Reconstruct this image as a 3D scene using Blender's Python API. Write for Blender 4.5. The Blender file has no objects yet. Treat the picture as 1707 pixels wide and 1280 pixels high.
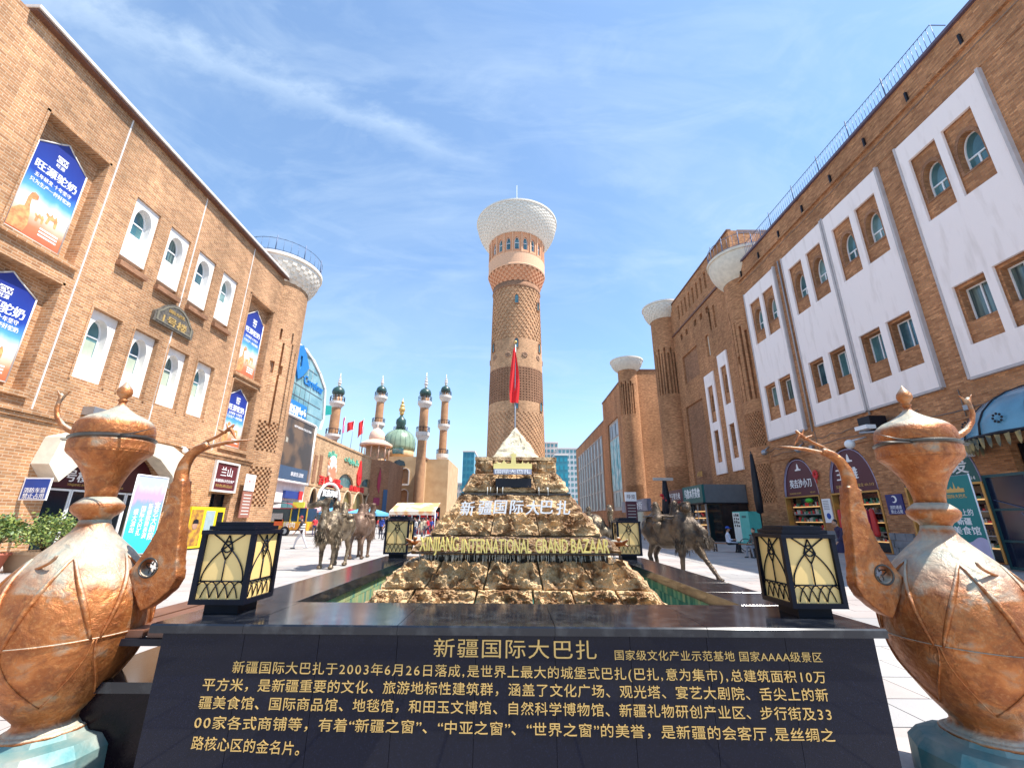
import bpy, math, random
from mathutils import Vector, Matrix
from mathutils.geometry import tessellate_polygon
rnd = random.Random(7)
R = math.radians; PI = math.pi
sc = bpy.context.scene; col = sc.collection
# ---------------------------------------------------------------- camera
F = 715.0; TH = math.atan(226/F); H = 1.6; ROLL = R(0.4); YAW = math.atan(1/F)
cam = bpy.data.cameras.new('camera'); cam.sensor_width = 36; cam.lens = F/1707*36
cam.clip_start = .05; cam.clip_end = 6000
co = bpy.data.objects.new('camera', cam); col.objects.link(co); sc.camera = co
_c, _s = math.cos(TH), math.sin(TH)
Rc = Matrix(((1,0,0),(0,-_s,-_c),(0,_c,-_s)))          # looks along +Y, pitched up
co.matrix_world = Matrix.Translation((0,0,H)) @ (Matrix.Rotation(YAW,3,'Z') @ Rc @ Matrix.Rotation(ROLL,3,'Z')).to_4x4()
# ---------------------------------------------------------------- light
SUN = Vector((.45,-.13,.88)).normalized()
sc.view_settings.view_transform = 'Standard'; sc.view_settings.look = 'None'
sc.view_settings.exposure = 1.08; sc.view_settings.gamma = 1; sc.view_settings.use_curve_mapping = False
w = bpy.data.worlds.new('World'); sc.world = w; w.use_nodes = True
nt = w.node_tree; nt.nodes.clear()
def N(t, typ, **k):
    n = t.nodes.new(typ)
    for a, b in k.items(): setattr(n, a, b)
    return n
sky = N(nt,'ShaderNodeTexSky', sky_type='NISHITA'); sky.sun_disc = False
sky.sun_elevation = math.asin(SUN.z); sky.sun_rotation = math.atan2(SUN.x, SUN.y)
sky.air_density = 1.0; sky.dust_density = .35; sky.ozone_density = 1.0
bg = N(nt,'ShaderNodeBackground'); bg.inputs[1].default_value = .13
out = N(nt,'ShaderNodeOutputWorld')
tc = N(nt,'ShaderNodeTexCoord')
def cloud(scale, rot, stretch, lo, hi, det=6, dist=.6):
    mp = N(nt,'ShaderNodeMapping'); mp.inputs['Rotation'].default_value = rot; mp.inputs['Scale'].default_value = stretch
    nz = N(nt,'ShaderNodeTexNoise'); nz.inputs['Scale'].default_value = scale; nz.inputs['Detail'].default_value = det
    nz.inputs['Roughness'].default_value = .6; nz.inputs['Distortion'].default_value = dist
    mr = N(nt,'ShaderNodeMapRange'); mr.inputs[1].default_value = lo; mr.inputs[2].default_value = hi
    nt.links.new(tc.outputs['Generated'], mp.inputs[0]); nt.links.new(mp.outputs[0], nz.inputs['Vector'])
    nt.links.new(nz.outputs['Fac'], mr.inputs[0]); return mr
c1 = cloud(1.3, (0,R(-30),R(38)), (1,5,2.2), .44, .80)
c2 = cloud(2.4, (R(20),R(12),R(-30)), (1.2,3.5,5), .47, .85, 8, 1.0)
ad = N(nt,'ShaderNodeMath', operation='ADD'); ad.use_clamp = True
nt.links.new(c1.outputs[0], ad.inputs[0]); nt.links.new(c2.outputs[0], ad.inputs[1])
ml = N(nt,'ShaderNodeMath', operation='MULTIPLY'); ml.inputs[1].default_value = .30
nt.links.new(ad.outputs[0], ml.inputs[0])
mx = N(nt,'ShaderNodeMix', data_type='RGBA'); mx.inputs[7].default_value = (2.9,3.6,4.4,1)
# the long thin cirrus streak at upper left: a band along a great circle, broken by noise
def skydir(px, py):
    a, b = px-853.5, py-640; v = Vector((a/F, _c+b/F*_s, _s-b/F*_c)); return v.normalized()
p1, p2 = skydir(130,10), skydir(740,255); nrm = p1.cross(p2).normalized(); mid = skydir(400,110)
def vdot(v):
    d = N(nt,'ShaderNodeVectorMath', operation='DOT_PRODUCT'); d.inputs[1].default_value = v; nt.links.new(tc.outputs['Generated'], d.inputs[0]); return d.outputs['Value']
def mth(op, a, b=None, cl=False):
    m = N(nt,'ShaderNodeMath', operation=op); m.use_clamp = cl
    for i, q in enumerate((a, b)):
        if q is None: continue
        if isinstance(q,(int,float)): m.inputs[i].default_value = q
        else: nt.links.new(q, m.inputs[i])
    return m.outputs[0]
nzs = N(nt,'ShaderNodeTexNoise'); nzs.inputs['Scale'].default_value = 7; nzs.inputs['Detail'].default_value = 7; nzs.inputs['Roughness'].default_value=.65
mps = N(nt,'ShaderNodeMapping'); mps.inputs['Rotation'].default_value=(0,0,R(-15)); mps.inputs['Scale'].default_value=(.8,2.5,2.5); nt.links.new(tc.outputs['Generated'], mps.inputs[0]); nt.links.new(mps.outputs[0], nzs.inputs['Vector'])
wob = mth('MULTIPLY', mth('SUBTRACT', nzs.outputs['Fac'], .5), .10)
dist = mth('ABSOLUTE', mth('ADD', vdot(nrm), wob))
band_ = mth('SUBTRACT', 1.0, mth('DIVIDE', dist, .035), True)
ext = mth('MULTIPLY', mth('SUBTRACT', vdot(mid), .86), 8.0, True)
streak = mth('MULTIPLY', mth('MULTIPLY', band_, ext, True), mth('MULTIPLY', nzs.outputs['Fac'], 1.1), True)
low = N(nt,'ShaderNodeSeparateXYZ'); nt.links.new(tc.outputs['Generated'], low.inputs[0])
hz_ = mth('MULTIPLY', mth('SUBTRACT', 1.0, mth('DIVIDE', low.outputs['Z'], .30), True), .55)
tot = mth('ADD', mth('ADD', ml.outputs[0], mth('ADD', hz_, .12)), mth('MULTIPLY', streak, .6), True)
tint = N(nt,'ShaderNodeVectorMath', operation='MULTIPLY'); tint.inputs[1].default_value = (.82,.99,1.07)
nt.links.new(sky.outputs[0], tint.inputs[0])
nt.links.new(tot, mx.inputs[0]); nt.links.new(tint.outputs[0], mx.inputs[6])
nt.links.new(mx.outputs[2], bg.inputs[0]); nt.links.new(bg.outputs[0], out.inputs[0])
sl = bpy.data.lights.new('sun','SUN'); sl.energy = 4.5; sl.angle = R(.53); sl.color = (1,.95,.88)
so = bpy.data.objects.new('sun', sl); col.objects.link(so); so.location = (60,12,120)
so.rotation_euler = SUN.to_track_quat('Z','Y').to_euler()
# ---------------------------------------------------------------- helpers
def ray(px, py):
    a, b = px-853.5, py-640
    a, b = a*math.cos(ROLL)+b*math.sin(ROLL), -a*math.sin(ROLL)+b*math.cos(ROLL)
    u, v = -b/F, a/F
    x, y, z = v, _c-u*_s, _s+u*_c
    c, s = math.cos(YAW), math.sin(YAW)
    return x*c-y*s, x*s+y*c, z
def at(px, py, X=None, Y=None, Z=None):
    r = ray(px, py)
    t = X/r[0] if X is not None else Y/r[1] if Y is not None else (Z-H)/r[2]
    return Vector((r[0]*t, r[1]*t, H+r[2]*t))
def zat(py, Y, px=856): return at(px, py, Y=Y).z
class MB:
    def __init__(s): s.v=[]; s.f=[]; s.sm=[]; s.mi=[]
    def add(s, vs, fs, sm=False, T=None, mi=0):
        k = len(s.v)
        s.v += [tuple(T(*p)) if T else tuple(p) for p in vs]
        for f in fs: s.f.append([i+k for i in f]); s.sm.append(sm); s.mi.append(mi)
        return s
    def box(s, a, b, T=None, mi=0):
        (x0,y0,z0),(x1,y1,z1) = a, b
        s.add([(x0,y0,z0),(x1,y0,z0),(x1,y1,z0),(x0,y1,z0),(x0,y0,z1),(x1,y0,z1),(x1,y1,z1),(x0,y1,z1)],
              [(0,3,2,1),(4,5,6,7),(0,1,5,4),(1,2,6,5),(2,3,7,6),(3,0,4,7)], T=T, mi=mi); return s
    def plate(s, outer, holes, n0, n1, T, mi=0):
        loops = [outer]+list(holes); pl = [[Vector((p[0],p[1],0)) for p in l] for l in loops]
        tris = tessellate_polygon(pl); flat = [p for l in loops for p in l]; n = len(flat)
        vs = [(p[0],p[1],n1) for p in flat]+[(p[0],p[1],n0) for p in flat]
        fs = [tuple(t) for t in tris]+[tuple(n+i for i in t[::-1]) for t in tris]
        k = 0
        for l in loops:
            m = len(l)
            for i in range(m):
                j = (i+1)%m; fs.append((k+i,k+j,n+k+j,n+k+i))
            k += m
        s.add(vs, fs, T=T, mi=mi); return s
    def tube(s, pts, r, seg=8, cap=True, sm=True, mi=0, ell=1.0):
        pts = [Vector(p) for p in pts]; n = len(pts)
        rs = r if isinstance(r,(list,tuple)) else [r]*n
        vs=[]; up=None
        for i,p in enumerate(pts):
            d = (pts[min(i+1,n-1)]-pts[max(i-1,0)]).normalized()
            if up is None: up = Vector((0,0,1)) if abs(d.z)<.9 else Vector((0,1,0))
            a = d.cross(up)
            if a.length<1e-4: a = d.orthogonal()
            a.normalize(); b = a.cross(d).normalized(); up = b
            for k in range(seg):
                t = 2*PI*k/seg; vs.append(p+a*math.cos(t)*rs[i]+b*math.sin(t)*rs[i]*ell)
        fs=[]
        for i in range(n-1):
            for k in range(seg):
                j=(k+1)%seg; fs.append((i*seg+k,i*seg+j,(i+1)*seg+j,(i+1)*seg+k))
        if cap: fs += [tuple(range(seg))[::-1], tuple((n-1)*seg+k for k in range(seg))]
        s.add(vs, fs, sm, mi=mi); return s
    def lathe(s, prof, c=(0,0), seg=32, sm=True, a0=0, mi=0, cap=True):
        vs=[]; n=len(prof)
        for r,z in prof:
            for k in range(seg):
                t=a0+2*PI*k/seg; vs.append((c[0]+r*math.cos(t), c[1]+r*math.sin(t), z))
        fs=[]
        for i in range(n-1):
            for k in range(seg):
                j=(k+1)%seg; fs.append((i*seg+k,i*seg+j,(i+1)*seg+j,(i+1)*seg+k))
        if cap: fs += [tuple(range(seg))[::-1], tuple((n-1)*seg+k for k in range(seg))]
        s.add(vs, fs, sm, mi=mi); return s
    def sph(s, c, r, seg=14, rings=9, T=None, mi=0, M3=None):
        if not isinstance(r,(tuple,list)): r=(r,r,r)
        vs=[]; fs=[]
        for i in range(rings+1):
            ph=PI*i/rings
            for k in range(seg):
                t=2*PI*k/seg; p=Vector((math.sin(ph)*math.cos(t)*r[0],math.sin(ph)*math.sin(t)*r[1],math.cos(ph)*r[2]))
                if M3: p=M3@p
                vs.append((c[0]+p.x,c[1]+p.y,c[2]+p.z))
        for i in range(rings):
            for k in range(seg):
                j=(k+1)%seg; fs.append((i*seg+k,(i+1)*seg+k,(i+1)*seg+j,i*seg+j))
        s.add(vs, fs, True, T, mi); return s
    def cap2(s, a, b, ra, rb, seg=12, mi=0):           # tapered capsule
        a=Vector(a); b=Vector(b); n=7; pts=[]; rs=[]; d=(b-a).normalized()
        for i in range(4): t=PI/2*(i+.35)/4; pts.append(a-d*ra*math.cos(t)); rs.append(ra*math.sin(t))
        pts.append(a); rs.append(ra); pts.append(b); rs.append(rb)
        for i in range(3,-1,-1): t=PI/2*(i+.35)/4; pts.append(b+d*rb*math.cos(t)); rs.append(rb*math.sin(t))
        s.tube(pts, rs, seg, mi=mi); return s
    def cells(s, cx, cy, Rr, z0, z1, nu, nv, dep, a0=0, a1=2*PI, rz=None):
        # cylinder made of cells that stand at their own depth: recessed slots, lattices, diaper brickwork
        Rz = rz or (lambda z: Rr); cl = abs(a1-a0-2*PI)<1e-6
        D=[[dep(i,j) for j in range(nv)] for i in range(nu)]
        def P(i,j,d): 
            t=a0+(a1-a0)*i/nu; z=z0+(z1-z0)*j/nv; r=Rz(z)-d; return (cx+r*math.cos(t),cy+r*math.sin(t),z)
        vs=[];fs=[]
        def q(*p): k=len(vs); vs.extend(p); fs.append((k,k+1,k+2,k+3))
        for i in range(nu):
            for j in range(nv):
                d=D[i][j]; q(P(i,j,d),P(i+1,j,d),P(i+1,j+1,d),P(i,j+1,d))
                e = D[(i+1)%nu][j] if (cl or i+1<nu) else 0
                if abs(e-d)>1e-5: q(P(i+1,j,d),P(i+1,j,e),P(i+1,j+1,e),P(i+1,j+1,d))
                if i==0 and not cl and d>1e-5: q(P(0,j,0),P(0,j,d),P(0,j+1,d),P(0,j+1,0))
                e = D[i][j+1] if j+1<nv else 0
                if abs(e-d)>1e-5: q(P(i,j+1,d),P(i+1,j+1,d),P(i+1,j+1,e),P(i,j+1,e))
                if j==0 and d>1e-5: q(P(i,0,0),P(i+1,0,0),P(i+1,0,d),P(i,0,d))
        s.add(vs, fs); return s
    def mesh(s, name, org=Vector((0,0,0)), uv='box', recalc=True):
        me = bpy.data.meshes.new(name)
        me.from_pydata([(a-org.x,b-org.y,c-org.z) for a,b,c in s.v], [], s.f)
        me.polygons.foreach_set('use_smooth', s.sm); me.polygons.foreach_set('material_index', s.mi)
        if uv:
            l = me.uv_layers.new(name='UVMap').data
            for p in me.polygons:
                n = p.normal; ax,ay,az = abs(n.x),abs(n.y),abs(n.z)
                for li, vi in zip(p.loop_indices, p.vertices):
                    x,y,z = s.v[vi]
                    if uv=='box': l[li].uv = (x,y) if az>ax and az>ay else (y,z) if ax>=ay else (x,z)
                    elif callable(uv): l[li].uv = uv(x,y,z)
                    else:
                        cx,cy,r = uv; a = math.atan2(y-cy,x-cx)
                        pc = math.atan2(p.center.y+org.y-cy,p.center.x+org.x-cx)
                        if a-pc>PI: a-=2*PI
                        if pc-a>PI: a+=2*PI
                        l[li].uv = (a*r,z)
        if recalc:
            import bmesh
            bm = bmesh.new(); bm.from_mesh(me); bmesh.ops.recalc_face_normals(bm, faces=bm.faces); bm.to_mesh(me); bm.free()
        return me
    def obj(s, name, m, parent=None, uv='box', recalc=True, kind=None, label=None):
        org = ORG[parent.name] if parent else Vector((0,0,0))
        o = bpy.data.objects.new(name, s.mesh(name, org, uv, recalc)); col.objects.link(o)
        for q in (m if isinstance(m,(list,tuple)) else [m]): o.data.materials.append(q)
        if parent: o.parent = parent
        ORG[o.name] = org
        if kind: o['kind'] = kind
        if label: o['label'] = label
        return o
ORG = {}
def tag(o, label, cat, group=None):
    o['label'] = label; o['category'] = cat
    if group: o['group'] = group
    return o
def thing(name, loc, label=None, cat=None, group=None):
    o = bpy.data.objects.new(name, None); col.objects.link(o); o.location = loc; o.empty_display_size = .2
    ORG[o.name] = Vector(loc)
    if label: tag(o, label, cat, group)
    return o
def single(mb, name, m, label, cat, group=None, uv='box'):        # a thing that is one mesh
    xs=[p[0] for p in mb.v]; ys=[p[1] for p in mb.v]; zs=[p[2] for p in mb.v]
    org=Vector(((min(xs)+max(xs))/2,(min(ys)+max(ys))/2,min(zs)))
    o = bpy.data.objects.new(name, mb.mesh(name, org, uv)); col.objects.link(o); o.location = org; ORG[o.name]=org
    for q in (m if isinstance(m,(list,tuple)) else [m]): o.data.materials.append(q)
    return tag(o, label, cat, group)
def structure(mb, name, m, uv='box', recalc=True, parent=None):
    o = mb.obj(name, m, parent, uv, recalc)
    if not parent: o['kind']='structure'
    return o
def copy_tree(o, parent=None):
    c = o.copy(); col.objects.link(c); c.parent = parent; ORG[c.name]=ORG[o.name]
    for ch in list(o.children): copy_tree(ch, c)
    return c
def remesh(mb, name, mats, voxel, smooth=4, parent=None, keep=1.0, disp=None, label=None, pick=None):
    org = ORG[parent.name] if parent else Vector((0,0,0))
    me = mb.mesh(name, org, None, True); o = bpy.data.objects.new(name, me); col.objects.link(o)
    m = o.modifiers.new('r','REMESH'); m.mode='VOXEL'; m.voxel_size=voxel; m.use_smooth_shade=True
    if smooth: m = o.modifiers.new('s','SMOOTH'); m.iterations=smooth; m.factor=.5
    for tx, st in (disp or []):
        d = o.modifiers.new('d','DISPLACE'); d.texture=tx; d.strength=st; d.texture_coords='LOCAL'; d.mid_level=.5
    if keep<1: m = o.modifiers.new('k','DECIMATE'); m.ratio=keep
    dg = bpy.context.evaluated_depsgraph_get(); dg.update()
    nm = bpy.data.meshes.new_from_object(o.evaluated_get(dg)); o.modifiers.clear(); o.data = nm
    nm.materials.clear()
    for q in (mats if isinstance(mats,(list,tuple)) else [mats]): nm.materials.append(q)
    for p in nm.polygons:
        p.use_smooth=True
        if pick: p.material_index = pick(p.center+org)
    if parent: o.parent = parent
    ORG[o.name]=org
    if label: o['label']=label
    return o
def FL(n0): return lambda s,t,n: (n0+n, s, t)          # wall facing +x : s = y, t = z
def FR(n0):                                            # wall facing -x, its s axis runs right to left
    f = lambda s,t,n: (n0-n, s, t)
    f.flip = True
    return f
def FC(n0): return lambda s,t,n: (s, n0-n, t)          # wall facing the camera (-y)
def rect(a,b,c,d): return [(a,c),(b,c),(b,d),(a,d)]
def arch(s0,s1,t0,ts,ta,n=9,bot=True):                 # pointed arch outline
    c=(s0+s1)/2; hw=(s1-s0)/2; pts=[(s0,t0),(s1,t0)] if bot else []
    for i in range(n+1):
        a=PI/2*i/n; pts.append((c+hw*math.cos(a)**.85 if i<n else c, ts+(ta-ts)*(math.sin(a)**1.12)))
    for i in range(n-1,-1,-1):
        a=PI/2*i/n; pts.append((c-hw*math.cos(a)**.85, ts+(ta-ts)*(math.sin(a)**1.12)))
    return pts
def rarch(s0,s1,t0,ts,ta,n=10):
    c=(s0+s1)/2; hw=(s1-s0)/2
    return [(s0,t0),(s1,t0)]+[(c+hw*math.cos(PI*i/(2*n)),ts+(ta-ts)*math.sin(PI*i/(2*n))) for i in range(2*n+1)]
TXT = {}
def text(body, size, m, T, s, t, n=.02, parent=None, name='lettering', depth=.01, bold=.0, width=None, flip=False, anchor='C', shear=0, vert=False):
    """flat or raised lettering: T is a wall frame; right-hand walls (FR) run right to left as seen"""
    flip = getattr(T,'flip',False)
    if vert: body='\n'.join(body)
    key=(body,depth/size,shear)
    if key not in TXT:
        c = bpy.data.curves.new('t','FONT'); c.body=body; c.align_x='CENTER'; c.align_y='CENTER'; 
        c.extrude=depth/size/2; c.shear=shear; c.resolution_u=3
        if vert: c.space_line=.95
        o = bpy.data.objects.new('t',c); col.objects.link(o)
        dg = bpy.context.evaluated_depsgraph_get(); dg.update()
        me = bpy.data.meshes.new_from_object(o.evaluated_get(dg)); bpy.data.objects.remove(o)
        TXT[key]=([v.co.copy() for v in me.vertices],[tuple(p.vertices) for p in me.polygons])
    vs, fs = TXT[key]
    if not vs: return None
    x0=min(v.x for v in vs); x1=max(v.x for v in vs); cx=(x0+x1)/2
    y0=min(v.y for v in vs); y1=max(v.y for v in vs); cy=(y0+y1)/2
    kx = width/(x1-x0) if width else size
    sg = -1 if flip else 1
    if anchor=='L': off = kx*(x1-x0)/2
    else: off=0
    mb=MB(); b=bold*.9                                 # heavier strokes: the same glyphs laid twice, a hair apart
    for q,(dx,dy) in enumerate(((-b,-b*.5),(b,b*.5)) if b else ((0,0),)):
        mb.add([(s+sg*((v.x-cx)*kx+dx*size+off), t+(v.y-cy+dy)*size, n+v.z*size+q*size*.004) for v in vs], fs, T=T)
    return mb.obj(name, m, parent, uv=None, recalc=False)
# ---------------------------------------------------------------- materials
def mat(name, c, rough=.7, metal=0, var=.12, ns=3.0, stretch=None, world=False, bump=0, bs=20, c2=None, spec=.5, trans=0, alpha=1, emit=None, coat=0, det=5, lo=.35, hi=.65):
    m = bpy.data.materials.new(name); m.use_nodes=True; t=m.node_tree; b=t.nodes['Principled BSDF']
    b.inputs['Roughness'].default_value=rough; b.inputs['Metallic'].default_value=metal
    b.inputs['Specular IOR Level'].default_value=spec; b.inputs['Transmission Weight'].default_value=trans
    b.inputs['Alpha'].default_value=alpha; b.inputs['Coat Weight'].default_value=coat
    if emit: b.inputs['Emission Color'].default_value=(*emit[0],1); b.inputs['Emission Strength'].default_value=emit[1]
    cc=(*c,1); d2=(*(c2 or tuple(x*(1-var) for x in c)),1)
    g=N(t,'ShaderNodeTexCoord')
    if world:
        gg=N(t,'ShaderNodeNewGeometry'); g=type('G',(),{'outputs':{'Object':gg.outputs['Position']}})()
    if var or c2:
        nz=N(t,'ShaderNodeTexNoise'); nz.inputs['Scale'].default_value=ns; nz.inputs['Detail'].default_value=det
        mr=N(t,'ShaderNodeMapRange'); mr.inputs[1].default_value=lo; mr.inputs[2].default_value=hi
        mx=N(t,'ShaderNodeMix',data_type='RGBA'); mx.inputs[6].default_value=cc; mx.inputs[7].default_value=d2
        if stretch:
            sm_=N(t,'ShaderNodeMapping'); sm_.inputs['Scale'].default_value=stretch; t.links.new(g.outputs['Object'],sm_.inputs[0]); t.links.new(sm_.outputs[0],nz.inputs['Vector'])
        else: t.links.new(g.outputs['Object'],nz.inputs['Vector'])
        t.links.new(nz.outputs['Fac'],mr.inputs[0])
        t.links.new(mr.outputs[0],mx.inputs[0]); t.links.new(mx.outputs[2],b.inputs['Base Color'])
    else: b.inputs['Base Color'].default_value=cc
    if bump:
        n2=N(t,'ShaderNodeTexNoise'); n2.inputs['Scale'].default_value=bs; n2.inputs['Detail'].default_value=4
        bp=N(t,'ShaderNodeBump'); bp.inputs['Strength'].default_value=bump; bp.inputs['Distance'].default_value=.02
        t.links.new(g.outputs['Object'],n2.inputs['Vector']); t.links.new(n2.outputs['Fac'],bp.inputs['Height'])
        t.links.new(bp.outputs[0],b.inputs['Normal'])
    return m
def brick_mat(name, a, b_, mortar, w_=.3, h_=.1, ms=.012, rough=.85, stain=.25):
    m = bpy.data.materials.new(name); m.use_nodes=True; t=m.node_tree; b=t.nodes['Principled BSDF']; b.inputs['Roughness'].default_value=rough
    b.inputs['Specular IOR Level'].default_value=.25
    uv=N(t,'ShaderNodeUVMap'); bt=N(t,'ShaderNodeTexBrick'); bt.inputs['Scale'].default_value=1
    bt.inputs['Brick Width'].default_value=w_; bt.inputs['Row Height'].default_value=h_; bt.inputs['Mortar Size'].default_value=ms
    bt.inputs['Mortar Smooth'].default_value=.3; bt.inputs['Bias'].default_value=0
    bt.inputs['Color1'].default_value=(*a,1); bt.inputs['Color2'].default_value=(*b_,1); bt.inputs['Mortar'].default_value=(*mortar,1)
    t.links.new(uv.outputs[0],bt.inputs['Vector'])
    g=N(t,'ShaderNodeTexCoord')
    nz=N(t,'ShaderNodeTexNoise'); nz.inputs['Scale'].default_value=.35; nz.inputs['Detail'].default_value=8; nz.inputs['Roughness'].default_value=.62
    ms_=N(t,'ShaderNodeMapping'); ms_.inputs['Scale'].default_value=(1,1,.35); t.links.new(g.outputs['Object'],ms_.inputs[0]); t.links.new(ms_.outputs[0],nz.inputs['Vector'])
    mr=N(t,'ShaderNodeMapRange'); mr.inputs[1].default_value=.3; mr.inputs[2].default_value=.7; mr.inputs[3].default_value=1-stain; mr.inputs[4].default_value=1+stain*.6
    # per-brick darker headers
    mp=N(t,'ShaderNodeMapping'); mp.inputs['Scale'].default_value=(1/w_,1/h_,1)
    wn=N(t,'ShaderNodeTexWhiteNoise', noise_dimensions='2D'); sn=N(t,'ShaderNodeVectorMath',operation='FLOOR')
    t.links.new(uv.outputs[0],mp.inputs[0]); t.links.new(mp.outputs[0],sn.inputs[0]); t.links.new(sn.outputs[0],wn.inputs['Vector'])
    m2=N(t,'ShaderNodeMapRange'); m2.inputs[3].default_value=.80; m2.inputs[4].default_value=1.16
    t.links.new(wn.outputs['Value'],m2.inputs[0])
    mu=N(t,'ShaderNodeMath',operation='MULTIPLY'); t.links.new(nz.outputs['Fac'],mr.inputs[0]); t.links.new(mr.outputs[0],mu.inputs[0]); t.links.new(m2.outputs[0],mu.inputs[1])
    vm=N(t,'ShaderNodeVectorMath',operation='SCALE'); t.links.new(bt.outputs['Color'],vm.inputs[0]); t.links.new(mu.outputs[0],vm.inputs['Scale'])
    t.links.new(vm.outputs[0],b.inputs['Base Color'])
    bp=N(t,'ShaderNodeBump'); bp.inputs['Strength'].default_value=.6; bp.inputs['Distance'].default_value=.02; bp.invert=True
    t.links.new(bt.outputs['Fac'],bp.inputs['Height']); t.links.new(bp.outputs[0],b.inputs['Normal'])
    return m
def copper_mat():
    m = bpy.data.materials.new('weathered_copper'); m.use_nodes=True; t=m.node_tree; b=t.nodes['Principled BSDF']
    g=N(t,'ShaderNodeTexCoord'); L=t.links.new
    def nz(scale,det=6,dist=0):
        n=N(t,'ShaderNodeTexNoise'); n.inputs['Scale'].default_value=scale; n.inputs['Detail'].default_value=det; n.inputs['Distortion'].default_value=dist
        n.inputs['Roughness'].default_value=.62; L(g.outputs['Object'],n.inputs['Vector']); return n
    def mix(f,a,b2):
        x=N(t,'ShaderNodeMix',data_type='RGBA'); L(f,x.inputs[0])
        for i,q in ((6,a),(7,b2)):
            if isinstance(q,tuple): x.inputs[i].default_value=(*q,1)
            else: L(q,x.inputs[i])
        return x.outputs[2]
    def rng(o,a,b2,c=0,d=1):
        r=N(t,'ShaderNodeMapRange'); L(o,r.inputs[0])
        for i,q in enumerate((a,b2,c,d)): r.inputs[i+1].default_value=q
        return r.outputs[0]
    n1=nz(5.5,9,.6); n2=nz(14,9,.4); n3=nz(45,6)
    c=mix(rng(n1.outputs['Fac'],.36,.64),(.29,.085,.022),(.50,.185,.055))
    c=mix(rng(n2.outputs['Fac'],.48,.68),c,(.24,.08,.03))
    c=mix(rng(n3.outputs['Fac'],.52,.75,0,.55),c,(.62,.30,.11))
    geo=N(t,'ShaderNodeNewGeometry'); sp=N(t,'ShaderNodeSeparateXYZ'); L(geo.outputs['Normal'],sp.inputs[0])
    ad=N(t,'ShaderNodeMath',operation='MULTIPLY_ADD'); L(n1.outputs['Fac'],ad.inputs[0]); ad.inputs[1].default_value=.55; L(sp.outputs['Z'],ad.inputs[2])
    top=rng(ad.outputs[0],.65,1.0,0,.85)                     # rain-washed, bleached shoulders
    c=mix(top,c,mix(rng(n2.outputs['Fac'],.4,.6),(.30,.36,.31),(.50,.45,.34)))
    n4=nz(5.5,6,.5); c=mix(rng(n4.outputs['Fac'],.55,.70,0,.55),c,(.24,.32,.27))
    L(c,b.inputs['Base Color'])
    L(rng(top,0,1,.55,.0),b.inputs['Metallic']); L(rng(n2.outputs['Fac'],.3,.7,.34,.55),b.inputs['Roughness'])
    v=N(t,'ShaderNodeTexVoronoi'); v.inputs['Scale'].default_value=20; v.feature='SMOOTH_F1'; L(g.outputs['Object'],v.inputs['Vector'])
    ma=N(t,'ShaderNodeMath',operation='MULTIPLY_ADD'); L(v.outputs['Distance'],ma.inputs[0]); ma.inputs[1].default_value=.35; L(n2.outputs['Fac'],ma.inputs[2])
    bp=N(t,'ShaderNodeBump'); bp.inputs['Strength'].default_value=.8; bp.inputs['Distance'].default_value=.02; L(ma.outputs[0],bp.inputs['Height']); L(bp.outputs[0],b.inputs['Normal'])
    return m
def granite_mat(name,c,rough=.06,spec=.5):
    m=mat(name,c,rough,var=.5,ns=160,spec=spec,c2=tuple(min(1,x*2.6+.004) for x in c),lo=.55,hi=.8); return m
def grad_mat(name, stops, rough=.45, vert=True, noise=.0, up=True):
    m=bpy.data.materials.new(name); m.use_nodes=True; t=m.node_tree; b=t.nodes['Principled BSDF']; b.inputs['Roughness'].default_value=rough
    uv=N(t,'ShaderNodeUVMap'); sp=N(t,'ShaderNodeSeparateXYZ'); cr=N(t,'ShaderNodeValToRGB')
    nz=N(t,'ShaderNodeTexNoise'); nz.inputs['Scale'].default_value=4; nz.inputs['Detail'].default_value=6
    ma=N(t,'ShaderNodeMath',operation='MULTIPLY_ADD'); ma.inputs[1].default_value=noise
    t.links.new(uv.outputs[0],sp.inputs[0]); t.links.new(uv.outputs[0],nz.inputs['Vector']); t.links.new(nz.outputs['Fac'],ma.inputs[0])
    t.links.new(sp.outputs['Y' if vert else 'X'],ma.inputs[2]); t.links.new(ma.outputs[0],cr.inputs[0])
    e=cr.color_ramp.elements
    while len(e)<len(stops): e.new(.5)
    for k,(p,c) in enumerate(stops): e[k].position=p; e[k].color=(*c,1)
    t.links.new(cr.outputs[0],b.inputs['Base Color']); return m
BRL=brick_mat('tan_brick',(.50,.265,.125),(.37,.175,.08),(.54,.37,.24),.32,.115,.018,stain=.42)
BRR=brick_mat('red_tan_brick',(.58,.28,.125),(.38,.16,.068),(.36,.21,.13),.27,.088,.011,stain=.38)
BRT=brick_mat('tower_brick',(.62,.34,.17),(.49,.25,.12),(.52,.36,.24),.4,.16,.02)
BRD=brick_mat('dark_brick',(.36,.18,.10),(.27,.125,.065),(.32,.19,.12),.3,.1,.013)
WHT=mat('white_paint',(.80,.77,.74),.8,var=.12,ns=2.2,bump=.25,bs=40,stretch=(1,1.2,.4),det=6)
WHTR=mat('pale_plaster',(.90,.80,.76),.85,c2=(.74,.64,.59),ns=1.7,bump=.5,bs=18,stretch=(1,1.6,.3),det=9,lo=.52,hi=.80)
CREAM=mat('cream_plaster',(.72,.64,.52),.85,var=.15,ns=3,bump=.3,bs=12)
PEACH=mat('peach_plaster',(.72,.42,.26),.85,var=.08)
GLS=mat('window_glass',(.03,.10,.12),.06,var=.4,ns=.8,spec=.9,c2=(.10,.24,.26))
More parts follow.
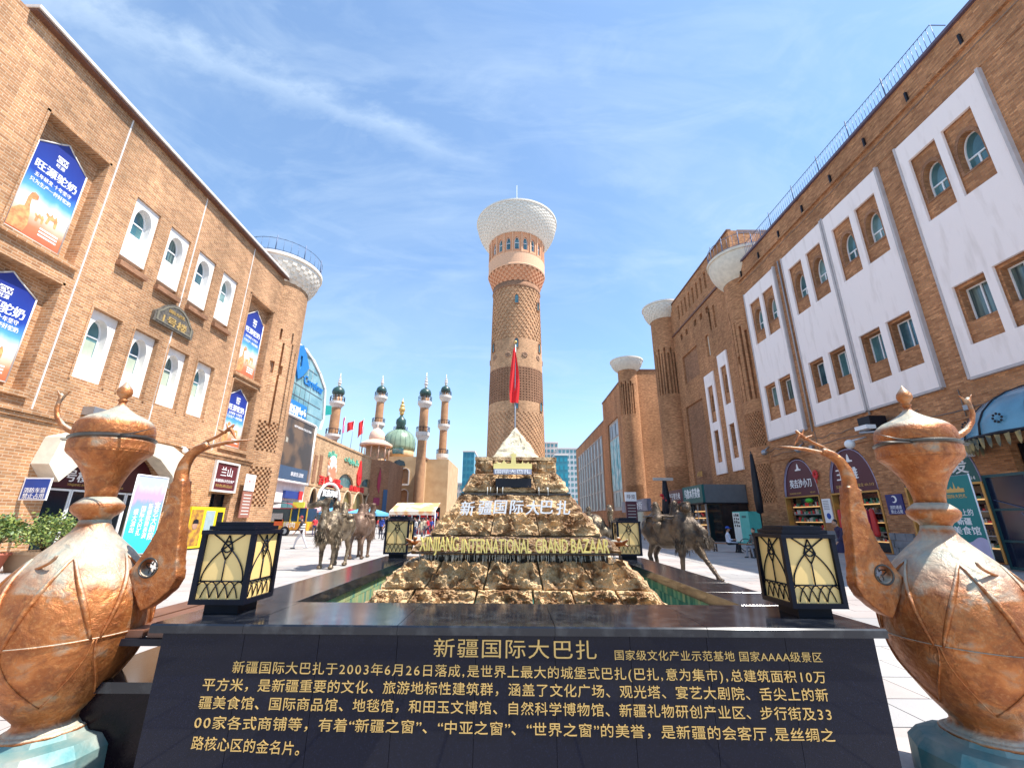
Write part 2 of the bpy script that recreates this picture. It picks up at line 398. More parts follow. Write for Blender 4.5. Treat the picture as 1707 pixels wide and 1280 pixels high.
GLV=[GLS,mat('window_glass_curtained',(.16,.24,.22),.1,var=.5,ns=2.5,spec=.9,c2=(.03,.06,.07),stretch=(1,3,.2)),mat('window_glass_deep',(.012,.045,.07),.05,var=.5,ns=1.2,spec=.9,c2=(.05,.14,.17)),mat('window_glass_pale',(.05,.15,.16),.08,var=.5,ns=.9,spec=.9,c2=(.22,.34,.34))]
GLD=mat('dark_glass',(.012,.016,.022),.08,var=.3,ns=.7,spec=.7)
PVC=mat('white_frame',(.82,.83,.84),.4,var=0)
DKM=mat('dark_metal',(.012,.013,.02),.45,metal=.1,var=.2,spec=.3)
NAVY=mat('navy_black_frame',(.004,.006,.015),.45,var=.3,ns=14,spec=.16)
STEEL=mat('grey_steel',(.35,.37,.40),.4,metal=.6,var=.1)
RAILM=mat('blue_grey_railing',(.10,.14,.24),.5,metal=.3,var=.1)
TRIM=mat('brown_coping',(.16,.07,.045),.5,var=.2)
TRIMW=mat('pale_coping',(.70,.66,.62),.5,var=.1)
GRAN=granite_mat('black_granite',(.003,.0045,.014),.05,.24)
GRAN2=mat('polished_coping_granite',(.008,.010,.016),.13,var=.5,ns=12,c2=(.035,.038,.044),spec=.5,lo=.48,hi=.75)
BRZ3=mat('dark_bronze',(.028,.02,.015),.38,metal=.5,c2=(.13,.09,.055),ns=4,bump=.9,bs=34,det=8)
GOLD=mat('gold_lettering',(.62,.41,.14),.38,metal=.35,var=.1,ns=40)
WLET=mat('white_lettering',(.86,.86,.86),.5,var=0)
COP=copper_mat()
PAT=mat('verdigris_base',(.07,.21,.22),.6,var=.3,ns=3.5,c2=(.40,.37,.30),bump=.4,bs=14,metal=.2)
BRZ=mat('bronze',(.055,.038,.025),.4,metal=.6,c2=(.26,.20,.13),ns=5,bump=.8,bs=30,det=4)
BRZ2=mat('brown_bronze',(.10,.055,.035),.5,metal=.35,c2=(.20,.125,.085),ns=6,bump=.5,bs=30)
ROCK=mat('ochre_rock',(.62,.42,.22),.5,c2=(.20,.10,.04),ns=7,bump=.9,bs=60,det=10,lo=.44,hi=.6,spec=.4)  # random dark brown patches stand in for shade in the crevices
ROCKW=mat('wet_brown_rock',(.26,.15,.06),.35,c2=(.10,.05,.02),ns=8,bump=.8,bs=50,det=9)  # darker brown carries the shade on the ledge behind the gold letters
ROCKD=mat('wet_dark_slab',(.035,.024,.018),.25,var=.4,ns=12,bump=.5,bs=20)  # dark slabs, and the painted shade of the recess under the ledge
CAPR=mat('pale_rock',(.58,.53,.40),.8,c2=(.40,.33,.22),ns=6,bump=.9,bs=24,det=8)
CREAMG=mat('cream_lamp_glass',(.80,.55,.21),.35,var=.06,ns=2,spec=.4)
RED=mat('red_paint',(.62,.03,.03),.5,var=.1)
REDF=mat('red_flag_cloth',(.75,.015,.02),.7,var=.15)
SKIN=mat('skin',(.45,.25,.17),.6,var=.1)
SKIN2=SKIN
# ================================================================ ground
SL=[mat('plaza_slab_%s'%n,c,.6,var=.2,ns=.55,det=9,bump=.2,bs=45,spec=.3,world=True) for n,c in (('pale',(.42,.39,.36)),('pink',(.40,.35,.325)),('grey',(.36,.345,.335)))]
gm=brick_mat('plaza_paving',(.40,.375,.355),(.37,.345,.33),(.27,.25,.235),1.0,.6,.012,rough=.65,stain=.08)
g=MB().add([(-900,-60,-.013),(900,-60,-.013),(900,1500,-.013),(-900,1500,-.013)],[(0,1,2,3)])
ground=structure(g,'plaza_ground',gm,recalc=False)
def slab(x,y,w=1.0,d=.6,g_=.007,h=None):
    h=-.0 + rnd.uniform(-.0015,.0015) if h is None else h
    return (x+g_,y+g_,-.012),(x+w-g_,y+d-g_,h)
slabm={}
n=0; placed=set()
rows=[]
for j in range(3,60):
    y=j*.6; off=.5 if j%2 else 0
    for i in range(-18,18):
        x=i+off
        if -2.3<x+.5<2.3 and 2.4<y<7.4: continue
        if abs(x+.5)<y*1.15+3.2: rows.append((math.hypot(x+.5,y),x,y))
rows.sort()
base=[]
for k in range(6):
    mb=MB().box((0,0,-.012),(.986,.586,rnd.uniform(-.0015,.0015))); o=mb.mesh('paving_slab'); o.materials.append(SL[k%3]); base.append(o)
for d,x,y in rows[:300]:
    o=bpy.data.objects.new('paving_slab',base[rnd.randrange(6)]); col.objects.link(o); o.location=(x+.007,y+.007,0); o.parent=ground
far=MB()
for d,x,y in rows[300:]:
    a,b=slab(x,y); k=rnd.randrange(3); far.box(a,b,mi=k)
far.obj('paving_slabs',SL,ground,kind='stuff')
# joint-coloured drain strip running down the plaza on the right
# ================================================================ hills, far sky line
# ================================================================ left building
LX=-17.8
lb=thing('bazaar_hall',(LX,21,0),'sunlit tan brick bazaar hall with two rows of white arched windows','building')
T=FL(LX)
holes=[]; wins=[]
for i in range(4):
    a=16.72+2.13*i; holes.append(rect(a,a+1.42,12.45,16.08)); wins.append((a,a+1.42,13.0,16.08,'U'))
    a=16.38+2.12*i; holes.append(rect(a,a+1.40,7.0,10.08)); wins.append((a,a+1.40,7.0,10.08,'L'))
PR=[(12.55,15.08,11.25,16.35),(12.45,14.95,5.9,10.3),(26.0,28.8,10.55,16.1),(26.0,28.65,5.8,10.1)]
holes+= [rect(*p) for p in PR]
holes.append(rarch(16.9,22.3,.02,2.9,4.75))            # entrance
holes.append(rect(26.2,28.1,.02,3.0))
MB().plate(rect(11.13,31.0,0,19.3),holes,-.6,0,T).obj('wall',BRL,lb)
MB().box((LX-1.0,11.13,0),(LX-.602,31,19.3)).obj('wall_core',BRD,lb)
MB().box((-19.2,10.0,0),(LX-.003,11.128,19.3)).obj('side_wall',BRL,lb)
MB().box((-40,11.14,19.0),(LX-1.003,34,19.28)).obj('roof',TRIM,lb)
for p in PR: MB().plate(rect(p[0]+.002,p[1]-.002,p[2]+.002,p[3]-.002),[],-.59,-.45,T).obj('recess_back',BRL,lb)
m=MB()
for a in (15.42,20.55,25.4,29.9): m.box((LX+.001,a-.03,5.3),(LX+.025,a+.03,19.25))
m.obj('joint_strip',TRIMW,lb)
m=MB()
for p in PR:
    for (a,b,c,d) in ((p[0]-.1,p[0]-.002,p[2]-.1,p[3]+.1),(p[1]+.002,p[1]+.1,p[2]-.1,p[3]+.1),(p[0]-.1,p[1]+.1,p[3]+.002,p[3]+.1)): m.plate(rect(a,b,c,d),[],.001,.05,T)
    m.plate(rect(p[0]-.14,p[1]+.14,p[2]-.2,p[2]-.002),[],.001,.16,T)
for (a,b,c,d,k) in wins:
    if k=='L':
        m.plate(rect(a-.09,a-.004,c-.1,d+.09),[],.001,.045,T); m.plate(rect(b+.004,b+.09,c-.1,d+.09),[],.001,.045,T); m.plate(rect(a-.004,b+.004,d+.004,d+.09),[],.001,.046,T)
m.obj('brick_surround',BRL,lb)
m=MB().plate(rect(11.0,31.0,5.18,5.36),[],.001,.14,T).plate(rect(11.0,31.0,5.02,5.16),[],.001,.07,T)
m.obj('string_course',BRL,lb)
MB().box((LX-.3,10.9,19.3),(LX+.28,31,19.42)).obj('eaves',TRIM,lb)
MB().box((LX-.3,10.86,19.425),(LX+.36,31,19.56)).obj('coping',TRIMW,lb)
for (a,b,c,d,k) in wins:
    hw=(b-a)/2; cx=(a+b)/2; w_=.46 if k=='U' else .43
    n1=-.1 if k=='U' else -.18
    sill=c+1.22 if k=='U' else c+1.05
    ar=arch(cx-w_,cx+w_,sill,d-1.0,d-.30)
    pn=MB().plate(rect(a+.003,b-.003,c,d-.003),[ar],n1-.38,n1,T).obj('white_panel',WHT,lb)
    wf=MB().plate(ar,[[(cx+(p[0]-cx)*.88,sill+.05+(p[1]-sill)*.93) for p in ar]],n1-.375,n1-.31,T)
    wf.plate(rect(cx-w_*.88,cx+w_*.88,d-1.08,d-1.02),[],n1-.36,n1-.315,T)
    wo=wf.obj('window',PVC,lb)
    MB().plate([(cx+(p[0]-cx)*.88,sill+.05+(p[1]-sill)*.93) for p in ar],[],n1-.375,n1-.345,T).obj('pane',rnd.choice(GLV),wo)
    if k=='L': MB().plate(rect(cx-w_*.8,cx+w_*.8,sill+.06,sill+.8),[],n1-.344,n1-.338,T).obj('blind',mat('pale_blind',(.40,.46,.36),.9),wo)
m=MB()
for (a,b,c,d,k) in wins:
    if k=='U': m.plate(rect(a-.05,b+.05,12.38,12.62),[],.002,.22,T)
m.obj('window_sill',BRD,lb)
# entrance: pale arched fascia, maroon sign, dark glass doors
m=MB().plate([(16.0,3.45),(16.55,2.85),(17.2,3.6),(18.2,4.28),(19.6,4.6),(21.0,4.28),(22.0,3.6),(22.45,3.0),(22.7,3.3),(22.7,4.6),(21.6,5.0),(17.4,5.0),(16.2,4.5)],[],.01,.7,T)
m.obj('entrance_arch',CREAM,lb)
e=MB().plate(rarch(16.95,22.25,2.72,2.9,4.7),[],-.5,-.4,T).obj('entrance_sign',mat('maroon_board',(.06,.008,.014),.4),lb)
text('国际大巴扎',.30,WLET,T,18.3,3.72,-.39,e,flip=True,depth=.02,bold=.01)
text('1号楼',.52,WLET,T,18.2,3.22,-.39,e,flip=True,depth=.02,bold=.02)
text('XINJIANG INTERNATIONAL GRAND BAZAAR',.13,GOLD,T,19.3,2.85,-.39,e,flip=True,depth=.01)
for k in range(4):
    a=17.0+1.33*k
    dr=MB().plate(rect(a,a+1.3,.03,2.68),[rect(a+.06,a+1.24,.12,2.6)],-.52,-.45,T).obj('glass_door',PVC,lb)
    MB().plate(rect(a+.06,a+1.24,.12,2.6),[],-.5,-.48,T).obj('pane',GLD,dr)
MB().plate(rect(26.2,28.1,.03,3.0),[],-.55,-.5,T).obj('shop_opening',GLD,lb)
m=MB(); 
for a in (26.22,27.15,28.06): m.plate(rect(a-.03,a+.03,.03,3.0),[],-.49,-.42,T)
m.obj('door_frame',DKM,lb)
# corner turret of the hall
def slot_dep(nu,nv,slots,depth=.28):
    def f(i,j):
        for (i0,i1,j0,j1) in slots:
            if i0<=i<i1 and j0<=j<j1: return depth
        return 0
    return f
def turret(root,cx,cy,Rr,z1,slots,lattices,matw,nu=96,nv=120,lat_d=.12):
    """slots: (angle deg, width deg, z0, z1); lattices: (a0,a1,z0,z1)"""
    def f(i,j):
        a=(i+.5)*360/nu; z=(j+.5)*z1/nv
        for (c,w_,p,q) in slots:
            if abs((a-c+180)%360-180)<w_/2 and p<z<q: return .3
        for (p,q,r0,r1) in lattices:
            if p<=a<=q and r0<z<r1 and (i+j)%2: return lat_d
        return 0
    return MB().cells(cx,cy,Rr,0,z1,nu,nv,f).obj('turret_wall',matw,root,uv=(cx,cy,Rr))
def bowl(root,cx,cy,r0,r1,z0,z1,m_,nu=56,nv=6,name='turret_cap',holes=True):
    def rz(z):
        t=max(0,min(1,(z-z0)/(z1-z0))); return r0+(r1-r0)*math.sin(t*PI/2)**.8
    o=MB().cells(cx,cy,r1,z0,z1,nu,nv,(lambda i,j:.07 if holes and (i+j)%2 and j<nv-1 else 0),rz=rz).lathe([(r1-.001,z1),(r1+.12,z1+.02),(r1+.12,z1+.25),(r1-.25,z1+.25),(r1-.25,z1-.3)],(cx,cy),48,sm=False).lathe([(.3,z0+.05),(r0-.13,z0+.05),(r0-.13,z0+.3)],(cx,cy),24)
    return o.obj(name,m_,root,uv=None)
def railing(mb,pts,h=1.0,step=.25,r=.02,post=2.0):
    L=0
    for a,b in zip(pts,pts[1:]):
        a=Vector(a); b=Vector(b); d=(b-a).length; n=max(1,int(d/step))
        for zz in (h,h*.15): mb.tube([a+Vector((0,0,zz)),b+Vector((0,0,zz))],r*1.2,4)
        for k in range(n):
            p=a+(b-a)*k/n; big=(int((L+d*k/n)/post)!=int((L+d*(k-1)/n)/post)); 
            mb.tube([p,p+Vector((0,0,h+(.25 if big else 0)))],r*(1.9 if big else .7),4)
        L+=d
TC=(-19.35,31.2); CRW=mat('cream_cap_plaster',(.76,.70,.61),.85,var=.14,ns=2,bump=.3,bs=12)
sl_=[]
for c,z0,z1 in ((-44,8.2,14.6),(-31,7.9,14.2),(-20,7.6,14.2),(-10,7.6,14.4),(2,7.6,13.8)): sl_.append((c,4,z0,z1))
sl_+=[(-37,6,14.4,15.2),(-14,6,14.4,15.2),(-44,7,11.8,12.6),(-26,7,11.7,12.4)]
turret(lb,*TC,2.35,19.9,sl_,[(300,352,2.3,5.0),(300,352,6.6,8.9) if False else (300,352,6.0,8.2)],BRL,nu=90,nv=112)
bowl(lb,*TC,2.37,3.1,19.2,20.9,CRW,nu=56,nv=7)
m=MB(); railing(m,[(TC[0]+3.05*math.cos(t*PI/18),TC[1]+3.05*math.sin(t*PI/18),21.15) for t in range(-30,20)],1.15,.3,.022)
m.obj('railing',RAILM,lb,uv=None)
MB().box((-26,31.1,0),(-19.4,33.6,19.3)).obj('end_wall',BRL,lb)
# gable piece seen at the frame's upper left corner
lc=thing('neighbouring_block',(-20,6,0),'tan brick block with grey panels at the upper left frame edge','building')
MB().box((-30,3.0,0),(-19.25,9.2,24)).obj('wall',BRL,lc)
m=MB()
for k in range(4): m.box((-19.24,9.25,12+k*2.2),(-19.1,9.95,14.1+k*2.2))
m.obj('grey_panel',mat('grey_cladding',(.33,.36,.38),.5),lc)
# posters
POSM=grad_mat('milk_poster_print',[(0,(.42,.09,.04)),(.16,(.62,.20,.09)),(.27,(.85,.60,.45)),(.36,(.80,.86,.92)),(.47,(.10,.36,.72)),(.62,(.012,.05,.34)),(1,(.012,.02,.19))],noise=.10)
DUN=mat('poster_camel_print',(.80,.42,.16),.5,c2=(.50,.20,.08),ns=6)
def poster(a,b,c,d,label):
    w_=b-a; h=d-c; cy=(a+b)/2
    t=thing('camel_milk_poster',(LX-.4,cy,c),label,'poster','camel milk posters on the tan brick hall')
    o=[(a,c),(b,c),(b,d-.16*h),(cy+.14*w_,d-.05*h),(cy,d),(cy-.14*w_,d-.05*h),(a,d-.16*h)]
    MB().plate(o,[],-.4,-.32,T).obj('print',POSM,t,uv=lambda x,y,z:((y-a)/w_,(z-c)/h))
    fr=MB()
    for p,q in zip(o,o[1:]+o[:1]): fr.tube([T(p[0],p[1],-.31),T(q[0],q[1],-.31)],.03,4)
    fr.obj('frame',TRIMW,t,uv=None)
    k=w_/1.9
    MB().plate(rect(cy-.2*k,cy+.2*k,d-.22*h,d-.155*h),[],-.319,-.312,T).obj('logo',WLET,t)
    text('CW',.24*k,mat('poster_navy',(.012,.02,.19),.5),T,cy,d-.188*h,-.308,t,flip=True,depth=.004,bold=.02)
    text('旺源',.17*k,WLET,T,cy,d-.25*h,-.315,t,flip=True,depth=.004,bold=.02)
    text('旺源驼奶',.42*k,WLET,T,cy,d-.35*h,-.315,t,flip=True,depth=.004,bold=.03,width=w_*.82)
    text('五年研发 十年坚守',.2*k,WLET,T,cy,d-.445*h,-.315,t,flip=True,depth=.004,bold=.015,width=w_*.72)
    text('只为生产一杯好驼奶',.2*k,WLET,T,cy,d-.51*h,-.315,t,flip=True,depth=.004,bold=.015,width=w_*.8)
    m=MB()                                             # camel printed at the foot of the poster
    X=lambda s,t_: (a+w_*s, c+h*t_)
    for pl in ([(.02,.02),(.30,.02),(.34,.10),(.31,.2),(.27,.26),(.26,.33),(.31,.335),(.36,.35),(.35,.385),(.27,.40),(.22,.38),(.19,.33),(.19,.24),(.12,.22),(.02,.16)],
               [(.60,.20),(.64,.20),(.66,.25),(.74,.25),(.76,.20),(.80,.20),(.80,.27),(.76,.31),(.72,.28),(.67,.31),(.64,.28),(.58,.30),(.56,.28),(.61,.26)],
               [(.42,.17),(.46,.17),(.47,.21),(.52,.21),(.53,.17),(.56,.17),(.56,.22),(.53,.25),(.50,.23),(.47,.25),(.44,.22),(.40,.24),(.39,.225),(.42,.21)]):
        m.plate([X(*p) for p in pl],[],-.319,-.313,T)
    m.obj('printed_camel',DUN,t,uv=None)
    m=MB()
    for q in range(3): m.plate([X(.55,.14-.03*q),X(.9,.14-.03*q),X(.9,.125-.03*q),X(.55,.125-.03*q)],[],-.319,-.314,T)
    m.obj('small_print',WLET,t,uv=None)
poster(12.8,14.72,11.5,16.0,'larger navy camel milk poster in the topmost recess at far left')
poster(12.62,14.6,6.15,10.05,'navy camel milk poster in the lower recess at far left, cut by the frame')
poster(26.45,28.45,10.75,15.6,'navy camel milk poster in the upper recess beside the corner turret')
poster(26.4,28.35,5.95,9.75,'navy camel milk poster in the lower recess beside the corner turret')
# number plaque
t=thing('number_plaque',(LX,20.4,10.9),'dark carved arched plaque with gold number between the window rows','plaque')
pl=[(19.1,10.85),(21.75,10.85),(21.75,11.35),(21.5,11.55),(21.2,11.9),(20.8,12.12),(20.42,12.2),(20.04,12.12),(19.64,11.9),(19.34,11.55),(19.1,11.35)]
MB().plate(pl,[],.01,.16,T).obj('board',mat('carved_wood',(.07,.06,.05),.5,c2=(.16,.14,.11),ns=9,bump=.8,bs=20),t)
MB().plate([(20.42+(p[0]-20.42)*.9,10.95+(p[1]-10.85)*.86) for p in pl],[[(20.42+(p[0]-20.42)*.82,11.0+(p[1]-10.85)*.78) for p in pl]],.161,.19,T).obj('rim',mat('carved_rim',(.2,.18,.13),.5),t)
text('1号楼',.5,GOLD,T,20.42,11.2,.17,t,flip=True,depth=.03,bold=.02,width=1.6)
text('国际大巴扎',.2,GOLD,T,20.42,11.72,.17,t,flip=True,depth=.03,bold=.01,width=1.1)
# wall sign above the shop
t=thing('shop_signboard',(LX,27,3.05),'maroon framed shop signboard with white emblem above the turret-side door','sign')
MB().plate(rect(25.9,28.2,3.08,4.9),[rect(26.03,28.07,3.2,4.78)],.01,.16,T).obj('frame',TRIMW,t)
MB().plate(rect(26.03,28.07,3.2,4.78),[],.02,.10,T).obj('board',mat('maroon_sign',(.12,.02,.025),.4),t)
text('兰山',.6,WLET,T,27.05,4.3,.105,t,flip=True,depth=.02)
text('新疆国际大巴扎特产',.2,WLET,T,27.05,3.75,.105,t,flip=True,depth=.01,width=1.8)
text('特色商品店',.2,GOLD,T,27.05,3.45,.105,t,flip=True,depth=.01,width=1.6)
# notice boards on the turret
t=thing('wall_notice',(LX,29.4,1.5),'small white and brown notice board on the corner turret','notice board')
MB().plate(rect(28.65,29.75,3.3,4.35),[],.35,.4,T).obj('upper_sheet',WLET,t)
MB().plate(rect(28.6,29.7,1.6,3.25),[],.35,.4,T).obj('lower_sheet',mat('brown_sheet',(.34,.14,.10),.5),t)
m=MB()
for k in range(7): m.plate(rect(28.75,29.55,1.8+.2*k,1.86+.2*k),[],.401,.406,T)
m.obj('print',TRIMW,t); text('文明公约',.22,RED,T,29.2,3.9,.405,t,flip=True,depth=.004)
# blue fire lane sign
t=thing('fire_lane_sign',(LX+.5,16.3,2.1),'small blue rectangular sign with white writing left of the entrance','sign')
BLU=mat('sign_blue',(.015,.07,.36),.4)
Tb=FC(16.0)
MB().plate(rect(LX+.05,LX+1.05,2.15,2.95),[],0,.04,Tb).obj('board',WLET,t); MB().plate(rect(LX+.1,LX+1.0,2.2,2.9),[],.041,.045,Tb).obj('face',BLU,t)
text('消防车道',.2,WLET,Tb,LX+.55,2.5,.05,t,depth=.004,bold=.02); text('禁止占用',.2,WLET,Tb,LX+.55,2.3,.05,t,depth=.004,bold=.02)
MB().lathe([(.10,0),(.10,.004)],(0,0),16).obj('roundel',RED,t,uv=None).matrix_local=Matrix.Translation((.05,-.35,.66))@Matrix.Rotation(R(90),4,'X')
# cyan banner at the entrance
t=thing('cyan_banner',(-16.2,20,0),'tall cyan and pink poster stand with white vertical writing beside the entrance','banner')
a=at(232,925,X=-16.2); b=at(262,925,X=-16.2)
Tn=FL(-16.2); y0,y1=18.9,20.6
MB().plate(rect(y0,y1,.1,3.3),[],0,.06,Tn).obj('print',grad_mat('cyan_print',[(0,(.02,.45,.62)),(.5,(.05,.55,.75)),(.75,(.25,.35,.75)),(.88,(.75,.35,.50)),(1,(.45,.55,.80))],noise=.25),t,uv=lambda x,y,z:(y,z/3.4))
m=MB()
for p,q in (((y0,.0),(y0,3.35)),((y1,0),(y1,3.35)),((y0,3.35),(y1,3.35))): m.tube([Tn(p[0],p[1],.03),Tn(q[0],q[1],.03)],.035,6)
m.obj('frame',PVC,t,uv=None)
for k,s in enumerate(('宴艺大剧院','新疆歌舞表演','国际大巴扎','盛大演出')): text(s,.26 if k else .34,WLET,Tn,y1-.3-.36*k,1.45,.07,t,depth=.004,bold=.015,vert=True,flip=True)
# yellow vending machine
t=thing('yellow_vending_machine',(-16.6,25.5,0),'bright yellow vending machine with cartoon print against the left hall','vending machine')
YEL=mat('vending_yellow',(.85,.62,.02),.35,var=.05)
y0,y1=23.2,25.9; xf=-16.6
MB().box((xf-.8,y0,.08),(xf,y1,2.15)).obj('cabinet',YEL,t)
MB().box((xf-.78,y0+.04,0),(xf-.03,y1-.04,.078)).obj('plinth',DKM,t)
Tv=FL(xf)
MB().plate(rect(y0+1.15,y0+1.85,.75,1.95),[],.002,.03,Tv).obj('glass',mat('vending_glass',(.35,.45,.48),.1),t)
MB().plate(rect(y0+2.1,y0+2.55,1.0,1.9),[],.002,.03,Tv).obj('screen',DKM,t)
MB().plate(rect(y0+1.2,y0+1.8,.3,.55),[],.002,.03,Tv).obj('hatch',mat('hatch_grey',(.3,.28,.1),.5),t)
MB().plate(rect(y0+.05,y0+.95,.2,2.0),[],.002,.015,Tv).obj('side_print',mat('ochre_print',(.62,.35,.03),.5,c2=(.25,.10,.04),ns=3.5),t)
MB().sph((0,0,0),(.02,.2,.22),T=lambda x,y,z:(xf+.02+x,y0+.45+y,1.2+z)).obj('printed_face',SKIN,t,uv=None)
MB().plate([(y0+.24,1.3),(y0+.66,1.3),(y0+.62,1.47),(y0+.45,1.52),(y0+.28,1.47)],[],.03,.045,Tv).obj('printed_hair',DKM,t)
# security camera + floodlight on the left wall
m=MB().box((LX+.01,17.25,5.62),(LX+.5,17.9,5.95)).tube([(LX,17.6,5.5),(LX+.3,17.6,5.62)],.04,6)
single(m,'floodlight',STEEL,'small grey floodlight on the ledge above the entrance arch','floodlight')
m=MB().sph((LX+.35,22.9,5.0),.14).tube([(LX,22.9,5.2),(LX+.35,22.9,5.15)],.04,6)
single(m,'dome_camera',PVC,'white dome camera right of the entrance arch','camera')
# planters
POTM=mat('tan_planter',(.46,.30,.18),.7); POTR=mat('terracotta',(.42,.12,.07),.7)
LEAF=[mat('leaf_green',(.10,.17,.03),.55,var=.3),mat('leaf_yellow_green',(.25,.30,.06),.55,var=.3),mat('leaf_dark',(.04,.085,.02),.55)]
WOOD=mat('branch_wood',(.14,.09,.05),.8)
def bush(c,rr,h,n,root,leaf=.09):
    m=MB(); st=MB()
    tips=[]
    for k in range(16):
        a=rnd.uniform(0,2*PI); q=rnd.uniform(.3,1); p=Vector((c[0]+math.cos(a)*rr*q,c[1]+math.sin(a)*rr*q,c[2]+h*rnd.uniform(.45,.95))); tips.append(p)
        st.tube([c,(Vector(c)+p)/2+Vector((0,0,h*.08)),p],[.02,.014,.006],5)
    for k in range(n):
        p=rnd.choice(tips)+Vector((rnd.gauss(0,.16),rnd.gauss(0,.16),rnd.gauss(0,.11)))*rr*1.6
        a=Vector((rnd.uniform(-1,1),rnd.uniform(-1,1),rnd.uniform(-.6,1))).normalized(); b=a.orthogonal().normalized()
        l=leaf*rnd.uniform(.7,1.3)
        m.add([p-a*l,p+b*l*.45,p+a*l,p-b*l*.45],[(0,1,2,3)],mi=rnd.choice((0,0,1,1,2)))
    m.obj('foliage',LEAF,root,uv=None,recalc=False,kind='stuff'); st.obj('stems',WOOD,root,uv=None)
p=at(60,945,Z=0)
for (x,y,s,pm,lab) in ((-14.6,14.35,.62,POTM,'leafy green shrub in a square tan planter left of the entrance'),(-15.1,13.3,.42,POTR,'leafy green shrub in a round terracotta pot at the left frame edge')):
    t=thing('potted_shrub',(x,y,0),lab,'potted plant')
    if pm is POTM: MB().add([(x-s*.8,y-s*.8,0),(x+s*.8,y-s*.8,0),(x+s*.8,y+s*.8,0),(x-s*.8,y+s*.8,0),(x-s,y-s,.55),(x+s,y-s,.55),(x+s,y+s,.55),(x-s,y+s,.55)],[(0,1,2,3),(4,5,6,7),(0,1,5,4),(1,2,6,5),(2,3,7,6),(3,0,4,7)]).box((x-s-.03,y-s-.03,.5),(x+s+.03,y+s+.03,.58)).obj('planter',pm,t)
    else: MB().lathe([(s*.7,0),(s,.5),(s+.04,.5),(s+.04,.58),(s*.9,.58),(s*.88,.5)],(x,y),24).obj('pot',pm,t)
    MB().lathe([(.01,.5),(s*.85,.56)],(x,y),16).obj('soil',WOOD,t)
    bush((x,y,.5),.8 if pm is POTM else .6,1.1 if pm is POTM else 1.0,1900,t,.055)
# ================================================================ right building
RX=20.0; T=FR(RX)
rb=thing('market_building',(RX,23,0),'red brick market building with white panels framing paired arched windows','building')
PAN=[(13.55,17.65,(14.18,15.52),(15.85,17.22)),(19.0,23.15,(19.4,20.85),(21.25,22.7)),(23.42,27.55,(23.8,25.2),(25.7,27.1)),(28.7,32.9,(29.1,30.55),(30.95,32.4))]
SHOPS=[(28.75,32.45,'s1'),(24.0,27.7,'s2'),(18.6,22.4,'s3')]
holes=[]
for p in PAN:
    for a,b in (p[2],p[3]): holes+= [rect(a,b,15.3,18.95),rect(a,b,8.95,11.75)]
for a,b,k in SHOPS: holes.append(arch(a,b,.02,3.3,5.9))
holes.append(rect(13.2,17.2,.02,4.7))
MB().plate(rect(9.0,33.9,0,23.2),holes,-.6,0,T).obj('wall',BRR,rb)
MB().box((RX+.602,9.0,0),(RX+1.0,33.9,23.2)).obj('wall_core',BRD,rb)
MB().box((RX+1.003,9.0,22.6),(44,60,22.9)).obj('roof',TRIM,rb)
for q in ((9.0,33.6,21.72,21.86,.16),(9.0,33.7,20.28,20.33,.03),(9.0,33.8,5.95,6.05,.06)): MB().plate(rect(*q[:4]),[],.001,q[4],T).obj('string_course',BRR,rb)
m=MB().box((RX-.16,8.95,23.2),(RX+.4,33.9,23.36)); m.obj('coping',mat('purple_coping',(.12,.08,.11),.45),rb)
m=MB()
for k in range(8):
    a=13.6+2.75*k; m.plate(rect(a,a+.09,21.9,22.5),[],.002,.12,T)
m.obj('parapet_bracket',DKM,rb)
# floor of the roof terrace railing is a thing of its own
m=MB(); railing(m,[(RX+.15,14.6,23.4),(RX+.15,33.6,23.4)],1.25,.22,.022,2.7); m.tube([(RX+.15,14.6,24.6),(RX+.9,14.6,24.6)],.025,4)
single(m,'roof_railing',RAILM,'thin blue grey railing along the roof edge of the market building','railing',uv=None)
for p in PAN:
    (a0,b0,u,v)=p
    hs=[rect(a,b,15.3,18.95) for a,b in (u,v)]+[rect(a,b,8.95,11.75) for a,b in (u,v)]
    MB().plate(rect(a0,b0,7.62,20.15),hs,.002,.13,T).obj('white_panel',WHTR,rb)
    m=MB().plate(rect(a0-.12,a0-.003,7.55,20.2),[],.002,.2,T).plate(rect(b0+.003,b0+.1,7.55,20.2),[],.002,.17,T).plate(rect(a0-.003,b0+.003,7.5,7.617),[],.002,.17,T)
    m.obj('panel_edging',mat('edging_grey',(.52,.47,.46),.7),rb)
    for a,b in (u,v):
        cx=(a+b)/2; o=arch(cx-.5,cx+.5,16.35,17.2,18.15)
        oo=arch(cx-.62,cx+.62,16.25,17.2,18.35)
        MB().plate(rect(a+.003,b-.003,15.303,18.947),[o],-.55,-.06,T).obj('window_niche',BRR,rb)
        MB().plate(oo,[o],-.058,-.03,T).obj('arch_ring',BRD,rb)
        i_=[(cx+(q[0]-cx)*.86,16.43+(q[1]-16.35)*.93) for q in o]
        f=MB().plate(o,[i_],-.42,-.34,T).plate(rect(cx-.43,cx+.43,17.0,17.07),[],-.41,-.33,T).plate(rect(cx-.035,cx+.035,16.43,17.0),[],-.41,-.335,T).obj('window',PVC,rb)
        MB().plate(i_,[],-.4,-.38,T).obj('pane',rnd.choice(GLV),f)
        h=rect(a+.12,b-.08,10.0,11.6)
        MB().plate(rect(a+.003,b-.003,8.953,11.747),[h],-.55,-.07,T).obj('window_niche',BRR,rb)
        f=MB().plate(h,[rect(a+.18,b-.14,10.06,11.54)],-.48,-.40,T).plate(rect(cx-.02,cx+.04,10.06,11.54),[],-.47,-.39,T).obj('window',PVC,rb)
        MB().plate(rect(a+.18,b-.14,10.06,11.54),[],-.46,-.44,T).obj('pane',rnd.choice(GLV),f)
m=MB()
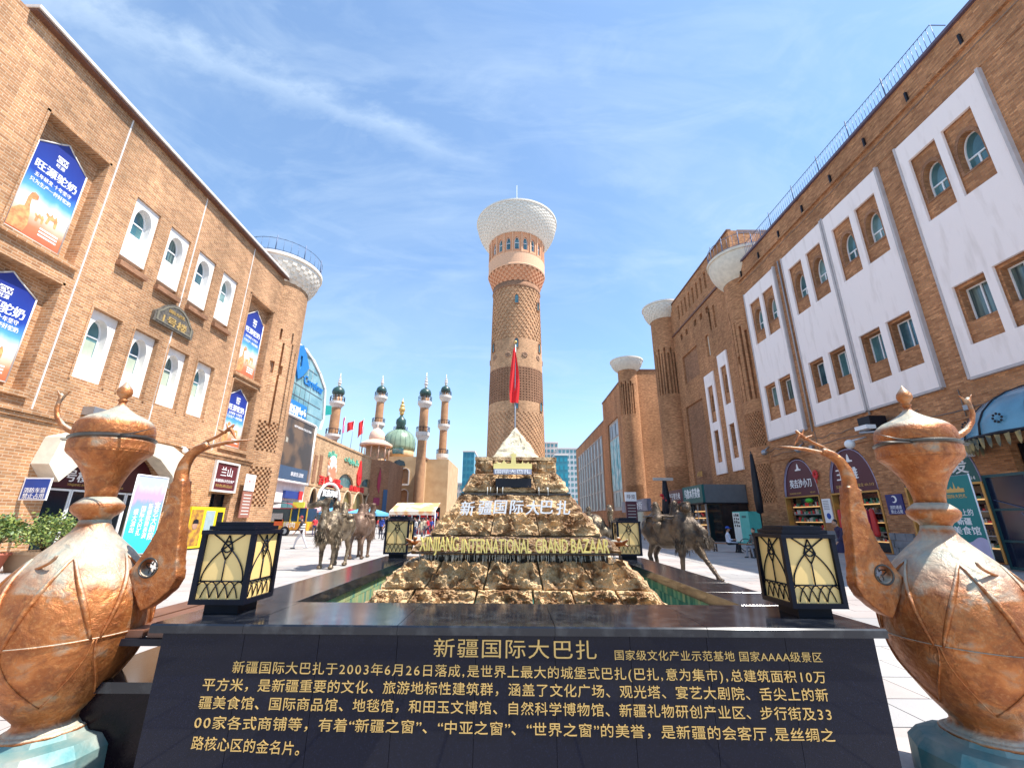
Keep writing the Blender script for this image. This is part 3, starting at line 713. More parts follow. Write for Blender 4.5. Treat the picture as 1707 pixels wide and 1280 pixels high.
for y,z0 in ((23.28,7.3),(28.05,7.3)): m.tube([(RX-.1,y,z0),(RX-.1,y,20.3)],.055,6)
m.obj('downpipe',mat('pipe_grey',(.38,.35,.34),.5),rb,uv=None)
m=MB()
for z,y0,y1,sg in ((6.45,9.2,33.2,.10),(6.9,20.5,33.4,.16),(21.4,9.5,33.5,.05)):
    n_=30; m.tube([(RX-.05,y0+(y1-y0)*i/n_,z-sg*abs(math.sin(i*.9))) for i in range(n_+1)],.018,4)
for y in (12.4,18.4,27.95): m.tube([(RX-.04,y,5.9),(RX-.04,y,7.3)],.02,4)
for y,z in ((18.0,6.3),(23.6,6.55),(28.3,6.2),(11.5,6.5)): MB().box((RX-.18,y,z),(RX-.01,y+.3,z+.22)).obj('junction_box',STEEL,rb)
m.obj('wall_cabling',mat('cable_grey',(.18,.16,.15),.6),rb,uv=None)
# stone plinth in coursed blocks
STN=mat('plinth_stone',(.24,.25,.27),.8,var=.3,ns=2,bump=.5,bs=12)
k=0
for (y0,y1) in ((17.25,18.5),(22.5,23.9),(27.8,28.65),(32.55,33.9)):
    for r in range(3):
        y=y0-(.0 if r%2 else .2)
        while y<y1:
            a=max(y,y0); b=min(y+.62,y1)
            if b-a>.08:
                d=rnd.uniform(.08,.15); MB().plate(rect(a+.008,b-.008,.36*r+.005,.36*r+.352),[],.002,d,T).obj('plinth_block',STN,rb)
            y+=.63
# shop fronts
MAR=mat('shop_maroon',(.085,.014,.03),.4,var=.05); TEA=mat('shop_teal',(.005,.11,.11),.4,var=.05)
SHELF=mat('shelf_goods',(.25,.14,.06),.6,c2=(.02,.02,.03),ns=5,lo=.4,hi=.6)
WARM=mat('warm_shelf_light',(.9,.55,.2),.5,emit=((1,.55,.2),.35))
for a,b,k in SHOPS:
    cx=(a+b)/2; bm_=TEA if k=='s3' else MAR
    g=arch(a+.12,b-.12,3.3,3.35,5.78)
    t=thing('arched_shop_sign',(RX,cx,3.3),{'s1':'maroon arched shop sign with white writing nearest the corner turret','s2':'maroon arched shop sign behind the copper spout of the right ewer','s3':'teal arched shop sign above the standing banner at right'}[k],'sign')
    MB().plate(g,[],-.25,-.12,T).obj('board',bm_,t)
    rr=MB()
    for q,(s_,mm) in enumerate(((1.0,.05),(.93,.04))):
        pts=[T(cx+(p[0]-cx)*s_*1.0,3.3+(p[1]-3.3)*s_,-.08) for p in arch(a-.02,b+.02,3.3,3.3,5.95)][2:]
        rr.tube(pts,.05 if q==0 else .03,6)
    rr.obj('arch_moulding',mat('lilac_moulding',(.42,.38,.55),.5),t,uv=None)
    if k=='s1':
        text('英吉沙小刀',.62,WLET,T,cx,4.15,-.115,t,depth=.03,bold=.02,width=2.3)
        text('YENGISAR KNIFE',.16,GOLD,T,cx+.75,3.5,-.115,t,depth=.01,width=1.3); text('4A-312',.16,GOLD,T,cx-1.1,3.5,-.115,t,depth=.01,width=.5)
    elif k=='s2':
        text('玉 雕',.75,WLET,T,cx+.35,4.35,-.115,t,depth=.03,bold=.03,width=1.7)
        text('玉器 玉雕 和田玉 珠宝 4A-313',.2,GOLD,T,cx,3.65,-.115,t,depth=.01,width=2.9)
    else:
        text('专卖',.62,WLET,T,cx-.75,4.75,-.115,t,depth=.03,bold=.03,width=1.5)
        text('批发',.62,WLET,T,cx-.6,4.0,-.115,t,depth=.03,bold=.03,width=1.5)
        text('4A-314',.22,WLET,T,cx-1.2,3.48,-.115,t,depth=.01)
    em=MB().plate([(cx-.3,5.02),(cx+.3,5.02),(cx+.3,5.1),(cx+.12,5.14),(cx+.06,5.4),(cx,5.5),(cx-.06,5.4),(cx-.12,5.14),(cx-.3,5.1)],[],-.115,-.1,T).obj('emblem',WLET,t)
    # opening below: shelves of goods in a dark interior
    s=thing('arched_shop',(RX,cx,0),{'s1':'knife shop opening with lit shelves of goods beside the corner turret','s2':'jade shop doorway with red goods behind the walking woman','s3':'dark shop doorway behind the teal standing banner'}[k],'shop')
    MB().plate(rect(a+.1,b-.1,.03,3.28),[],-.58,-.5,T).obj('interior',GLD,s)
    jm=MB()
    for q in (a+.06,b-.06): jm.plate(rect(q-.05,q+.05,.03,3.28),[],-.3,.04,T)
    jm.plate(rect(a+.01,b-.01,3.2,3.29),[],-.3,.03,T)
    jm.obj('door_jamb',mat('brass_trim',(.55,.33,.10),.35,metal=.5),s)
    for q in range(5):
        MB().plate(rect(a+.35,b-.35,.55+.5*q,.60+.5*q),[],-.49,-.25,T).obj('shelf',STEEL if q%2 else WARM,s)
        gd=MB(); x=a+.4
        while x<b-.45:
            h=rnd.uniform(.08,.3); w_=rnd.uniform(.06,.2); gd.plate(rect(x,x+w_,.605+.5*q,.605+.5*q+h),[],-.46,-.3,T,mi=rnd.randrange(4)); x+=w_+.03
        gd.obj('shelf_goods',[SHELF,RED,mat('goods_white',(.5,.48,.42),.5),mat('goods_green',(.05,.2,.12),.5)],s,kind='stuff')
    if k=='s2':
        gd=MB()
        for q in range(7):
            y=24.5+q*.4; gd.cap2((RX-.25,y,1.0+.2*(q%3)),(RX-.25,y+.05,2.2),.16,.12,8,mi=q%2)
        gd.obj('hanging_cloth',[RED,mat('rose_cloth',(.45,.04,.12),.8)],s,uv=None)
    if k=='s1': MB().sph((RX-.1,29.7,2.95),(.2,.3,.16)).obj('green_balloon',mat('green_balloon',(.06,.45,.04),.4),s,uv=None)
# poster + blue sign between the shops
t=thing('wall_notice',(RX,28.2,1.6),'white wall notice with a blue emblem between two maroon arched shops','notice board')
MB().plate(rect(27.85,28.6,1.55,3.0),[],.002,.05,T).obj('sheet',WLET,t)
m=MB()
for q in range(6): m.plate(rect(28.0,28.5,2.85-.1*q,2.89-.1*q),[],.051,.055,T)
m.obj('print',STEEL,t); MB().plate([(28.2+.18*math.cos(i),1.95+.18*math.sin(i)) for i in [k*PI/8 for k in range(16)]],[],.051,.06,T).obj('emblem',BLU,t)
t=thing('blue_wall_sign',(RX,23.1,1.9),'blue wall sign with a white crescent right of the jade shop','sign')
MB().plate(rect(22.65,23.65,2.0,3.0),[],.002,.06,T).obj('board',mat('deep_blue',(.01,.02,.16),.4),t)
MB().plate([(23.15+.18*math.cos(a_),2.75+.18*math.sin(a_)) for a_ in [R(60+k*15) for k in range(17)]]+[(23.2+.13*math.cos(a_),2.75+.13*math.sin(a_)) for a_ in [R(300-k*15) for k in range(17)]],[],.061,.07,T).obj('crescent',WLET,t)
text('消防通道',.2,WLET,T,23.15,2.35,.062,t,depth=.004,bold=.01,width=.7); text('禁止占用',.2,WLET,T,23.15,2.13,.062,t,depth=.004,bold=.01,width=.7)
# awning over the market entrance
t=thing('glass_awning',(19,15.4,4.8),'blue glazed dome awning with dark ribs over the right entrance','awning')
m=MB(); rb_=MB(); n=10; FRG=mat('fringe',(.06,.08,.07),.7,c2=(.35,.26,.1),ns=3); cxx,cyy,z0=RX,15.4,4.75; rx,ry,rz=2.2,2.7,1.9
vs=[];fs=[]
for i in range(n+1):
    th=PI*i/n
    for j in range(7):
        ph=PI/2*j/6; vs.append((cxx-rx*math.sin(th)*math.cos(ph),cyy-ry*math.cos(th)*math.cos(ph),z0+rz*math.sin(ph)))
for i in range(n):
    for j in range(6): q=i*7+j; fs.append((q,q+7,q+8,q+1))
m.add(vs,fs,True); m.obj('glazing',mat('awning_glass',(.12,.30,.42),.18,var=.3,ns=1.2,spec=.8),t,uv=None)
for i in range(0,n+1,2): rb_.tube(vs[i*7:i*7+7],.045,6)
rb_.tube([vs[i*7] for i in range(n+1)],.07,6); rb_.obj('rib',DKM,t,uv=None)
for i in range(26):
    th=PI*(i+.5)/26; x=cxx-rx*math.sin(th)*1.01; y=cyy-ry*math.cos(th)*1.01; a_=.1
    MB().add([(x,y-a_,z0-.02),(x,y+a_,z0-.02),(x,y+a_*.6,z0-.38),(x,y,z0-.5),(x,y-a_*.6,z0-.38)],[(0,1,2,3,4)]).obj('fringe_scallop',FRG,t,uv=None,recalc=False)
for q in (1,3,5,7,9):
    c=Vector(vs[q*7+1]); mm=MB()
    for k in range(8):
        a_=k*PI/4; d=Vector((-(c.x-cxx),0,0)); mm.sph((c.x-.05,c.y+.15*math.cos(a_),c.z+.15*math.sin(a_)+.05),(.02,.05,.05),6,4)
    mm.obj('rosette',DKM,t,uv=None)
e=thing('market_entrance',(RX,15.2,0),'dark market entrance opening under the blue awning','entrance')
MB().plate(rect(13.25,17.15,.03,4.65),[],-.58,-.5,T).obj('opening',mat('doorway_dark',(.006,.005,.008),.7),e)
mm=MB()
for q in (13.25,15.2,17.1): mm.plate(rect(q-.05,q+.05,.03,4.65),[],-.45,-.3,T)
mm.obj('door_frame',DKM,e)
# white lamp box, projecting arm, floodlight, cctv
m=MB().box((18.6,18.3,4.3),(19.7,19.1,5.1)); single(m,'air_conditioner',PVC,'white air conditioner box on the wall beside the awning','air conditioner')
t=thing('sign_bracket',(RX,21,6.1),'steel bracket arm reaching out from the wall above the right ewer','bracket')
MB().tube([(RX,20.6,6.0),(18.2,22.2,6.05)],.06,6).tube([(RX,20.2,5.7),(18.6,21.8,6.0)],.03,6).tube([(18.2,22.2,6.05),(RX-.1,22.9,6.25)],.04,6).tube([(RX-.4,20.3,6.15),(RX-.4,20.3,5.4)],.07,6).obj('arm',STEEL,t,uv=None)
MB().box((18.9,22.2,6.2),(19.8,23.0,7.0)).obj('floodlight',DKM,t)
MB().box((18.4,21.9,6.25),(18.9,22.7,6.45)).obj('lamp_head',PVC,t); MB().sph((18.9,23.9,5.75),.26).tube([(18.9,23.9,5.9),(19.9,23.9,6.15)],.05).obj('cctv_camera',PVC,t,uv=None)
for y,z in ((33.3,6.7),(29.3,6.3)):
    m=MB().sph((19.55,y,z),.22).tube([(19.55,y,z+.1),(20,y,z+.45)],.05)
    single(m,'wall_lamp',STEEL,'round wall lamp below the leftmost white panel' if y>30 else 'small grey wall lamp above the knife shop arch','lamp')
# red ribbon knot on the knife shop arch
m=MB()
for k in range(9):
    a_=k*.7; m.sph((19.85,28.55+.16*math.cos(a_),4.55+.16*math.sin(a_)*(1.3)),(.07,.12,.1),6,4)
m.tube([(19.85,28.55,4.5),(19.8,28.45,4.0)],.04)
single(m,'ribbon_knot',RED,'red ribbon knot hanging on the edge of the knife shop arch','decoration',uv=None)
# teal standing banner + glazed door leaf
t=thing('standing_banner',(17.2,16.7,0),'teal standing banner with white writing and gold skyline behind the right ewer','banner')
Tq=FR(17.2); y0,y1=16.45,17.75
TEAL=mat('banner_teal',(.004,.20,.20),.5,var=.05)
MB().plate(rect(y0,y1,.05,3.35),[],-.05,0,Tq).obj('cloth',mat('banner_lilac',(.52,.48,.68),.6),t)
MB().plate([(y0+.01,1.02)]+[(y0+.01+(y1-y0-.02)*k/12,1.02+.09*math.sin(k*.75)-.05*k/12) for k in range(1,13)]+[(y1-.01,3.34),(y0+.01,3.34)],[],.001,.004,Tq).obj('teal_field',TEAL,t)
cx=(y0+y1)/2
MB().plate([(cx-.35,2.72),(cx+.35,2.72),(cx+.35,2.86),(cx+.2,2.86),(cx+.15,2.95),(cx+.1,2.86),(cx+.04,2.86),(cx,3.12),(cx-.04,2.86),(cx-.1,2.86),(cx-.16,2.95),(cx-.22,2.86),(cx-.35,2.86)],[],.005,.009,Tq).obj('skyline_emblem',GOLD,t)
text('国际大巴扎',.16,GOLD,Tq,cx,2.58,.006,t,depth=.003,bold=.02,width=.75)
text('舌尖上的',.27,WLET,Tq,cx,1.98,.006,t,depth=.003,bold=.015,width=.85)
text('新疆',.28,WLET,Tq,cx,1.66,.006,t,depth=.003,bold=.03); text('美食馆',.32,WLET,Tq,cx,1.33,.006,t,depth=.003,bold=.025,width=1.0)
mm=MB()
for q in (y0,y1): mm.tube([Tq(q,.0,-.02),Tq(q,3.38,-.02)],.025,6)
mm.obj('banner_frame',PVC,t,uv=None)
t=thing('glass_door_leaf',(17.6,15.6,0),'open glazed door leaf with teal frame at the right frame edge','door')
Td=FR(17.6); y0,y1=14.9,16.35
MB().plate(rect(y0,y1,.05,3.3),[rect(y0+.08,y1-.08,2.1,3.2),rect(y0+.08,y1-.08,.15,.95),rect(y0+.08,y1-.08,1.03,2.02)],-.04,.03,Td).obj('frame',mat('teal_frame',(.01,.06,.07),.4),t)
MB().plate(rect(y0+.08,y1-.08,.15,3.2),[],-.02,0,Td).obj('pane',mat('dark_blue_glass',(.006,.014,.035),.1,spec=.7),t)
m=MB().tube([Td(y0+.1,2.0,.05),Td(y1-.2,2.4,.05)],.012).tube([Td(y0+.5,1.0,.05),Td(y0+.15,1.4,.05),Td(y0+.5,1.95,.05)],.012); m.obj('cable',RAILM,t,uv=None)
# ---------------------------------------------------------------- turret 1 and the tall block
tb=thing('tall_brick_block',(RX,45,0),'taller red brick block with round turrets and pale bowl shaped caps','building')
A=lambda l:[(180+a,w_,p,q) for a,w_,p,q in l]
turret(tb,21.25,34.7,1.8,22.6,A([(-35,5,11.2,17.6),(-20,4.5,11.2,18.4),(-5,5,11.2,18.6),(10,4.5,11.2,18.2),(25,5,11.2,17.8),(40,5,11.2,17.2),(-28,7,18.2,19.0),(-12,7,18.8,19.5),(-28,7,14.2,15),(2,7,14.4,15.2)]),[(160,235,3.0,5.9),(160,235,7.3,10.0)],BRR,nu=100,nv=130)
bowl(tb,21.25,34.7,1.82,2.85,22.2,24.4,CREAM,nu=60,nv=8,holes=False)
m=MB(); railing(m,[(21.25+2.75*math.cos(t_*PI/18),34.7+2.75*math.sin(t_*PI/18),24.65) for t_ in range(2,36)],1.3,.3,.024,1.5)
m.obj('railing',RAILM,tb,uv=None)
BL=[(37.3,39.1,5.85,16.9),(40.3,42.35,5.85,15.85)]
holes=[]
for a,b,z0,z1 in BL:
    c=(a+b)/2; holes+=[rect(c-.55,c+.55,z1-5.0,z1-1.3),rect(c-.5,c+.5,z0+1.1,z0+4.2)]
holes+=[rect(43.3,47.3,16.6,19.9),rect(43.6,48.0,2.6,14.0)]
for k in range(5): holes.append(rect(39.6+1.5*k+(.9 if k>2 else 0),40.2+1.5*k+(.9 if k>2 else 0),22.0,22.7))
slots_=[(40.4,41.1,17.6,19.9),(38.4,38.75,19.8,22.2),(39.4,39.75,19.9,22.3)]
for s in slots_: holes.append(rect(*s))
ups=[]
for k in range(8): ups.append(rect(39.2+1.05*k,39.65+1.05*k,24.6,26.5))
MB().plate(rect(33.92,52.6,0,27.5),holes+ups,-.5,0,T).obj('wall',BRR,tb)
MB().box((RX+.503,33.92,0),(RX+.9,52.6,27.5)).obj('wall_core',BRD,tb)
MB().box((RX+.903,33.92,27.2),(44,52.6,27.6)).obj('roof',TRIM,tb)
MB().box((RX+.903,33.93,22.95),(44,34.3,27.2)).obj('south_parapet',BRR,tb)
MB().plate(rect(33.9,52.6,23.35,23.55),[],.002,.14,T).plate(rect(33.9,52.6,27.5,27.65),[],-.3,.1,T).obj('string_course',TRIM,tb)
mm=MB()
for u_ in ups: mm.plate([(p[0],p[1]) for p in u_],[],-.49,-.3,T)
for s in slots_: mm.plate(rect(*s),[],-.49,-.25,T)
mm.obj('slit_window',CREAM,tb)
MB().plate(rect(43.303,47.297,16.603,19.897),[],-.45,-.2,T).plate(rect(43.603,47.997,2.603,13.997),[],-.45,-.2,T).obj('recessed_brick_field',BRD,tb)
for a,b,z0,z1 in BL:
    c=(a+b)/2; hu=rect(c-.55,c+.55,z1-5.0,z1-1.3); hl=rect(c-.5,c+.5,z0+1.1,z0+4.2)
    MB().plate(rect(a,b,z0,z1),[hu,hl],.002,.13,T).obj('white_panel',WHTR,tb)
    o=arch(c-.35,c+.35,z1-3.9,z1-3.0,z1-2.1)
    MB().plate([(p[0]*1.0,p[1]) for p in rect(c-.547,c+.547,z1-4.997,z1-1.303)],[o],-.45,-.06,T).obj('window_niche',BRR,tb)
    f=MB().plate(o,[[(c+(q[0]-c)*.84,z1-3.84+(q[1]-z1+3.9)*.92) for q in o]],-.4,-.33,T).plate(rect(c-.3,c+.3,z1-3.2,z1-3.13),[],-.39,-.32,T).obj('window',PVC,tb)
    MB().plate(o,[],-.44,-.41,T).obj('pane',GLS,f)
    h=rect(c-.4,c+.4,z0+2.2,z0+4.1)
    MB().plate(rect(c-.497,c+.497,z0+1.103,z0+4.197),[h],-.45,-.06,T).obj('window_niche',BRR,tb)
    f=MB().plate(h,[rect(c-.34,c+.34,z0+2.26,z0+4.04)],-.4,-.33,T).plate(rect(c-.03,c+.03,z0+2.26,z0+4.04),[],-.39,-.32,T).obj('window',PVC,tb)
    MB().plate(h,[],-.44,-.41,T).obj('pane',GLS,f)
# turrets 2 and 3, the wall facing the square
def tlat(cx): return cx
Y2=51.0; x2=(at(1087,560,Y=Y2).x+at(1132,560,Y=Y2).x)/2; r2=(at(1132,560,Y=Y2).x-at(1087,560,Y=Y2).x)/2*.97
zc2=zat(527,Y2-r2,1100)
turret(tb,x2,Y2,r2,zc2,[(180+a,6,16.2,21.5) for a in range(-20,110,13)]+[(180+a,8,21.3,22.2) for a in range(-20,110,26)],[(170,290,3.2,7.6)],BRR,nu=100,nv=150,lat_d=.1)
bowl(tb,x2,Y2,r2*1.03,r2*1.5,zc2-.1,zc2+1.7,CRW,nu=50,nv=8)
MB().box((x2+.5,Y2+.2,0),(24,53.6,zc2+1.5)).obj('turret_backing',BRR,tb)
Y3=66.0; x3=(at(1030,650,Y=Y3).x+at(1061,650,Y=Y3).x)/2+.2; r3=(at(1061,650,Y=Y3).x-at(1030,650,Y=Y3).x)/2*.99
zc3=zat(614,Y3-r3,1050)
eb=thing('rear_brick_wing',(19,66,0),'red brick wing with the farthest capped turret and teal window posters','building')
turret(eb,x3,Y3,r3,zc3,[(180+a,7,zc3-7.5,zc3-2.4) for a in range(0,110,15)]+[(180+a,9,zc3-2.8,zc3-2) for a in range(0,110,30)],[(180,300,3.0,6.5)],BRR,nu=90,nv=120,lat_d=.08)
bowl(eb,x3,Y3,r3*1.02,r3*1.7,zc3-.1,zc3+1.5,CRW,nu=46,nv=7)
zw=zat(618,66,1080)
MB().box((x3+.5,66.0,0),(34,67.0,zw)).obj('facing_wall',BRR,eb)
MB().box((x3+.5,65.9,zw),(34,67.1,zw+.25)).obj('coping',TRIM,eb)
# more wings down the street
TT=FR(18.2); z1=zat(655,76,1022)
WINP=mat('window_strip',(.46,.43,.40),.6); GLF=mat('far_pane',(.10,.085,.085),.3,c2=(.26,.24,.24),ns=.5)
MB().plate(rect(68,84,0,z1),[rect(72.5,80.5,3.2,z1-5.2)],-.5,0,TT).box((18.703,68,0),(30,84,z1)).obj('wall',BRR,eb)
MB().box((18.1,67.8,z1),(30,84.2,z1+.25)).obj('coping',TRIM,eb)
MB().box((18.205,67.6,0),(21,67.99,z1)).obj('end_wall',BRR,eb)
MB().plate(rect(72.5,80.5,3.2,z1-5.2),[],-.45,-.3,TT).obj('white_panel',WINP,eb)
for q,(a,b) in enumerate(((72.9,75),(75.5,77.6),(78.1,80.2))):
    MB().plate(rect(a,b,3.8,6.2),[],-.29,-.2,TT).obj('pane',GLF,eb); MB().plate(rect(a,b,6.6,z1-8.5),[],-.29,-.2,TT).obj('teal_poster',mat('poster_teal',(.05,.35,.42),.5,c2=(.5,.6,.6),ns=.8),eb)
    MB().plate(rect(a,b,z1-8.2,z1-5.8),[],-.29,-.2,TT).obj('pane',GLF,eb)
fb=thing('far_street_block',(18,100,0),'far brick block with tall grid of pale windows at the end of the right side','building')
TT=FR(18.6); z1=zat(703,86,990)
MB().plate(rect(84.5,125,0,z1),[],-.5,0,TT).box((19.103,84.5,0),(34,125,z1)).obj('wall',BRR,fb)
MB().box((18.5,84.3,z1),(34,125,z1+.25)).obj('coping',TRIM,fb)
for c_ in range(9):
    a=88+c_*3.7
    wo=MB().plate(rect(a,a+2.9,3.5,z1-2.5),[rect(a+.25,a+2.65,3.8+r_*(z1-6.2)/4,3.5+(r_+1)*(z1-6.2)/4) for r_ in range(4)],.01,.15,TT).obj('window_bay',WINP,fb)
    MB().plate(rect(a+.2,a+2.7,3.7,z1-2.7),[],.005,.04,TT).obj('pane',GLF,wo)
# ---------------------------------------------------------------- ground floor things of the right side
t=thing('round_wall_plaque',(RX,46,6),'dark round plaque with gold characters on the tall brick block','plaque')
MB().lathe([(1.0,0),(1.0,.15)],(0,0),20,sm=False).obj('board',DKM,t,uv=None).matrix_local=Matrix.Translation((-.02,0,.2))@Matrix.Rotation(R(-90),4,'Y')
text('4号楼',.62,GOLD,FR(RX),46,6.3,.2,t,depth=.03,bold=.02,width=1.3); MB().box((RX-.5,45.6,4.4),(RX-.02,46.4,5.0)).obj('lamp',WLET,t)
k=thing('souvenir_kiosk',(17,47,0),'dark kiosk shop with maroon and teal fascia signs below the round plaque','kiosk')
kx=16.4; Tk=FR(kx); ky0,ky1=at(1213,880,X=kx).y,at(1112,860,X=kx).y
ky0=37.6;ky1=47.5
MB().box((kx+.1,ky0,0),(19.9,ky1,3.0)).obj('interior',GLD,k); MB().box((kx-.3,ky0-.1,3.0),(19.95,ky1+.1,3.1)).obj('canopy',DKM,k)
MB().box((kx,ky0-.05,3.1),(19.95,ky0+.2,4.6)).obj('side_fascia',mat('kiosk_grey',(.12,.14,.16),.5),k)
MB().plate(rect(ky0,ky0+4.3,3.1,4.6),[],.001,.2,Tk).obj('teal_fascia',TEA,k); MB().plate(rect(ky0+4.35,ky1,3.1,4.5),[],.001,.2,Tk).obj('maroon_fascia',MAR,k)
text('乌鲁木齐美食',.9,WLET,Tk,ky0+2.15,3.95,.21,k,depth=.03,bold=.02,width=3.4); text('特产干果专卖',.7,WLET,Tk,ky0+6.8,3.9,.21,k,depth=.03,bold=.02,width=3.6)
text('XINJIANG SPECIALTY FOOD',.2,RED,Tk,ky0+6.9,3.3,.21,k,depth=.02,width=3.8)
mm=MB()
for q in range(7): a=ky0+.1+q*(ky1-ky0-.2)/6; mm.plate(rect(a-.06,a+.06,0,3.0),[],-.05,.05,Tk)
mm.obj('door_frame',STEEL,k)
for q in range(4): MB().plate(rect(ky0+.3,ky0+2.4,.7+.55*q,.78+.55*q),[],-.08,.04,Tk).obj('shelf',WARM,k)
mm=MB()
for q in range(60): y=rnd.uniform(ky0+.3,ky1-.3); z=rnd.uniform(.2,2.4); mm.plate(rect(y,y+.25,z,z+.2),[],-.09,-.02,Tk,mi=rnd.randrange(3))
mm.obj('goods',[SHELF,WINP,RED],k,kind='stuff')
k=thing('market_stall',(16.5,60,0),'low dark market stall with grey awning sign farther down the right side','stall')
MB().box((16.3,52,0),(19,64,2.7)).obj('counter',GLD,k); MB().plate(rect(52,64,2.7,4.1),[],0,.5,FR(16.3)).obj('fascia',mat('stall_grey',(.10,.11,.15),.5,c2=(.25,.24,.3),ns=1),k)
text('新疆美食街',1.0,WLET,FR(16.3),58,3.4,.51,k,depth=.02,width=8)
# dark tall board, poles, lamp standards
t=thing('pylon_sign',(12.0,44,0),'maroon directory pylon with a white head near the far camel','sign')
x0,x1=at(1042,820,Y=44).x,at(1060,820,Y=44).x; zt=zat(820,44,1050)
MB().box((x0,44,0),(x1,44.3,zt-.9)).obj('board',MAR,t); MB().box((x0,43.98,zt-.88),(x1,44.32,zt)).obj('head',WLET,t)
mm=MB()
for q in range(7): mm.box((x0+.15,43.96,zt-1.3-.28*q),(x1-.15,43.995,zt-1.22-.28*q))
mm.obj('lines',WINP,t); text('导览',.45,MAR,FC(43.98),(x0+x1)/2,zt-.45,.01,t,depth=.01)
pA=at(1247,775,Y=31); pB=at(1268,858,Y=31)
t=thing('folded_parasol',(pB.x,31,0),'tall folded black parasol standing before the corner turret','parasol')
MB().lathe([(.02,6.3),(.10,6.15),(.20,4.8),(.26,3.0),(.22,2.2),(.05,2.1)],(pB.x-.0,31),14).obj('cloth',DKM,t,uv=None); MB().tube([(pB.x,31,0),(pB.x,31,6.4)],.04).box((pB.x-.4,30.6,0),(pB.x+.4,31.4,.12)).obj('pole',DKM,t,uv=None)
for (px,py,Y,lab) in ((1107,797,44,'dark folded parasol with red trim left of the kiosk'),):
    p=at(px,py,Y=Y); t=thing('folded_parasol',(p.x,Y,0),lab,'parasol')
    MB().lathe([(.02,p.z),(.2,p.z-.2),(.5,2.6),(.1,1.8)],(p.x,Y),12).obj('cloth',DKM,t,uv=None); MB().tube([(p.x,Y,0),(p.x,Y,p.z)],.06).obj('pole',DKM,t,uv=None)
    m=MB()
    for q in range(6): m.sph((p.x-.5+.2*q,Y-.3,4.0-.25*q),(.2,.1,.16),6,4)
    m.obj('red_trim',RED,t,uv=None)
# pale lamp cluster on a post above it
p=at(1105,798,Y=40); t=thing('lamp_post',(p.x,40,0),'slim dark lamp post with a pale cross bar near the kiosk','lamp post')
MB().tube([(p.x,40,0),(p.x,40,p.z)],.05).obj('post',DKM,t,uv=None); MB().box((p.x-.9,39.9,p.z-.15),(p.x+.9,40.1,p.z+.1)).obj('cross_bar',WINP,t)
# teal vending machine
t=thing('teal_vending_machine',(18.2,35.3,0),'teal and white vending machine against the brick turret','vending machine')
VT=mat('vending_teal',(.08,.48,.44),.35,var=.1)
yv0,yv1=32.6,34.9; xv=17.2
MB().box((xv,yv0,.05),(xv+.9,yv1,2.3)).obj('cabinet',VT,t)
Tv=FR(xv); MB().plate(rect(yv0+1.25,yv1-.03,.15,2.22),[],.002,.03,Tv).obj('white_door',mat('vend_white',(.72,.78,.74),.3),t)
mm=MB()
for q in range(12): y=yv0+1.35+(q%3)*.3; z=1.2+(q//3)*.25; mm.plate(rect(y,y+rnd.uniform(.12,.24),z,z+rnd.uniform(.1,.2)),[],.031,.04,Tv)
mm.obj('product_print',DKM,t); MB().plate(rect(yv0+.35,yv0+.95,1.85,2.0),[],.002,.02,Tv).obj('label_print',mat('teal_dark',(.01,.12,.14),.4),t)
# ================================================================ tower
TX,TY=.75,87.0
tw=thing('sightseeing_tower',(TX,TY,0),'tall round brick sightseeing tower with a flaring white crown','tower')
PE=mat('peach_drum',(.70,.33,.17),.8,var=.08,ns=.6); PE2=mat('peach_band',(.74,.42,.25),.8,var=.05)
def rsh(z): return 6.15-(6.15-5.25)*min(1,z/51.5)
def zf(py,Rr=5.6): return zat(py,TY-Rr,860)
z562,z610,z667,z685=zf(562),zf(610),zf(667),zf(685)
nu=112
def band(name,z0,z1,nv,dep,m_): return MB().cells(TX,TY,5.8,z0,z1,nu,nv,dep,rz=rsh).obj(name,m_,tw,uv=(TX,TY,5.6))
band('lattice_band',0,z685,60,lambda i,j:.09 if (i+j)%3==0 else 0,BRT)
band('plain_band',z685,z667,2,lambda i,j:0,BRT)
band('dark_band',z667,z610,26,lambda i,j:.09 if (i%2==0 and j%2==0) else 0,BRD)
med=[]
band('medallion_band',z610,z562,2,lambda i,j:0,BRT)
def dia(i,j):
    q,b=divmod(j,3); a=(i+(q%2)*3)%6
    return .17 if abs(a-2.5)<=(2.6-b*1.0) else 0
z484=49.6
MB().cells(TX,TY,5.8,z562,z484,186,48,dia,rz=rsh).obj('diaper_band',BRT,tw,uv=(TX,TY,5.6))
for k in range(10):
    a=R(-90+18+36*k); zc=z562-1.9-1.8; r=rsh(zc)
    mm=MB()
    for q in range(8): b=q*PI/4; mm.sph((0,.42*math.cos(b),.42*math.sin(b)),(.16,.24,.24),8,5)
    mm.sph((0,0,0),(.12,.2,.2),8,5)
    mb=MB(); mb.v=[(TX+math.cos(a)*(r+x)-math.sin(a)*y,TY+math.sin(a)*(r+x)+math.cos(a)*y,zc+z) for x,y,z in mm.v]; mb.f=mm.f; mb.sm=mm.sm; mb.mi=mm.mi
    mb.obj('medallion',BRD,tw,uv=None)
for k,zc in ((0,zf(497)),(0,z562-1.2),(0,zf(673)),(2,zf(672)),(-2,z562-1.3),(2,z562-1.3),(2,zf(500))):
    a=R(-90+k*30); r=rsh(zc)
    mb=MB(); o=arch(-.38,.38,-1.0,.3,1.0); T_=lambda s,t_,n:(TX+math.cos(a)*(r+n)-math.sin(a)*s,TY+math.sin(a)*(r+n)+math.cos(a)*s,zc+t_)
    wo=MB().plate([(p[0]*1.25,p[1]*1.15) for p in o],[o],-.1,.18,T_).obj('window',BRD,tw); MB().plate(o,[],-.08,.05,T_).obj('pane',GLS,wo)
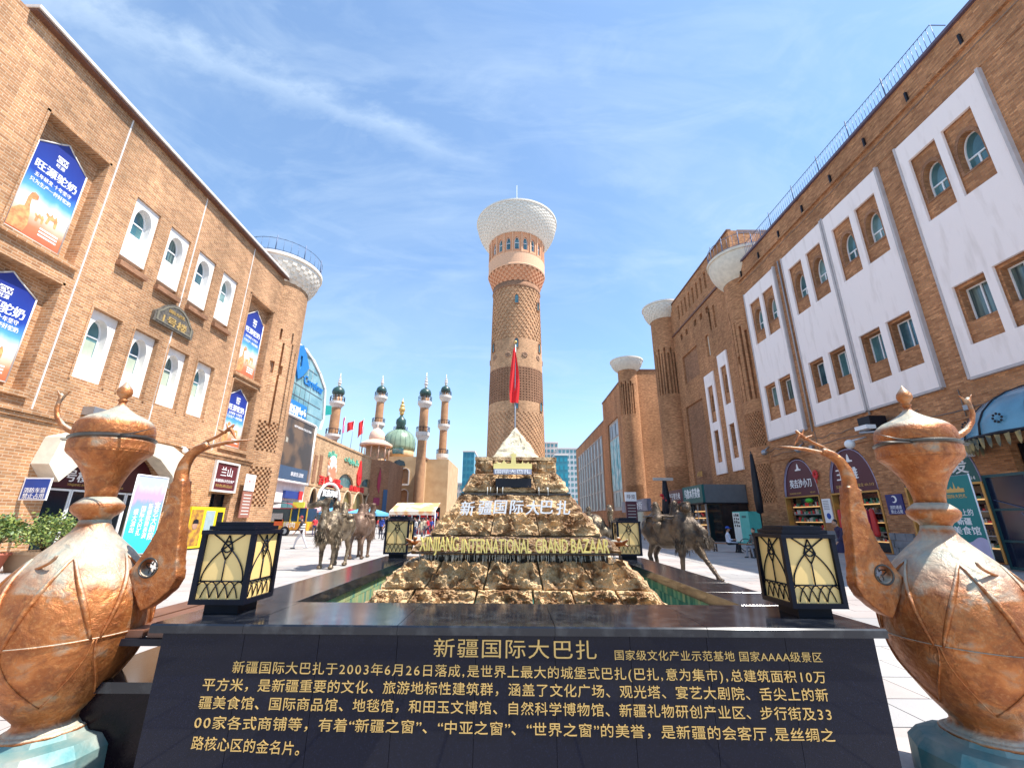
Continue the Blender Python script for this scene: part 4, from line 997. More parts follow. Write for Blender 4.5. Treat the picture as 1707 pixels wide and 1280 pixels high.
MB().lathe([(5.27,z484-.01),(5.45,z484+.3),(5.3,z484+.6),(5.32,z484+1.6)],(TX,TY),64).obj('neck_band',BRD,tw,uv=(TX,TY,5.6))
r0=lambda z: 5.35+(z-51.0)/(54.2-51.0)*1.05
MB().cells(TX,TY,6.4,51.0,54.2,120,12,lambda i,j:.2 if (i//2+j//2)%2 else 0,rz=r0).obj('ornament_band',PE,tw,uv=None)
MB().lathe([(6.45,54.2),(6.55,54.5),(6.45,54.7),(6.45,57.3),(6.52,57.5),(6.3,57.52)],(TX,TY),72,sm=False).obj('peach_band',PE2,tw,uv=None)
# window drum
mb=MB(); nW=20
for k in range(nW):
    a=R(-90+360/nW*k); hw=6.3*math.tan(PI/nW)
    T_=lambda s,t_,n:(TX+math.cos(a)*(6.22+n)-math.sin(a)*s,TY+math.sin(a)*(6.22+n)+math.cos(a)*s,t_)
    o=arch(-.52,.52,58.2,60.0,61.4)
    MB().plate(rect(-hw,hw,57.5,63.2),[o],-.6,0,T_).obj('drum_panel',PE,tw)
    wo=MB().plate(o,[[(p[0]*.82,58.35+(p[1]-58.2)*.92) for p in o]],-.45,-.3,T_).plate(rect(-.42,.42,59.9,60.02),[],-.44,-.32,T_).obj('window',PVC,tw)
    MB().plate(o,[],-.5,-.46,T_).obj('pane',GLS,wo)
    MB().plate(rect(-hw-.02,-hw+.2,57.5,63.2),[],.01,.2,T_).obj('pilaster',PE2,tw)
def rc(z):
    t=(z-62.6)/(68.4-62.6); return 6.6+2.75*math.sin(min(1,t)*PI/2*.98)**.75
MB().cells(TX,TY,9.3,62.6,68.4,150,16,lambda i,j:.11 if ((i//2)+j)%2 and 0<j<15 else 0,rz=rc).obj('crown',CRW,tw,uv=None)
MB().lathe([(9.3,68.4),(9.55,68.45),(9.55,68.85),(9.2,68.9),(9.0,68.6),(8.8,68.5),(.1,68.6)],(TX,TY),80,sm=False).lathe([(.1,62.5),(6.62,62.55),(6.62,62.7),(.1,62.8)],(TX,TY),60,sm=False).obj('crown_rim',CRW,tw,uv=None)
MB().lathe([(3.2,68.5),(2.4,71.0),(1.0,73.2),(.35,74.0),(.3,75.4),(.5,75.8),(.05,76.4),(.04,80)],(TX,TY-1),28).obj('finial',WHT,tw,uv=None)
# antenna
# ================================================================ low flag in front of the tower
fp=thing('flagpole',(0.3,9.2,0),'tall thin steel flagpole behind the rock fountain','flagpole')
FY=30.0; fx=at(859,640,Y=FY).x; fp.location=(fx,FY,0); ORG[fp.name]=Vector((fx,FY,0))
zt=zat(572,FY,860)
MB().tube([(fx,FY,0),(fx,FY,zt*.5),(fx,FY,zt)],[.075,.06,.045],8).obj('pole',STEEL,fp,uv=None); MB().sph((fx,FY,zt+.08),.13).obj('ball',GOLD,fp,uv=None)
m=MB(); zt2=zat(584,FY,860); zb=zat(672,FY,860); n=18; vs=[];fs=[]
for i in range(n+1):
    t_=i/n; z=zt2+(zb-zt2)*t_
    for j in range(9):
        s=j/8; wd=.10+.75*math.sin(t_*PI*.75+.1)*(.55+.45*t_); x=fx-.12+(s-.42)*wd; y=FY-.1+.16*math.sin(s*9+t_*5)*wd
        vs.append((x,y,z+.25*s*(1-t_)))
for i in range(n):
    for j in range(8): k=i*9+j; fs.append((k,k+1,k+10,k+9))
m.add(vs,fs,True); o=single(m,'red_flag',REDF,'red flag hanging limp from the pole in front of the tower','flag',uv=None)
# ================================================================ glass store
gs=thing('glass_store',(-22,44,0),'glass fronted store with a curved sail shaped facade and blue lettering','store')
GX=-25.0; TG=FL(GX)
prof=[at(px,py,X=GX) for px,py in ((470,566),(492,570),(507,582),(520,600),(531,622),(540,648),(537,700),(531,716))]
pts=[(p.y,p.z) for p in prof]; yb=pts[-1][0]; zb=pts[-1][1]; ya=40.0
out_=[(ya,zb-.0)]+[(yb,zb)]+pts[-2::-1]+[(ya,pts[0][1])]
GST=mat('store_glass',(.10,.24,.28),.12,var=.3,ns=.5,spec=.9,c2=(.25,.42,.44))
MB().plate(out_,[],-.3,0,TG).obj('glazing',GST,gs)
e=MB(); 
for a,b in zip(pts[:-1],pts[1:]): e.add([TG(a[0],a[1],-1.2),TG(b[0],b[1],-1.2),TG(b[0],b[1],.15),TG(a[0],a[1],.15),TG(a[0]+.35,a[1]+.25,-1.2),TG(b[0]+.45,b[1]+.1,-1.2),TG(b[0]+.45,b[1]+.1,.15),TG(a[0]+.35,a[1]+.25,.15)],[(0,1,2,3),(4,5,6,7),(0,3,7,4),(1,2,6,5),(3,2,6,7),(0,1,5,4)])
e.obj('white_edge',WHT,gs,uv=None)
mu=MB()
for z in [zb+1.3*k for k in range(1,8)]:
    yy=[p for p in pts if p[1]>z]; ye=max([p[0] for p in yy],default=ya+1)
    mu.tube([TG(ya,z,.03),TG(ye-.2,z,.03)],.03,4)
for y in [ya+1.2*k for k in range(1,10)]:
    zz=[p[1] for p in pts if p[0]>=y]; 
    if zz: mu.tube([TG(y,zb,.03),TG(y,max(zz)-.1,.03)],.02,4)
mu.obj('mullion',STEEL,gs,uv=None)
CB=mat('store_blue',(.02,.20,.55),.4)
cpx=at(507,612,X=GX)
MB().plate([(cpx.y-2.6,cpx.z+.4),(cpx.y-1.3,cpx.z-1.9),(cpx.y-.3,cpx.z-1.2),(cpx.y+.9,cpx.z+.2),(cpx.y-.2,cpx.z+1.5),(cpx.y-1.2,cpx.z+2.3),(cpx.y-2.2,cpx.z+1.9)],[[(cpx.y-1.4,cpx.z-.9),(cpx.y-.9,cpx.z-.2),(cpx.y-1.0,cpx.z+1.0),(cpx.y-1.5,cpx.z+.9)]],.05,.2,TG).obj('logo',CB,gs)
l=at(519,652,X=GX); text('Carrefour',1.9,CB,TG,l.y-2.4,l.z,.06,gs,flip=False,depth=.1,bold=.02,width=7.2) if False else None
def LT(s,t_,n): return (GX+n, s, t_)
l=at(537,652,X=GX); text('Carrefour',1.5,CB,TG,l.y-2.6,l.z,.06,gs,depth=.1,bold=.02,width=5.2)
q0=at(490,682,X=GX); MB().plate(rect(q0.y-1.5,q0.y+2.6,q0.z-1.1,q0.z+.9),[],.05,.2,TG).obj('blue_board',CB,gs)
text('家乐福',1.1,WLET,TG,q0.y-.4,q0.z-.1,.21,gs,depth=.05,bold=.03,width=2.0); text('كاررېفۇر',.9,WLET,TG,q0.y+1.5,q0.z-.1,.21,gs,depth=.05,bold=.03,width=1.9)
# dark billboard below
bx=GX+.35; TB=FL(bx); a=at(470,686,X=bx); b=at(527,711,X=bx); c=at(513,808,X=bx)
y0,y1=40.0,b.y; z1=b.z; z0=c.z
BBM=mat('billboard_print',(.055,.045,.04),.4,c2=(.16,.10,.06),ns=.4,lo=.45,hi=.6)
bb=thing('dark_billboard',(bx,38,z0),'large dark advertising billboard beneath the glass store front','billboard')
MB().plate(rect(y0,y1,z0,z1),[],-.2,0,TB).obj('print',BBM,bb); f=MB()
for p_,q_ in (((y0,z0),(y1,z0)),((y1,z0),(y1,z1)),((y0,z1),(y1,z1))): f.tube([TB(*p_,0),TB(*q_,0)],.16,4)
f.obj('frame',WHT,bb,uv=None)
MB().plate(rect(y0+2,y1-.5,z0+.2,z0+1.6),[],.01,.03,TB).obj('blue_print',mat('slate_print',(.05,.09,.16),.4),bb)
for k in range(6): MB().plate([(y0+2.6+k*.75,z0+3.6+(.1*k)),(y0+3.05+k*.75,z0+3.6+.1*k),(y0+3.05+k*.75,z0+5.8-.25*k),(y0+2.6+k*.75,z0+5.9-.25*k)],[],.01,.03,TB).obj('window_print',mat('pale_print',(.42,.40,.33),.5),bb)
text('NEW SEASON COLLECTION',.35,WLET,TB,y1-3.2,z1-1.0,.02,bb,depth=.02,width=4.2); text('家居生活馆',.5,WLET,TB,y1-3.0,z0+.9,.035,bb,depth=.02,width=3)
# white shop front below
MB().box((-32,40,0),(GX-.1,y1+.3,z0-.1)).obj('lower_wall',WHT,gs); MB().box((-32,40,z0-.1),(GX-.31,y1,zb)).obj('upper_core',STEEL,gs)
MB().plate(rect(y1-4.6,y1-.7,3.7,4.5),[],-.09,.2,TG).obj('blue_shop_sign',mat('shop_blue',(.02,.05,.25),.4),gs)
MB().plate(rect(y1-1.6,y1-.75,3.6,4.6),[],.21,.3,TG).obj('red_sign',RED,gs)
for k in range(3): MB().plate(rect(y1-4.6+1.3*k,y1-3.5+1.3*k,1.2,3.4),[],-.09,0,TG).obj('shop_window',GLS,gs)
# ================================================================ restaurant building on the left
RXX=-30.0; TR_=FL(RXX)
rs=thing('restaurant_building',(RXX,80,0),'long low tan brick restaurant building with red sign letters and arches','building')
SBR=brick_mat('warm_tan_brick',(.55,.35,.20),(.45,.27,.14),(.5,.36,.24),.5,.2,.02)
a=at(522,729,X=RXX); b=at(620,762,X=RXX); zr=(a.z+b.z)/2
ya=52.0; ye=b.y
arc=[]
def am(px,py): p=at(px,py,X=RXX); return p.y,p.z
specs=[((512,845),(525,812),'o'),((527,845),(563,805),'b'),((569,845),(584,818),'s'),((588,845),(604,820),'s'),((608,845),(620,822),'s')]
holes=[]
for (p0,p1,k) in specs:
    s0,_=am(*p0); s1,_=am(p1[0],p0[1]); zt=am((p0[0]+p1[0])/2,p1[1])[1]
    holes.append(arch(s0,s1,.05,max(1.5,zt*.62),zt)); arc.append((s0,s1,zt,k))
for (px0,px1,py) in ((562,588,789),(602,622,798)):
    s0=am(px0,814)[0]; s1=am(px1,816)[0]; zb_=am((px0+px1)/2,812)[1]; zt=am((px0+px1)/2,py)[1]
    holes.append(rarch(s0,s1,zb_,zb_+.3,zt)); arc.append((s0,s1,zt,'h',zb_))
MB().plate(rect(ya,ye,0,zr),[h for h in holes],-.6,0,TR_).obj('wall',SBR,rs)
MB().box((-48,ya,0),(RXX-.603,ye+30,zr-.1)).obj('wall_core',BRD,rs)
MB().plate(rect(ya,ye,zr,zr+.35),[],-.6,.15,TR_).plate(rect(ya,ye,6.2,6.4),[],.002,.1,TR_).obj('coping',SBR,rs)
# second face set at an angle past the corner
p0=(RXX,ye); p1=(-24.6,ye+3.0)
MB().add([(RXX,ye,0),(-26.6,ye+2,0),(-26.6,ye+2,zr),(RXX,ye,zr),(-26.6,ye+14,0),(-26.6,ye+14,zr),(RXX-3,ye+14,zr),(RXX-3,ye+14,0)],[(0,1,2,3),(1,4,5,2),(3,2,5,6),(4,7,6,5),(7,0,3,6)]).obj('angled_wing',BRD,rs)  # darker brick than the front wall: the wing's shade is in the colour
TW=lambda s,t_,n:(RXX+3.4*s+.5*n,ye+2*s-n,t_)
MB().plate([(.42,8),(.55,6.6),(.60,9.5),(.52,12),(.42,9.8)],[],.02,.2,TW).obj('magenta_emblem',mat('magenta_print',(.35,.02,.06),.5),rs)
MB().plate(rect(.30,.62,4.3,5.8),[],.02,.2,TW).obj('magenta_board',mat('magenta_board',(.28,.02,.08),.5),rs)
MB().plate(arch(.1,.6,.05,1.8,3.6),[],.01,.2,TW).obj('arched_doorway',GLD,rs)
MB().plate(rect(.78,1.0,.5,7.5),[],.02,.2,TW).obj('blue_banner',mat('blue_banner',(.03,.09,.20),.5),rs)
for s in arc:
    s0,s1,zt,k=s[:4]
    if k=='h': MB().plate(rarch(s0,s1,s[4],s[4]+.3,zt),[],-.5,-.35,TR_).obj('half_round_window',GLS,rs)
    else:
        MB().plate(arch(s0,s1,.05,max(1.5,zt*.62),zt),[],-.55,-.4,TR_).obj('arched_doorway',GLD if k!='s' else mat('door_glow',(.22,.17,.06),.5),rs)
        ring=MB(); ring.tube([TR_(p[0],p[1],.03) for p in arch(s0,s1,.05,max(1.5,zt*.62),zt)[2:]],.16 if k!='b' else .3,5)
        ring.obj('arch_moulding',WHT if k=='b' else SBR,rs,uv=None)
for px in (525,534):
    p=am(px,775); MB().plate(rect(p[0]-.5,p[0]+.5,p[1]-2.6,p[1]+1.5),[],.01,.1,TR_).obj('slit_recess',BRD,rs)
RLET=mat('red_sign_letters',(.72,.02,.02),.45)
GLET=mat('green_sign_letters',(.15,.52,.38),.5)
def sign_px(body,px,py,hpx,wpx,m_,bold=.03):
    p=am(px,py); q=am(px,py-hpx); r0=am(px-wpx/2,py); r1=am(px+wpx/2,py)
    return text(body,abs(q[1]-p[1]),m_,TR_,p[0],p[1],.1,rs,depth=.15,bold=bold,width=abs(r1[0]-r0[0]))
sign_px('百富烤霸',549,803,16,36,RLET); sign_px('BFD',563,810,7,14,RLET); sign_px('香辣火锅',594,815,10,24,RLET)
sign_px('مىللىي',554,758,12,14,GLET); sign_px('تائاملار',586,770,11,24,GLET)
p=am(552,781); MB().plate([(p[0]+1.6*math.cos(i*PI/10),p[1]+2.1*math.sin(i*PI/10)) for i in range(20)],[],.05,.3,TR_).obj('portrait_roundel',mat('roundel',(.60,.22,.12),.5,c2=(.85,.8,.72),ns=.5,lo=.45,hi=.5),rs)
p=am(598,790); MB().plate([(p[0],p[1]+2.6),(p[0]+.7,p[1]+1.2),(p[0]+1.3,p[1]-.3),(p[0]+.9,p[1]-1.7),(p[0],p[1]-2.3),(p[0]-.9,p[1]-1.7),(p[0]-1.2,p[1]-.2),(p[0]-.6,p[1]+.9)],[[(p[0]+.3,p[1]-.8),(p[0],p[1]-.2),(p[0]-.3,p[1]-.8),(p[0],p[1]-1.3)]],.05,.3,TR_).obj('flame_emblem',RLET,rs)
text('民族风味',1.2,WLET,TR_,(arc[1][0]+arc[1][1])/2,arc[1][2]*.78,.2,rs,depth=.1,bold=.03,width=(arc[1][1]-arc[1][0])*.7)
# pink domed pavilion on the roof, three flags
PK=mat('pale_peach_dome',(.74,.50,.38),.7,var=.1); YP=112
cx=at(625,760,Y=YP).x; k_=lambda px:abs(at(625+px,745,Y=YP).x-cx)
pv=thing('domed_pavilion',(cx,YP,zr),'peach domed round pavilion rising behind the restaurant roof','pavilion')
Zp=lambda py: zat(py,YP,625)
MB().lathe([(k_(17),zr-3),(k_(17),Zp(744))],(cx,YP),28).obj('drum',SBR,pv,uv=(cx,YP,3))
MB().lathe([(k_(18),Zp(745)),(k_(28),Zp(744)),(k_(28),Zp(741)),(k_(15),Zp(734))],(cx,YP),28,sm=False).obj('roof_ring',PK,pv,uv=None)
MB().lathe([(k_(13),Zp(736)),(k_(14.5),Zp(730)),(k_(13),Zp(722)),(k_(8),Zp(716)),(k_(2),Zp(712.5)),(.1,Zp(707))],(cx,YP),24).obj('dome',PK,pv,uv=None)
mm=MB()
for q in range(12): a_=q*PI/6; mm.tube([(cx+k_(24)*math.cos(a_),YP+k_(24)*math.sin(a_),Zp(766)),(cx+k_(24)*math.cos(a_),YP+k_(24)*math.sin(a_),Zp(744))],.12,5)
mm.obj('column',PK,pv,uv=None)
for i,(px,pt,pb,dx,m_,lab) in enumerate(((576,694,742,-4,mat('magenta_flag',(.6,.03,.2),.7),'magenta flag on the leftmost of the three roof flagpoles'),(591,700,742,-12,REDF,'pink red flag blowing sideways on the middle roof flagpole'),(607,697,750,-9,REDF,'red flag drooping on the rightmost of the three roof flagpoles'))):
    Yf=90+3*i; p=at(px,pt,Y=Yf); t=thing('roof_flag',(p.x,Yf,zr),lab,'flag')
    MB().tube([(p.x-.3,Yf,zr),(p.x,Yf,p.z)],.06,5).obj('pole',STEEL,t,uv=None)
    q=at(px+dx,pt+(10 if i!=1 else 6),Y=Yf); vs=[]; fs=[]
    for u_ in range(6):
        for v_ in range(5): s=u_/5; r_=v_/4; vs.append((p.x+(q.x-p.x)*s,Yf+.25*math.sin(s*6+r_*2),p.z-.1-(p.z-q.z)*(s*.8 if i!=0 else .3*s)-r_*(2.0 if i==1 else 3.4)))
    for u_ in range(5):
        for v_ in range(4): k=u_*5+v_; fs.append((k,k+1,k+6,k+5))
    MB().add(vs,fs,True).obj('cloth',m_,t,uv=None)
# ================================================================ mosque
MOB=mat('mosque_brick',(.56,.38,.21),.8,c2=(.46,.29,.15),ns=.5); MOR=mat('minaret_red_brick',(.44,.23,.11),.8,c2=(.34,.17,.085),ns=1)
DG=mat('dome_green',(.24,.34,.24),.35,var=.25,ns=.5,spec=.6); DGD=mat('dome_dark_green',(.03,.075,.065),.35,var=.2)
WB=mat('balcony_white',(.66,.60,.55),.7)
def minaret(px,Y,rows,wsh,wb,base_py,lab,lean=0):
    """rows: finial top, cap dome top, cap dome bottom, then balcony rows (top,bottom)"""
    x=at(px,760,Y=Y).x; kk=lambda w_,py: w_/2/F*Y/ray(px,py)[1]*1.0
    Z=lambda py: zat(py,Y,px)
    t=thing('minaret',(x,Y,0),lab,'minaret','four minarets of the mosque')
    ft,dt,db,bal=rows
    r=kk(wsh,700)
    MB().lathe([(r*1.12,0),(r*1.1,Z(base_py)),(r*.98,Z(bal[0][0])),(r*.9,Z(db))],(x,Y),20).obj('shaft',MOR,t,uv=(x,Y,r))
    d=r*1.35; h=Z(dt)-Z(db)
    MB().lathe([(d*.8,Z(db)-.1),(d,Z(db)+h*.15),(d*1.02,Z(db)+h*.4),(d*.85,Z(db)+h*.7),(d*.45,Z(db)+h*.92),(.1,Z(dt))],(x,Y),20).obj('cap_dome',DGD,t,uv=None)
    f=MB().tube([(x,Y,Z(dt)-.3),(x,Y,Z(ft))],.09,6); H_=Z(ft)-Z(dt)
    for q,(s,rr) in enumerate(((.08,.38),(.26,.5),(.44,.42),(.60,.3),(.74,.2))): f.sph((x,Y,Z(dt)+H_*s),rr,10,6)
    f.obj('finial',WB,t,uv=None)
    for (bt,b0) in bal:
        R1=kk(wb,bt)
        MB().lathe([(r*.9,Z(b0)),(R1*.8,Z(b0)+(Z(bt)-Z(b0))*.4),(R1,Z(b0)+(Z(bt)-Z(b0))*.65),(R1,Z(bt)),(r*.8,Z(bt))],(x,Y),20,sm=False).obj('balcony',WB,t,uv=None)
        m=MB()
        for q in range(14):
            a_=q*2*PI/14; m.tube([(x+R1*.95*math.cos(a_),Y+R1*.95*math.sin(a_),Z(bt)),(x+R1*.95*math.cos(a_),Y+R1*.95*math.sin(a_),Z(bt)+1.2)],.07,4)
        m.tube([(x+R1*.95*math.cos(q*PI/10),Y+R1*.95*math.sin(q*PI/10),Z(bt)+1.2) for q in range(21)],.08,4)
        m.obj('balcony_railing',DKM,t,uv=None)
    bt=bal[0][0]; m=MB()
    for q in range(8): a_=q*PI/4+.2; m.tube([(x+r*.85*math.cos(a_),Y+r*.85*math.sin(a_),Z(bt)),(x+r*.85*math.cos(a_),Y+r*.85*math.sin(a_),Z(db))],.2,5)
    m.obj('lantern_post',WB,t,uv=None)
minaret(550,104,(622,644,658,((670,681),(724,736))),15,24,770,'leftmost minaret, tall brick with white balconies beside the glass store')
minaret(625,122,(626,643,655,((661,672),(705,718))),12.5,21,745,'brick minaret rising just behind the peach domed pavilion')
minaret(702,104,(621,647,660,((670,682),(721,737))),14.5,23,845,'brick minaret standing on the ground right of the green dome')
minaret(737,122,(624,643,654,((660,671),(708,719),(757,774))),12,20,800,'rightmost minaret with three white balconies')
YM=112
mq=thing('mosque',(at(690,840,Y=YM).x,YM,0),'tan brick mosque hall with a large green dome and white framed portal','mosque')
Zm=lambda py,Y=YM,px=690: zat(py,Y,px); Xm=lambda px,Y=YM,py=800: at(px,py,Y=Y).x
yq=YM
xa,xb=Xm(640,yq),Xm(694,yq,790); zt=Zm(761,yq)
TM=FC(yq)
def pm(px,py): p=at(px,py,Y=yq); return p.x,p.z
nich=[]
for (l,r_,t_,b_) in ((655,665,782,805),(668,682,781,806),(655,665,817,842),(665,680,816,842)):
    a=pm(l,b_); b=pm(r_,t_); nich.append(arch(a[0],b[0],a[1],a[1]+(b[1]-a[1])*.75,b[1]))
MB().plate(rect(xa,xb,0,zt),nich,-.8,0,TM).obj('portal_wall',MOB,mq)
MB().box((xa,yq+.803,0),(xb+8,yq+22,zt-.5)).obj('hall',MOB,mq)
for o in nich:
    cx=sum(p[0] for p in o)/len(o); cy=sum(p[1] for p in o)/len(o)
    MB().plate([(cx+(p[0]-cx)*1.3,cy+(p[1]-cy)*1.16) for p in o],[o],.01,.3,TM).obj('white_surround',WB,mq); MB().plate(o,[],-.7,-.4,TM).obj('niche_panel',MOR,mq)
o=[pm(*p) for p in ((657,747),(667,742),(677,747),(677,752),(657,752))]
o=[pm(656,776),pm(676,776),pm(674,769),pm(666,766),pm(658,769)]
MB().plate(o,[],.02,.3,TM).obj('name_plaque',GLD,mq)
# side wall running back to the right (sunlit)
y2=150; w0=at(706,764,Y=yq-4); w1=at(742,784,Y=y2)
def sw(s,t_,n):
    x=w0.x+(w1.x-w0.x)*s; y=(yq-4)+(y2-yq+4)*s
    return (x+n,y-n*.2,t_*(w0.z+(w1.z-w0.z)*s))
MB().plate(rect(0,1,0,1),[rect(.12+.1*k,.17+.1*k,.32,.72) for k in range(8)],-.6,0,sw).obj('side_wall',MOB,mq)
MB().plate(rect(.11,.93,.30,.74),[],-.55,-.4,sw).obj('side_recess',WB,mq)
MB().plate(rect(-.01,1.01,1.0,1.03),[],-.6,.3,sw).obj('side_coping',BRD,mq)
cx=Xm(665,YM+10,745); YD=YM+10; kk=lambda w_: w_/F*YD
Zd=lambda py: zat(py,YD,690)
xd=at(665.5,740,Y=YD).x
MB().lathe([(kk(25),Zd(765)),(kk(25),Zd(752))],(xd,YD),32).obj('dome_drum',MOB,mq,uv=None)
prof=[(25.5,752),(26.5,746),(26.5,738),(25,731),(21,724),(14,719),(8,717)]
dm=MB().lathe([(kk(a*1.0),Zd(b)) for a,b in prof],(xd,YD),40).obj('dome',DG,mq,uv=None)
rb2=MB()
for q in range(20):
    a_=q*PI/10; rb2.tube([(xd+kk(a)*1.003*math.cos(a_),YD+kk(a)*1.003*math.sin(a_),Zd(b)) for a,b in prof],.04,4)
rb2.obj('dome_rib',DGD,mq,uv=None)
MB().lathe([(kk(7),Zd(718)),(kk(7),Zd(710)),(kk(8.5),Zd(706)),(kk(8),Zd(700)),(kk(4),Zd(696)),(.3,Zd(692))],(xd,YD),24).obj('lantern_dome',DGD,mq,uv=None)
f=MB().tube([(xd,YD,Zd(694)),(xd,YD,Zd(664))],.12,6)
for py,rr in ((689,.7),(683,.95),(677,.7),(671,.45)): f.sph((xd,YD,Zd(py)),rr,10,6)
f.obj('finial',GOLD,mq,uv=None)
m=MB()
for q in range(12): a_=q*PI/6; m.tube([(xd+kk(11)*math.cos(a_),YD+kk(11)*math.sin(a_),Zd(719)),(xd+kk(11)*math.cos(a_),YD+kk(11)*math.sin(a_),Zd(712))],.12,4)
m.obj('lantern_railing',DKM,mq,uv=None)
b0=pm(657,759); MB().box((at(655,757,Y=YD-kk(24)).x,YD-kk(25)-.4,Zd(760)),(at(672,757,Y=YD-kk(24)).x,YD-kk(25)+2,Zd(752))).obj('drum_window',GLS,mq)
# ================================================================ far buildings
def block(name,x0,x1,y,pt,m_,lab,cat,dep=20,floors=0,cols=0,winm=None,py=None):
    a=at(x0,pt,Y=y); b=at(x1,pt,Y=y); t=thing(name,((a.x+b.x)/2,y,0),lab,cat)
    MB().box((a.x,y,0),(b.x,y+dep,a.z)).obj('wall',m_,t)
    MB().box((a.x-.3,y-.3,a.z),(b.x+.3,y+dep,a.z+.8)).obj('parapet',WB,t)
    if floors:
        fh=a.z/floors; cw=(b.x-a.x)/cols
        for i in range(floors):
            for j in range(cols):
                if fh*(i+.2)<y*.03: continue
                MB().box((a.x+cw*(j+.18),y-.12,fh*(i+.25)),(a.x+cw*(j+.82),y-.02,fh*(i+.8))).obj('window',winm or GLS,t)
    return t
TGL=mat('teal_curtain_wall',(.02,.20,.27),.2,var=.3,ns=.2,spec=.7)
block('glass_tower_block',772,791,230,753,TGL,'dark teal glass office tower left of the rock fountain','office tower',floors=10,cols=3,winm=mat('teal_pane',(.01,.13,.20),.15))
block('glass_tower_block',925,946,200,759,TGL,'teal glass office tower right of the sightseeing tower','office tower',floors=8,cols=3,winm=mat('teal_pane2',(.02,.24,.32),.15))
AP=mat('apartment_cream',(.55,.46,.42),.8,var=.1)
block('apartment_block',905,930,300,738,AP,'pale pink apartment block behind the sightseeing tower','apartment block',floors=14,cols=4)
block('apartment_block',930,962,280,748,mat('apartment_grey',(.52,.52,.52),.8),'grey white apartment block just left of the right street wing','apartment block',floors=13,cols=5)
block('apartment_block',740,772,260,806,AP,'low pink block beyond the mosque side wall','apartment block',floors=5,cols=5)
block('dark_glass_block',668,690,95,800,mat('blue_glass_block',(.02,.06,.12),.3),'small dark blue glazed building in front of the mosque portal','building',dep=1,floors=0) if False else None
# wide hazy foothills closing the horizon
# ================================================================ fountain basin
BX0,BX1,BY0,BY1,BZ=-1.97,2.05,2.66,7.25,1.045
fb_=thing('fountain_basin',(0.04,5,0),'long black granite fountain basin with a gold inscribed front wall','fountain basin')
TP=FC(BY0); xs=[BX0+.06]+[-1.46,-1.05,-.62,-.19,.24,.65,1.07,1.50]+[BX1-.06]
for a,b in zip(xs,xs[1:]):
    MB().plate(rect(a+.0012,b-.0012,0,.998),[],-.06,0,TP).obj('granite_panel',GRAN,fb_)
MB().box((BX0+.07,BY0+.065,0),(BX1-.07,BY0+.5,.95)).obj('front_core',GRAN,fb_)
# coping: overhanging stones, chamfered edge
def cop(x0,x1,y0,y1,z0,z1,e=.008):
    MB().add([(x0,y0,z0),(x1,y0,z0),(x1,y1,z0),(x0,y1,z0),(x0,y0,z1-e),(x1,y0,z1-e),(x1,y1,z1-.001),(x0,y1,z1-.001),(x0+.001,y0+e,z1),(x1-.001,y0+e,z1),(x1-.001,y1-.001,z1),(x0+.001,y1-.001,z1)],
      [(0,3,2,1),(8,9,10,11),(0,1,5,4),(1,2,6,5),(2,3,7,6),(3,0,4,7),(4,5,9,8),(5,6,10,9),(6,7,11,10),(7,4,8,11)]).obj('coping_stone',GRAN2,fb_)
cx_=[BX0,-1.46,-.62,.24,1.07,BX1]
for a,b in zip(cx_,cx_[1:]): cop(a+.001,b-.001,BY0-.03,3.30,1.0,BZ)
for (xa,xb) in ((BX0,-1.50),(1.60,BX1)):
    n=6
    for k in range(n):
        y0=3.302+(6.7-3.302)*k/n; y1=3.302+(6.7-3.302)*(k+1)/n; cop(xa,xb,y0+.001,y1-.001,.957,BZ,.001)
for a,b in zip(cx_,cx_[1:]): cop(a+.001,b-.001,6.702,BY1,.957,BZ)
MB().box((BX0+.06,BY0+.505,0),(-1.55,BY1-.06,.95)).box((1.65,BY0+.505,0),(BX1-.06,BY1-.06,.95)).box((-1.545,6.75,0),(1.645,BY1-.06,.95)).obj('wall_core',GRAN,fb_)
# mosaic tiles lining the pool
TLS=[mat('pool_tile_%d'%i,c,.25,var=.15,ns=6) for i,c in enumerate(((.06,.24,.18),(.16,.36,.25),(.30,.42,.26),(.03,.16,.13)))]  # deeper greens: shade on the right and far walls put into the tiles
TLL=[mat('pool_tile_pale_%d'%i,c,.3,var=.15,ns=6) for i,c in enumerate(((.36,.42,.20),(.28,.42,.24),(.44,.44,.22),(.14,.30,.22)))]  # paler greens: sunlight on the left wall put into the tiles
grout=mat('tile_grout',(.12,.17,.14),.8)
def tiles(T_,s0,s1,mats):
    MB().plate(rect(s0,s1,.32,.955),[],-.02,.0,T_).obj('tile_backing',grout,fb_)
    m=MB(); z=.33
    while z<.93:
        s=s0
        while s<s1-.06: m.plate(rect(s+.002,s+.058,z+.002,min(z+.106,.953)),[],.0005,.006,T_,mi=rnd.choice((0,0,1,1,2,3))); s+=.06
        z+=.108
    m.obj('pool_tiles',mats,fb_,kind='stuff')
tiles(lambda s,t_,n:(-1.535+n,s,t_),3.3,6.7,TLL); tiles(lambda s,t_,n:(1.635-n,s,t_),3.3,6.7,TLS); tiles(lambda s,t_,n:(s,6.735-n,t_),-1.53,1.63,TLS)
WAT=mat('pool_water',(.05,.16,.13),.04,var=.2,ns=3,spec=.9,bump=.25,bs=9)
structure(MB().add([(-1.53,3.17,.52),(1.63,3.17,.52),(1.63,6.73,.52),(-1.53,6.73,.52)],[(0,1,2,3)]),'pool_water',WAT,recalc=False)
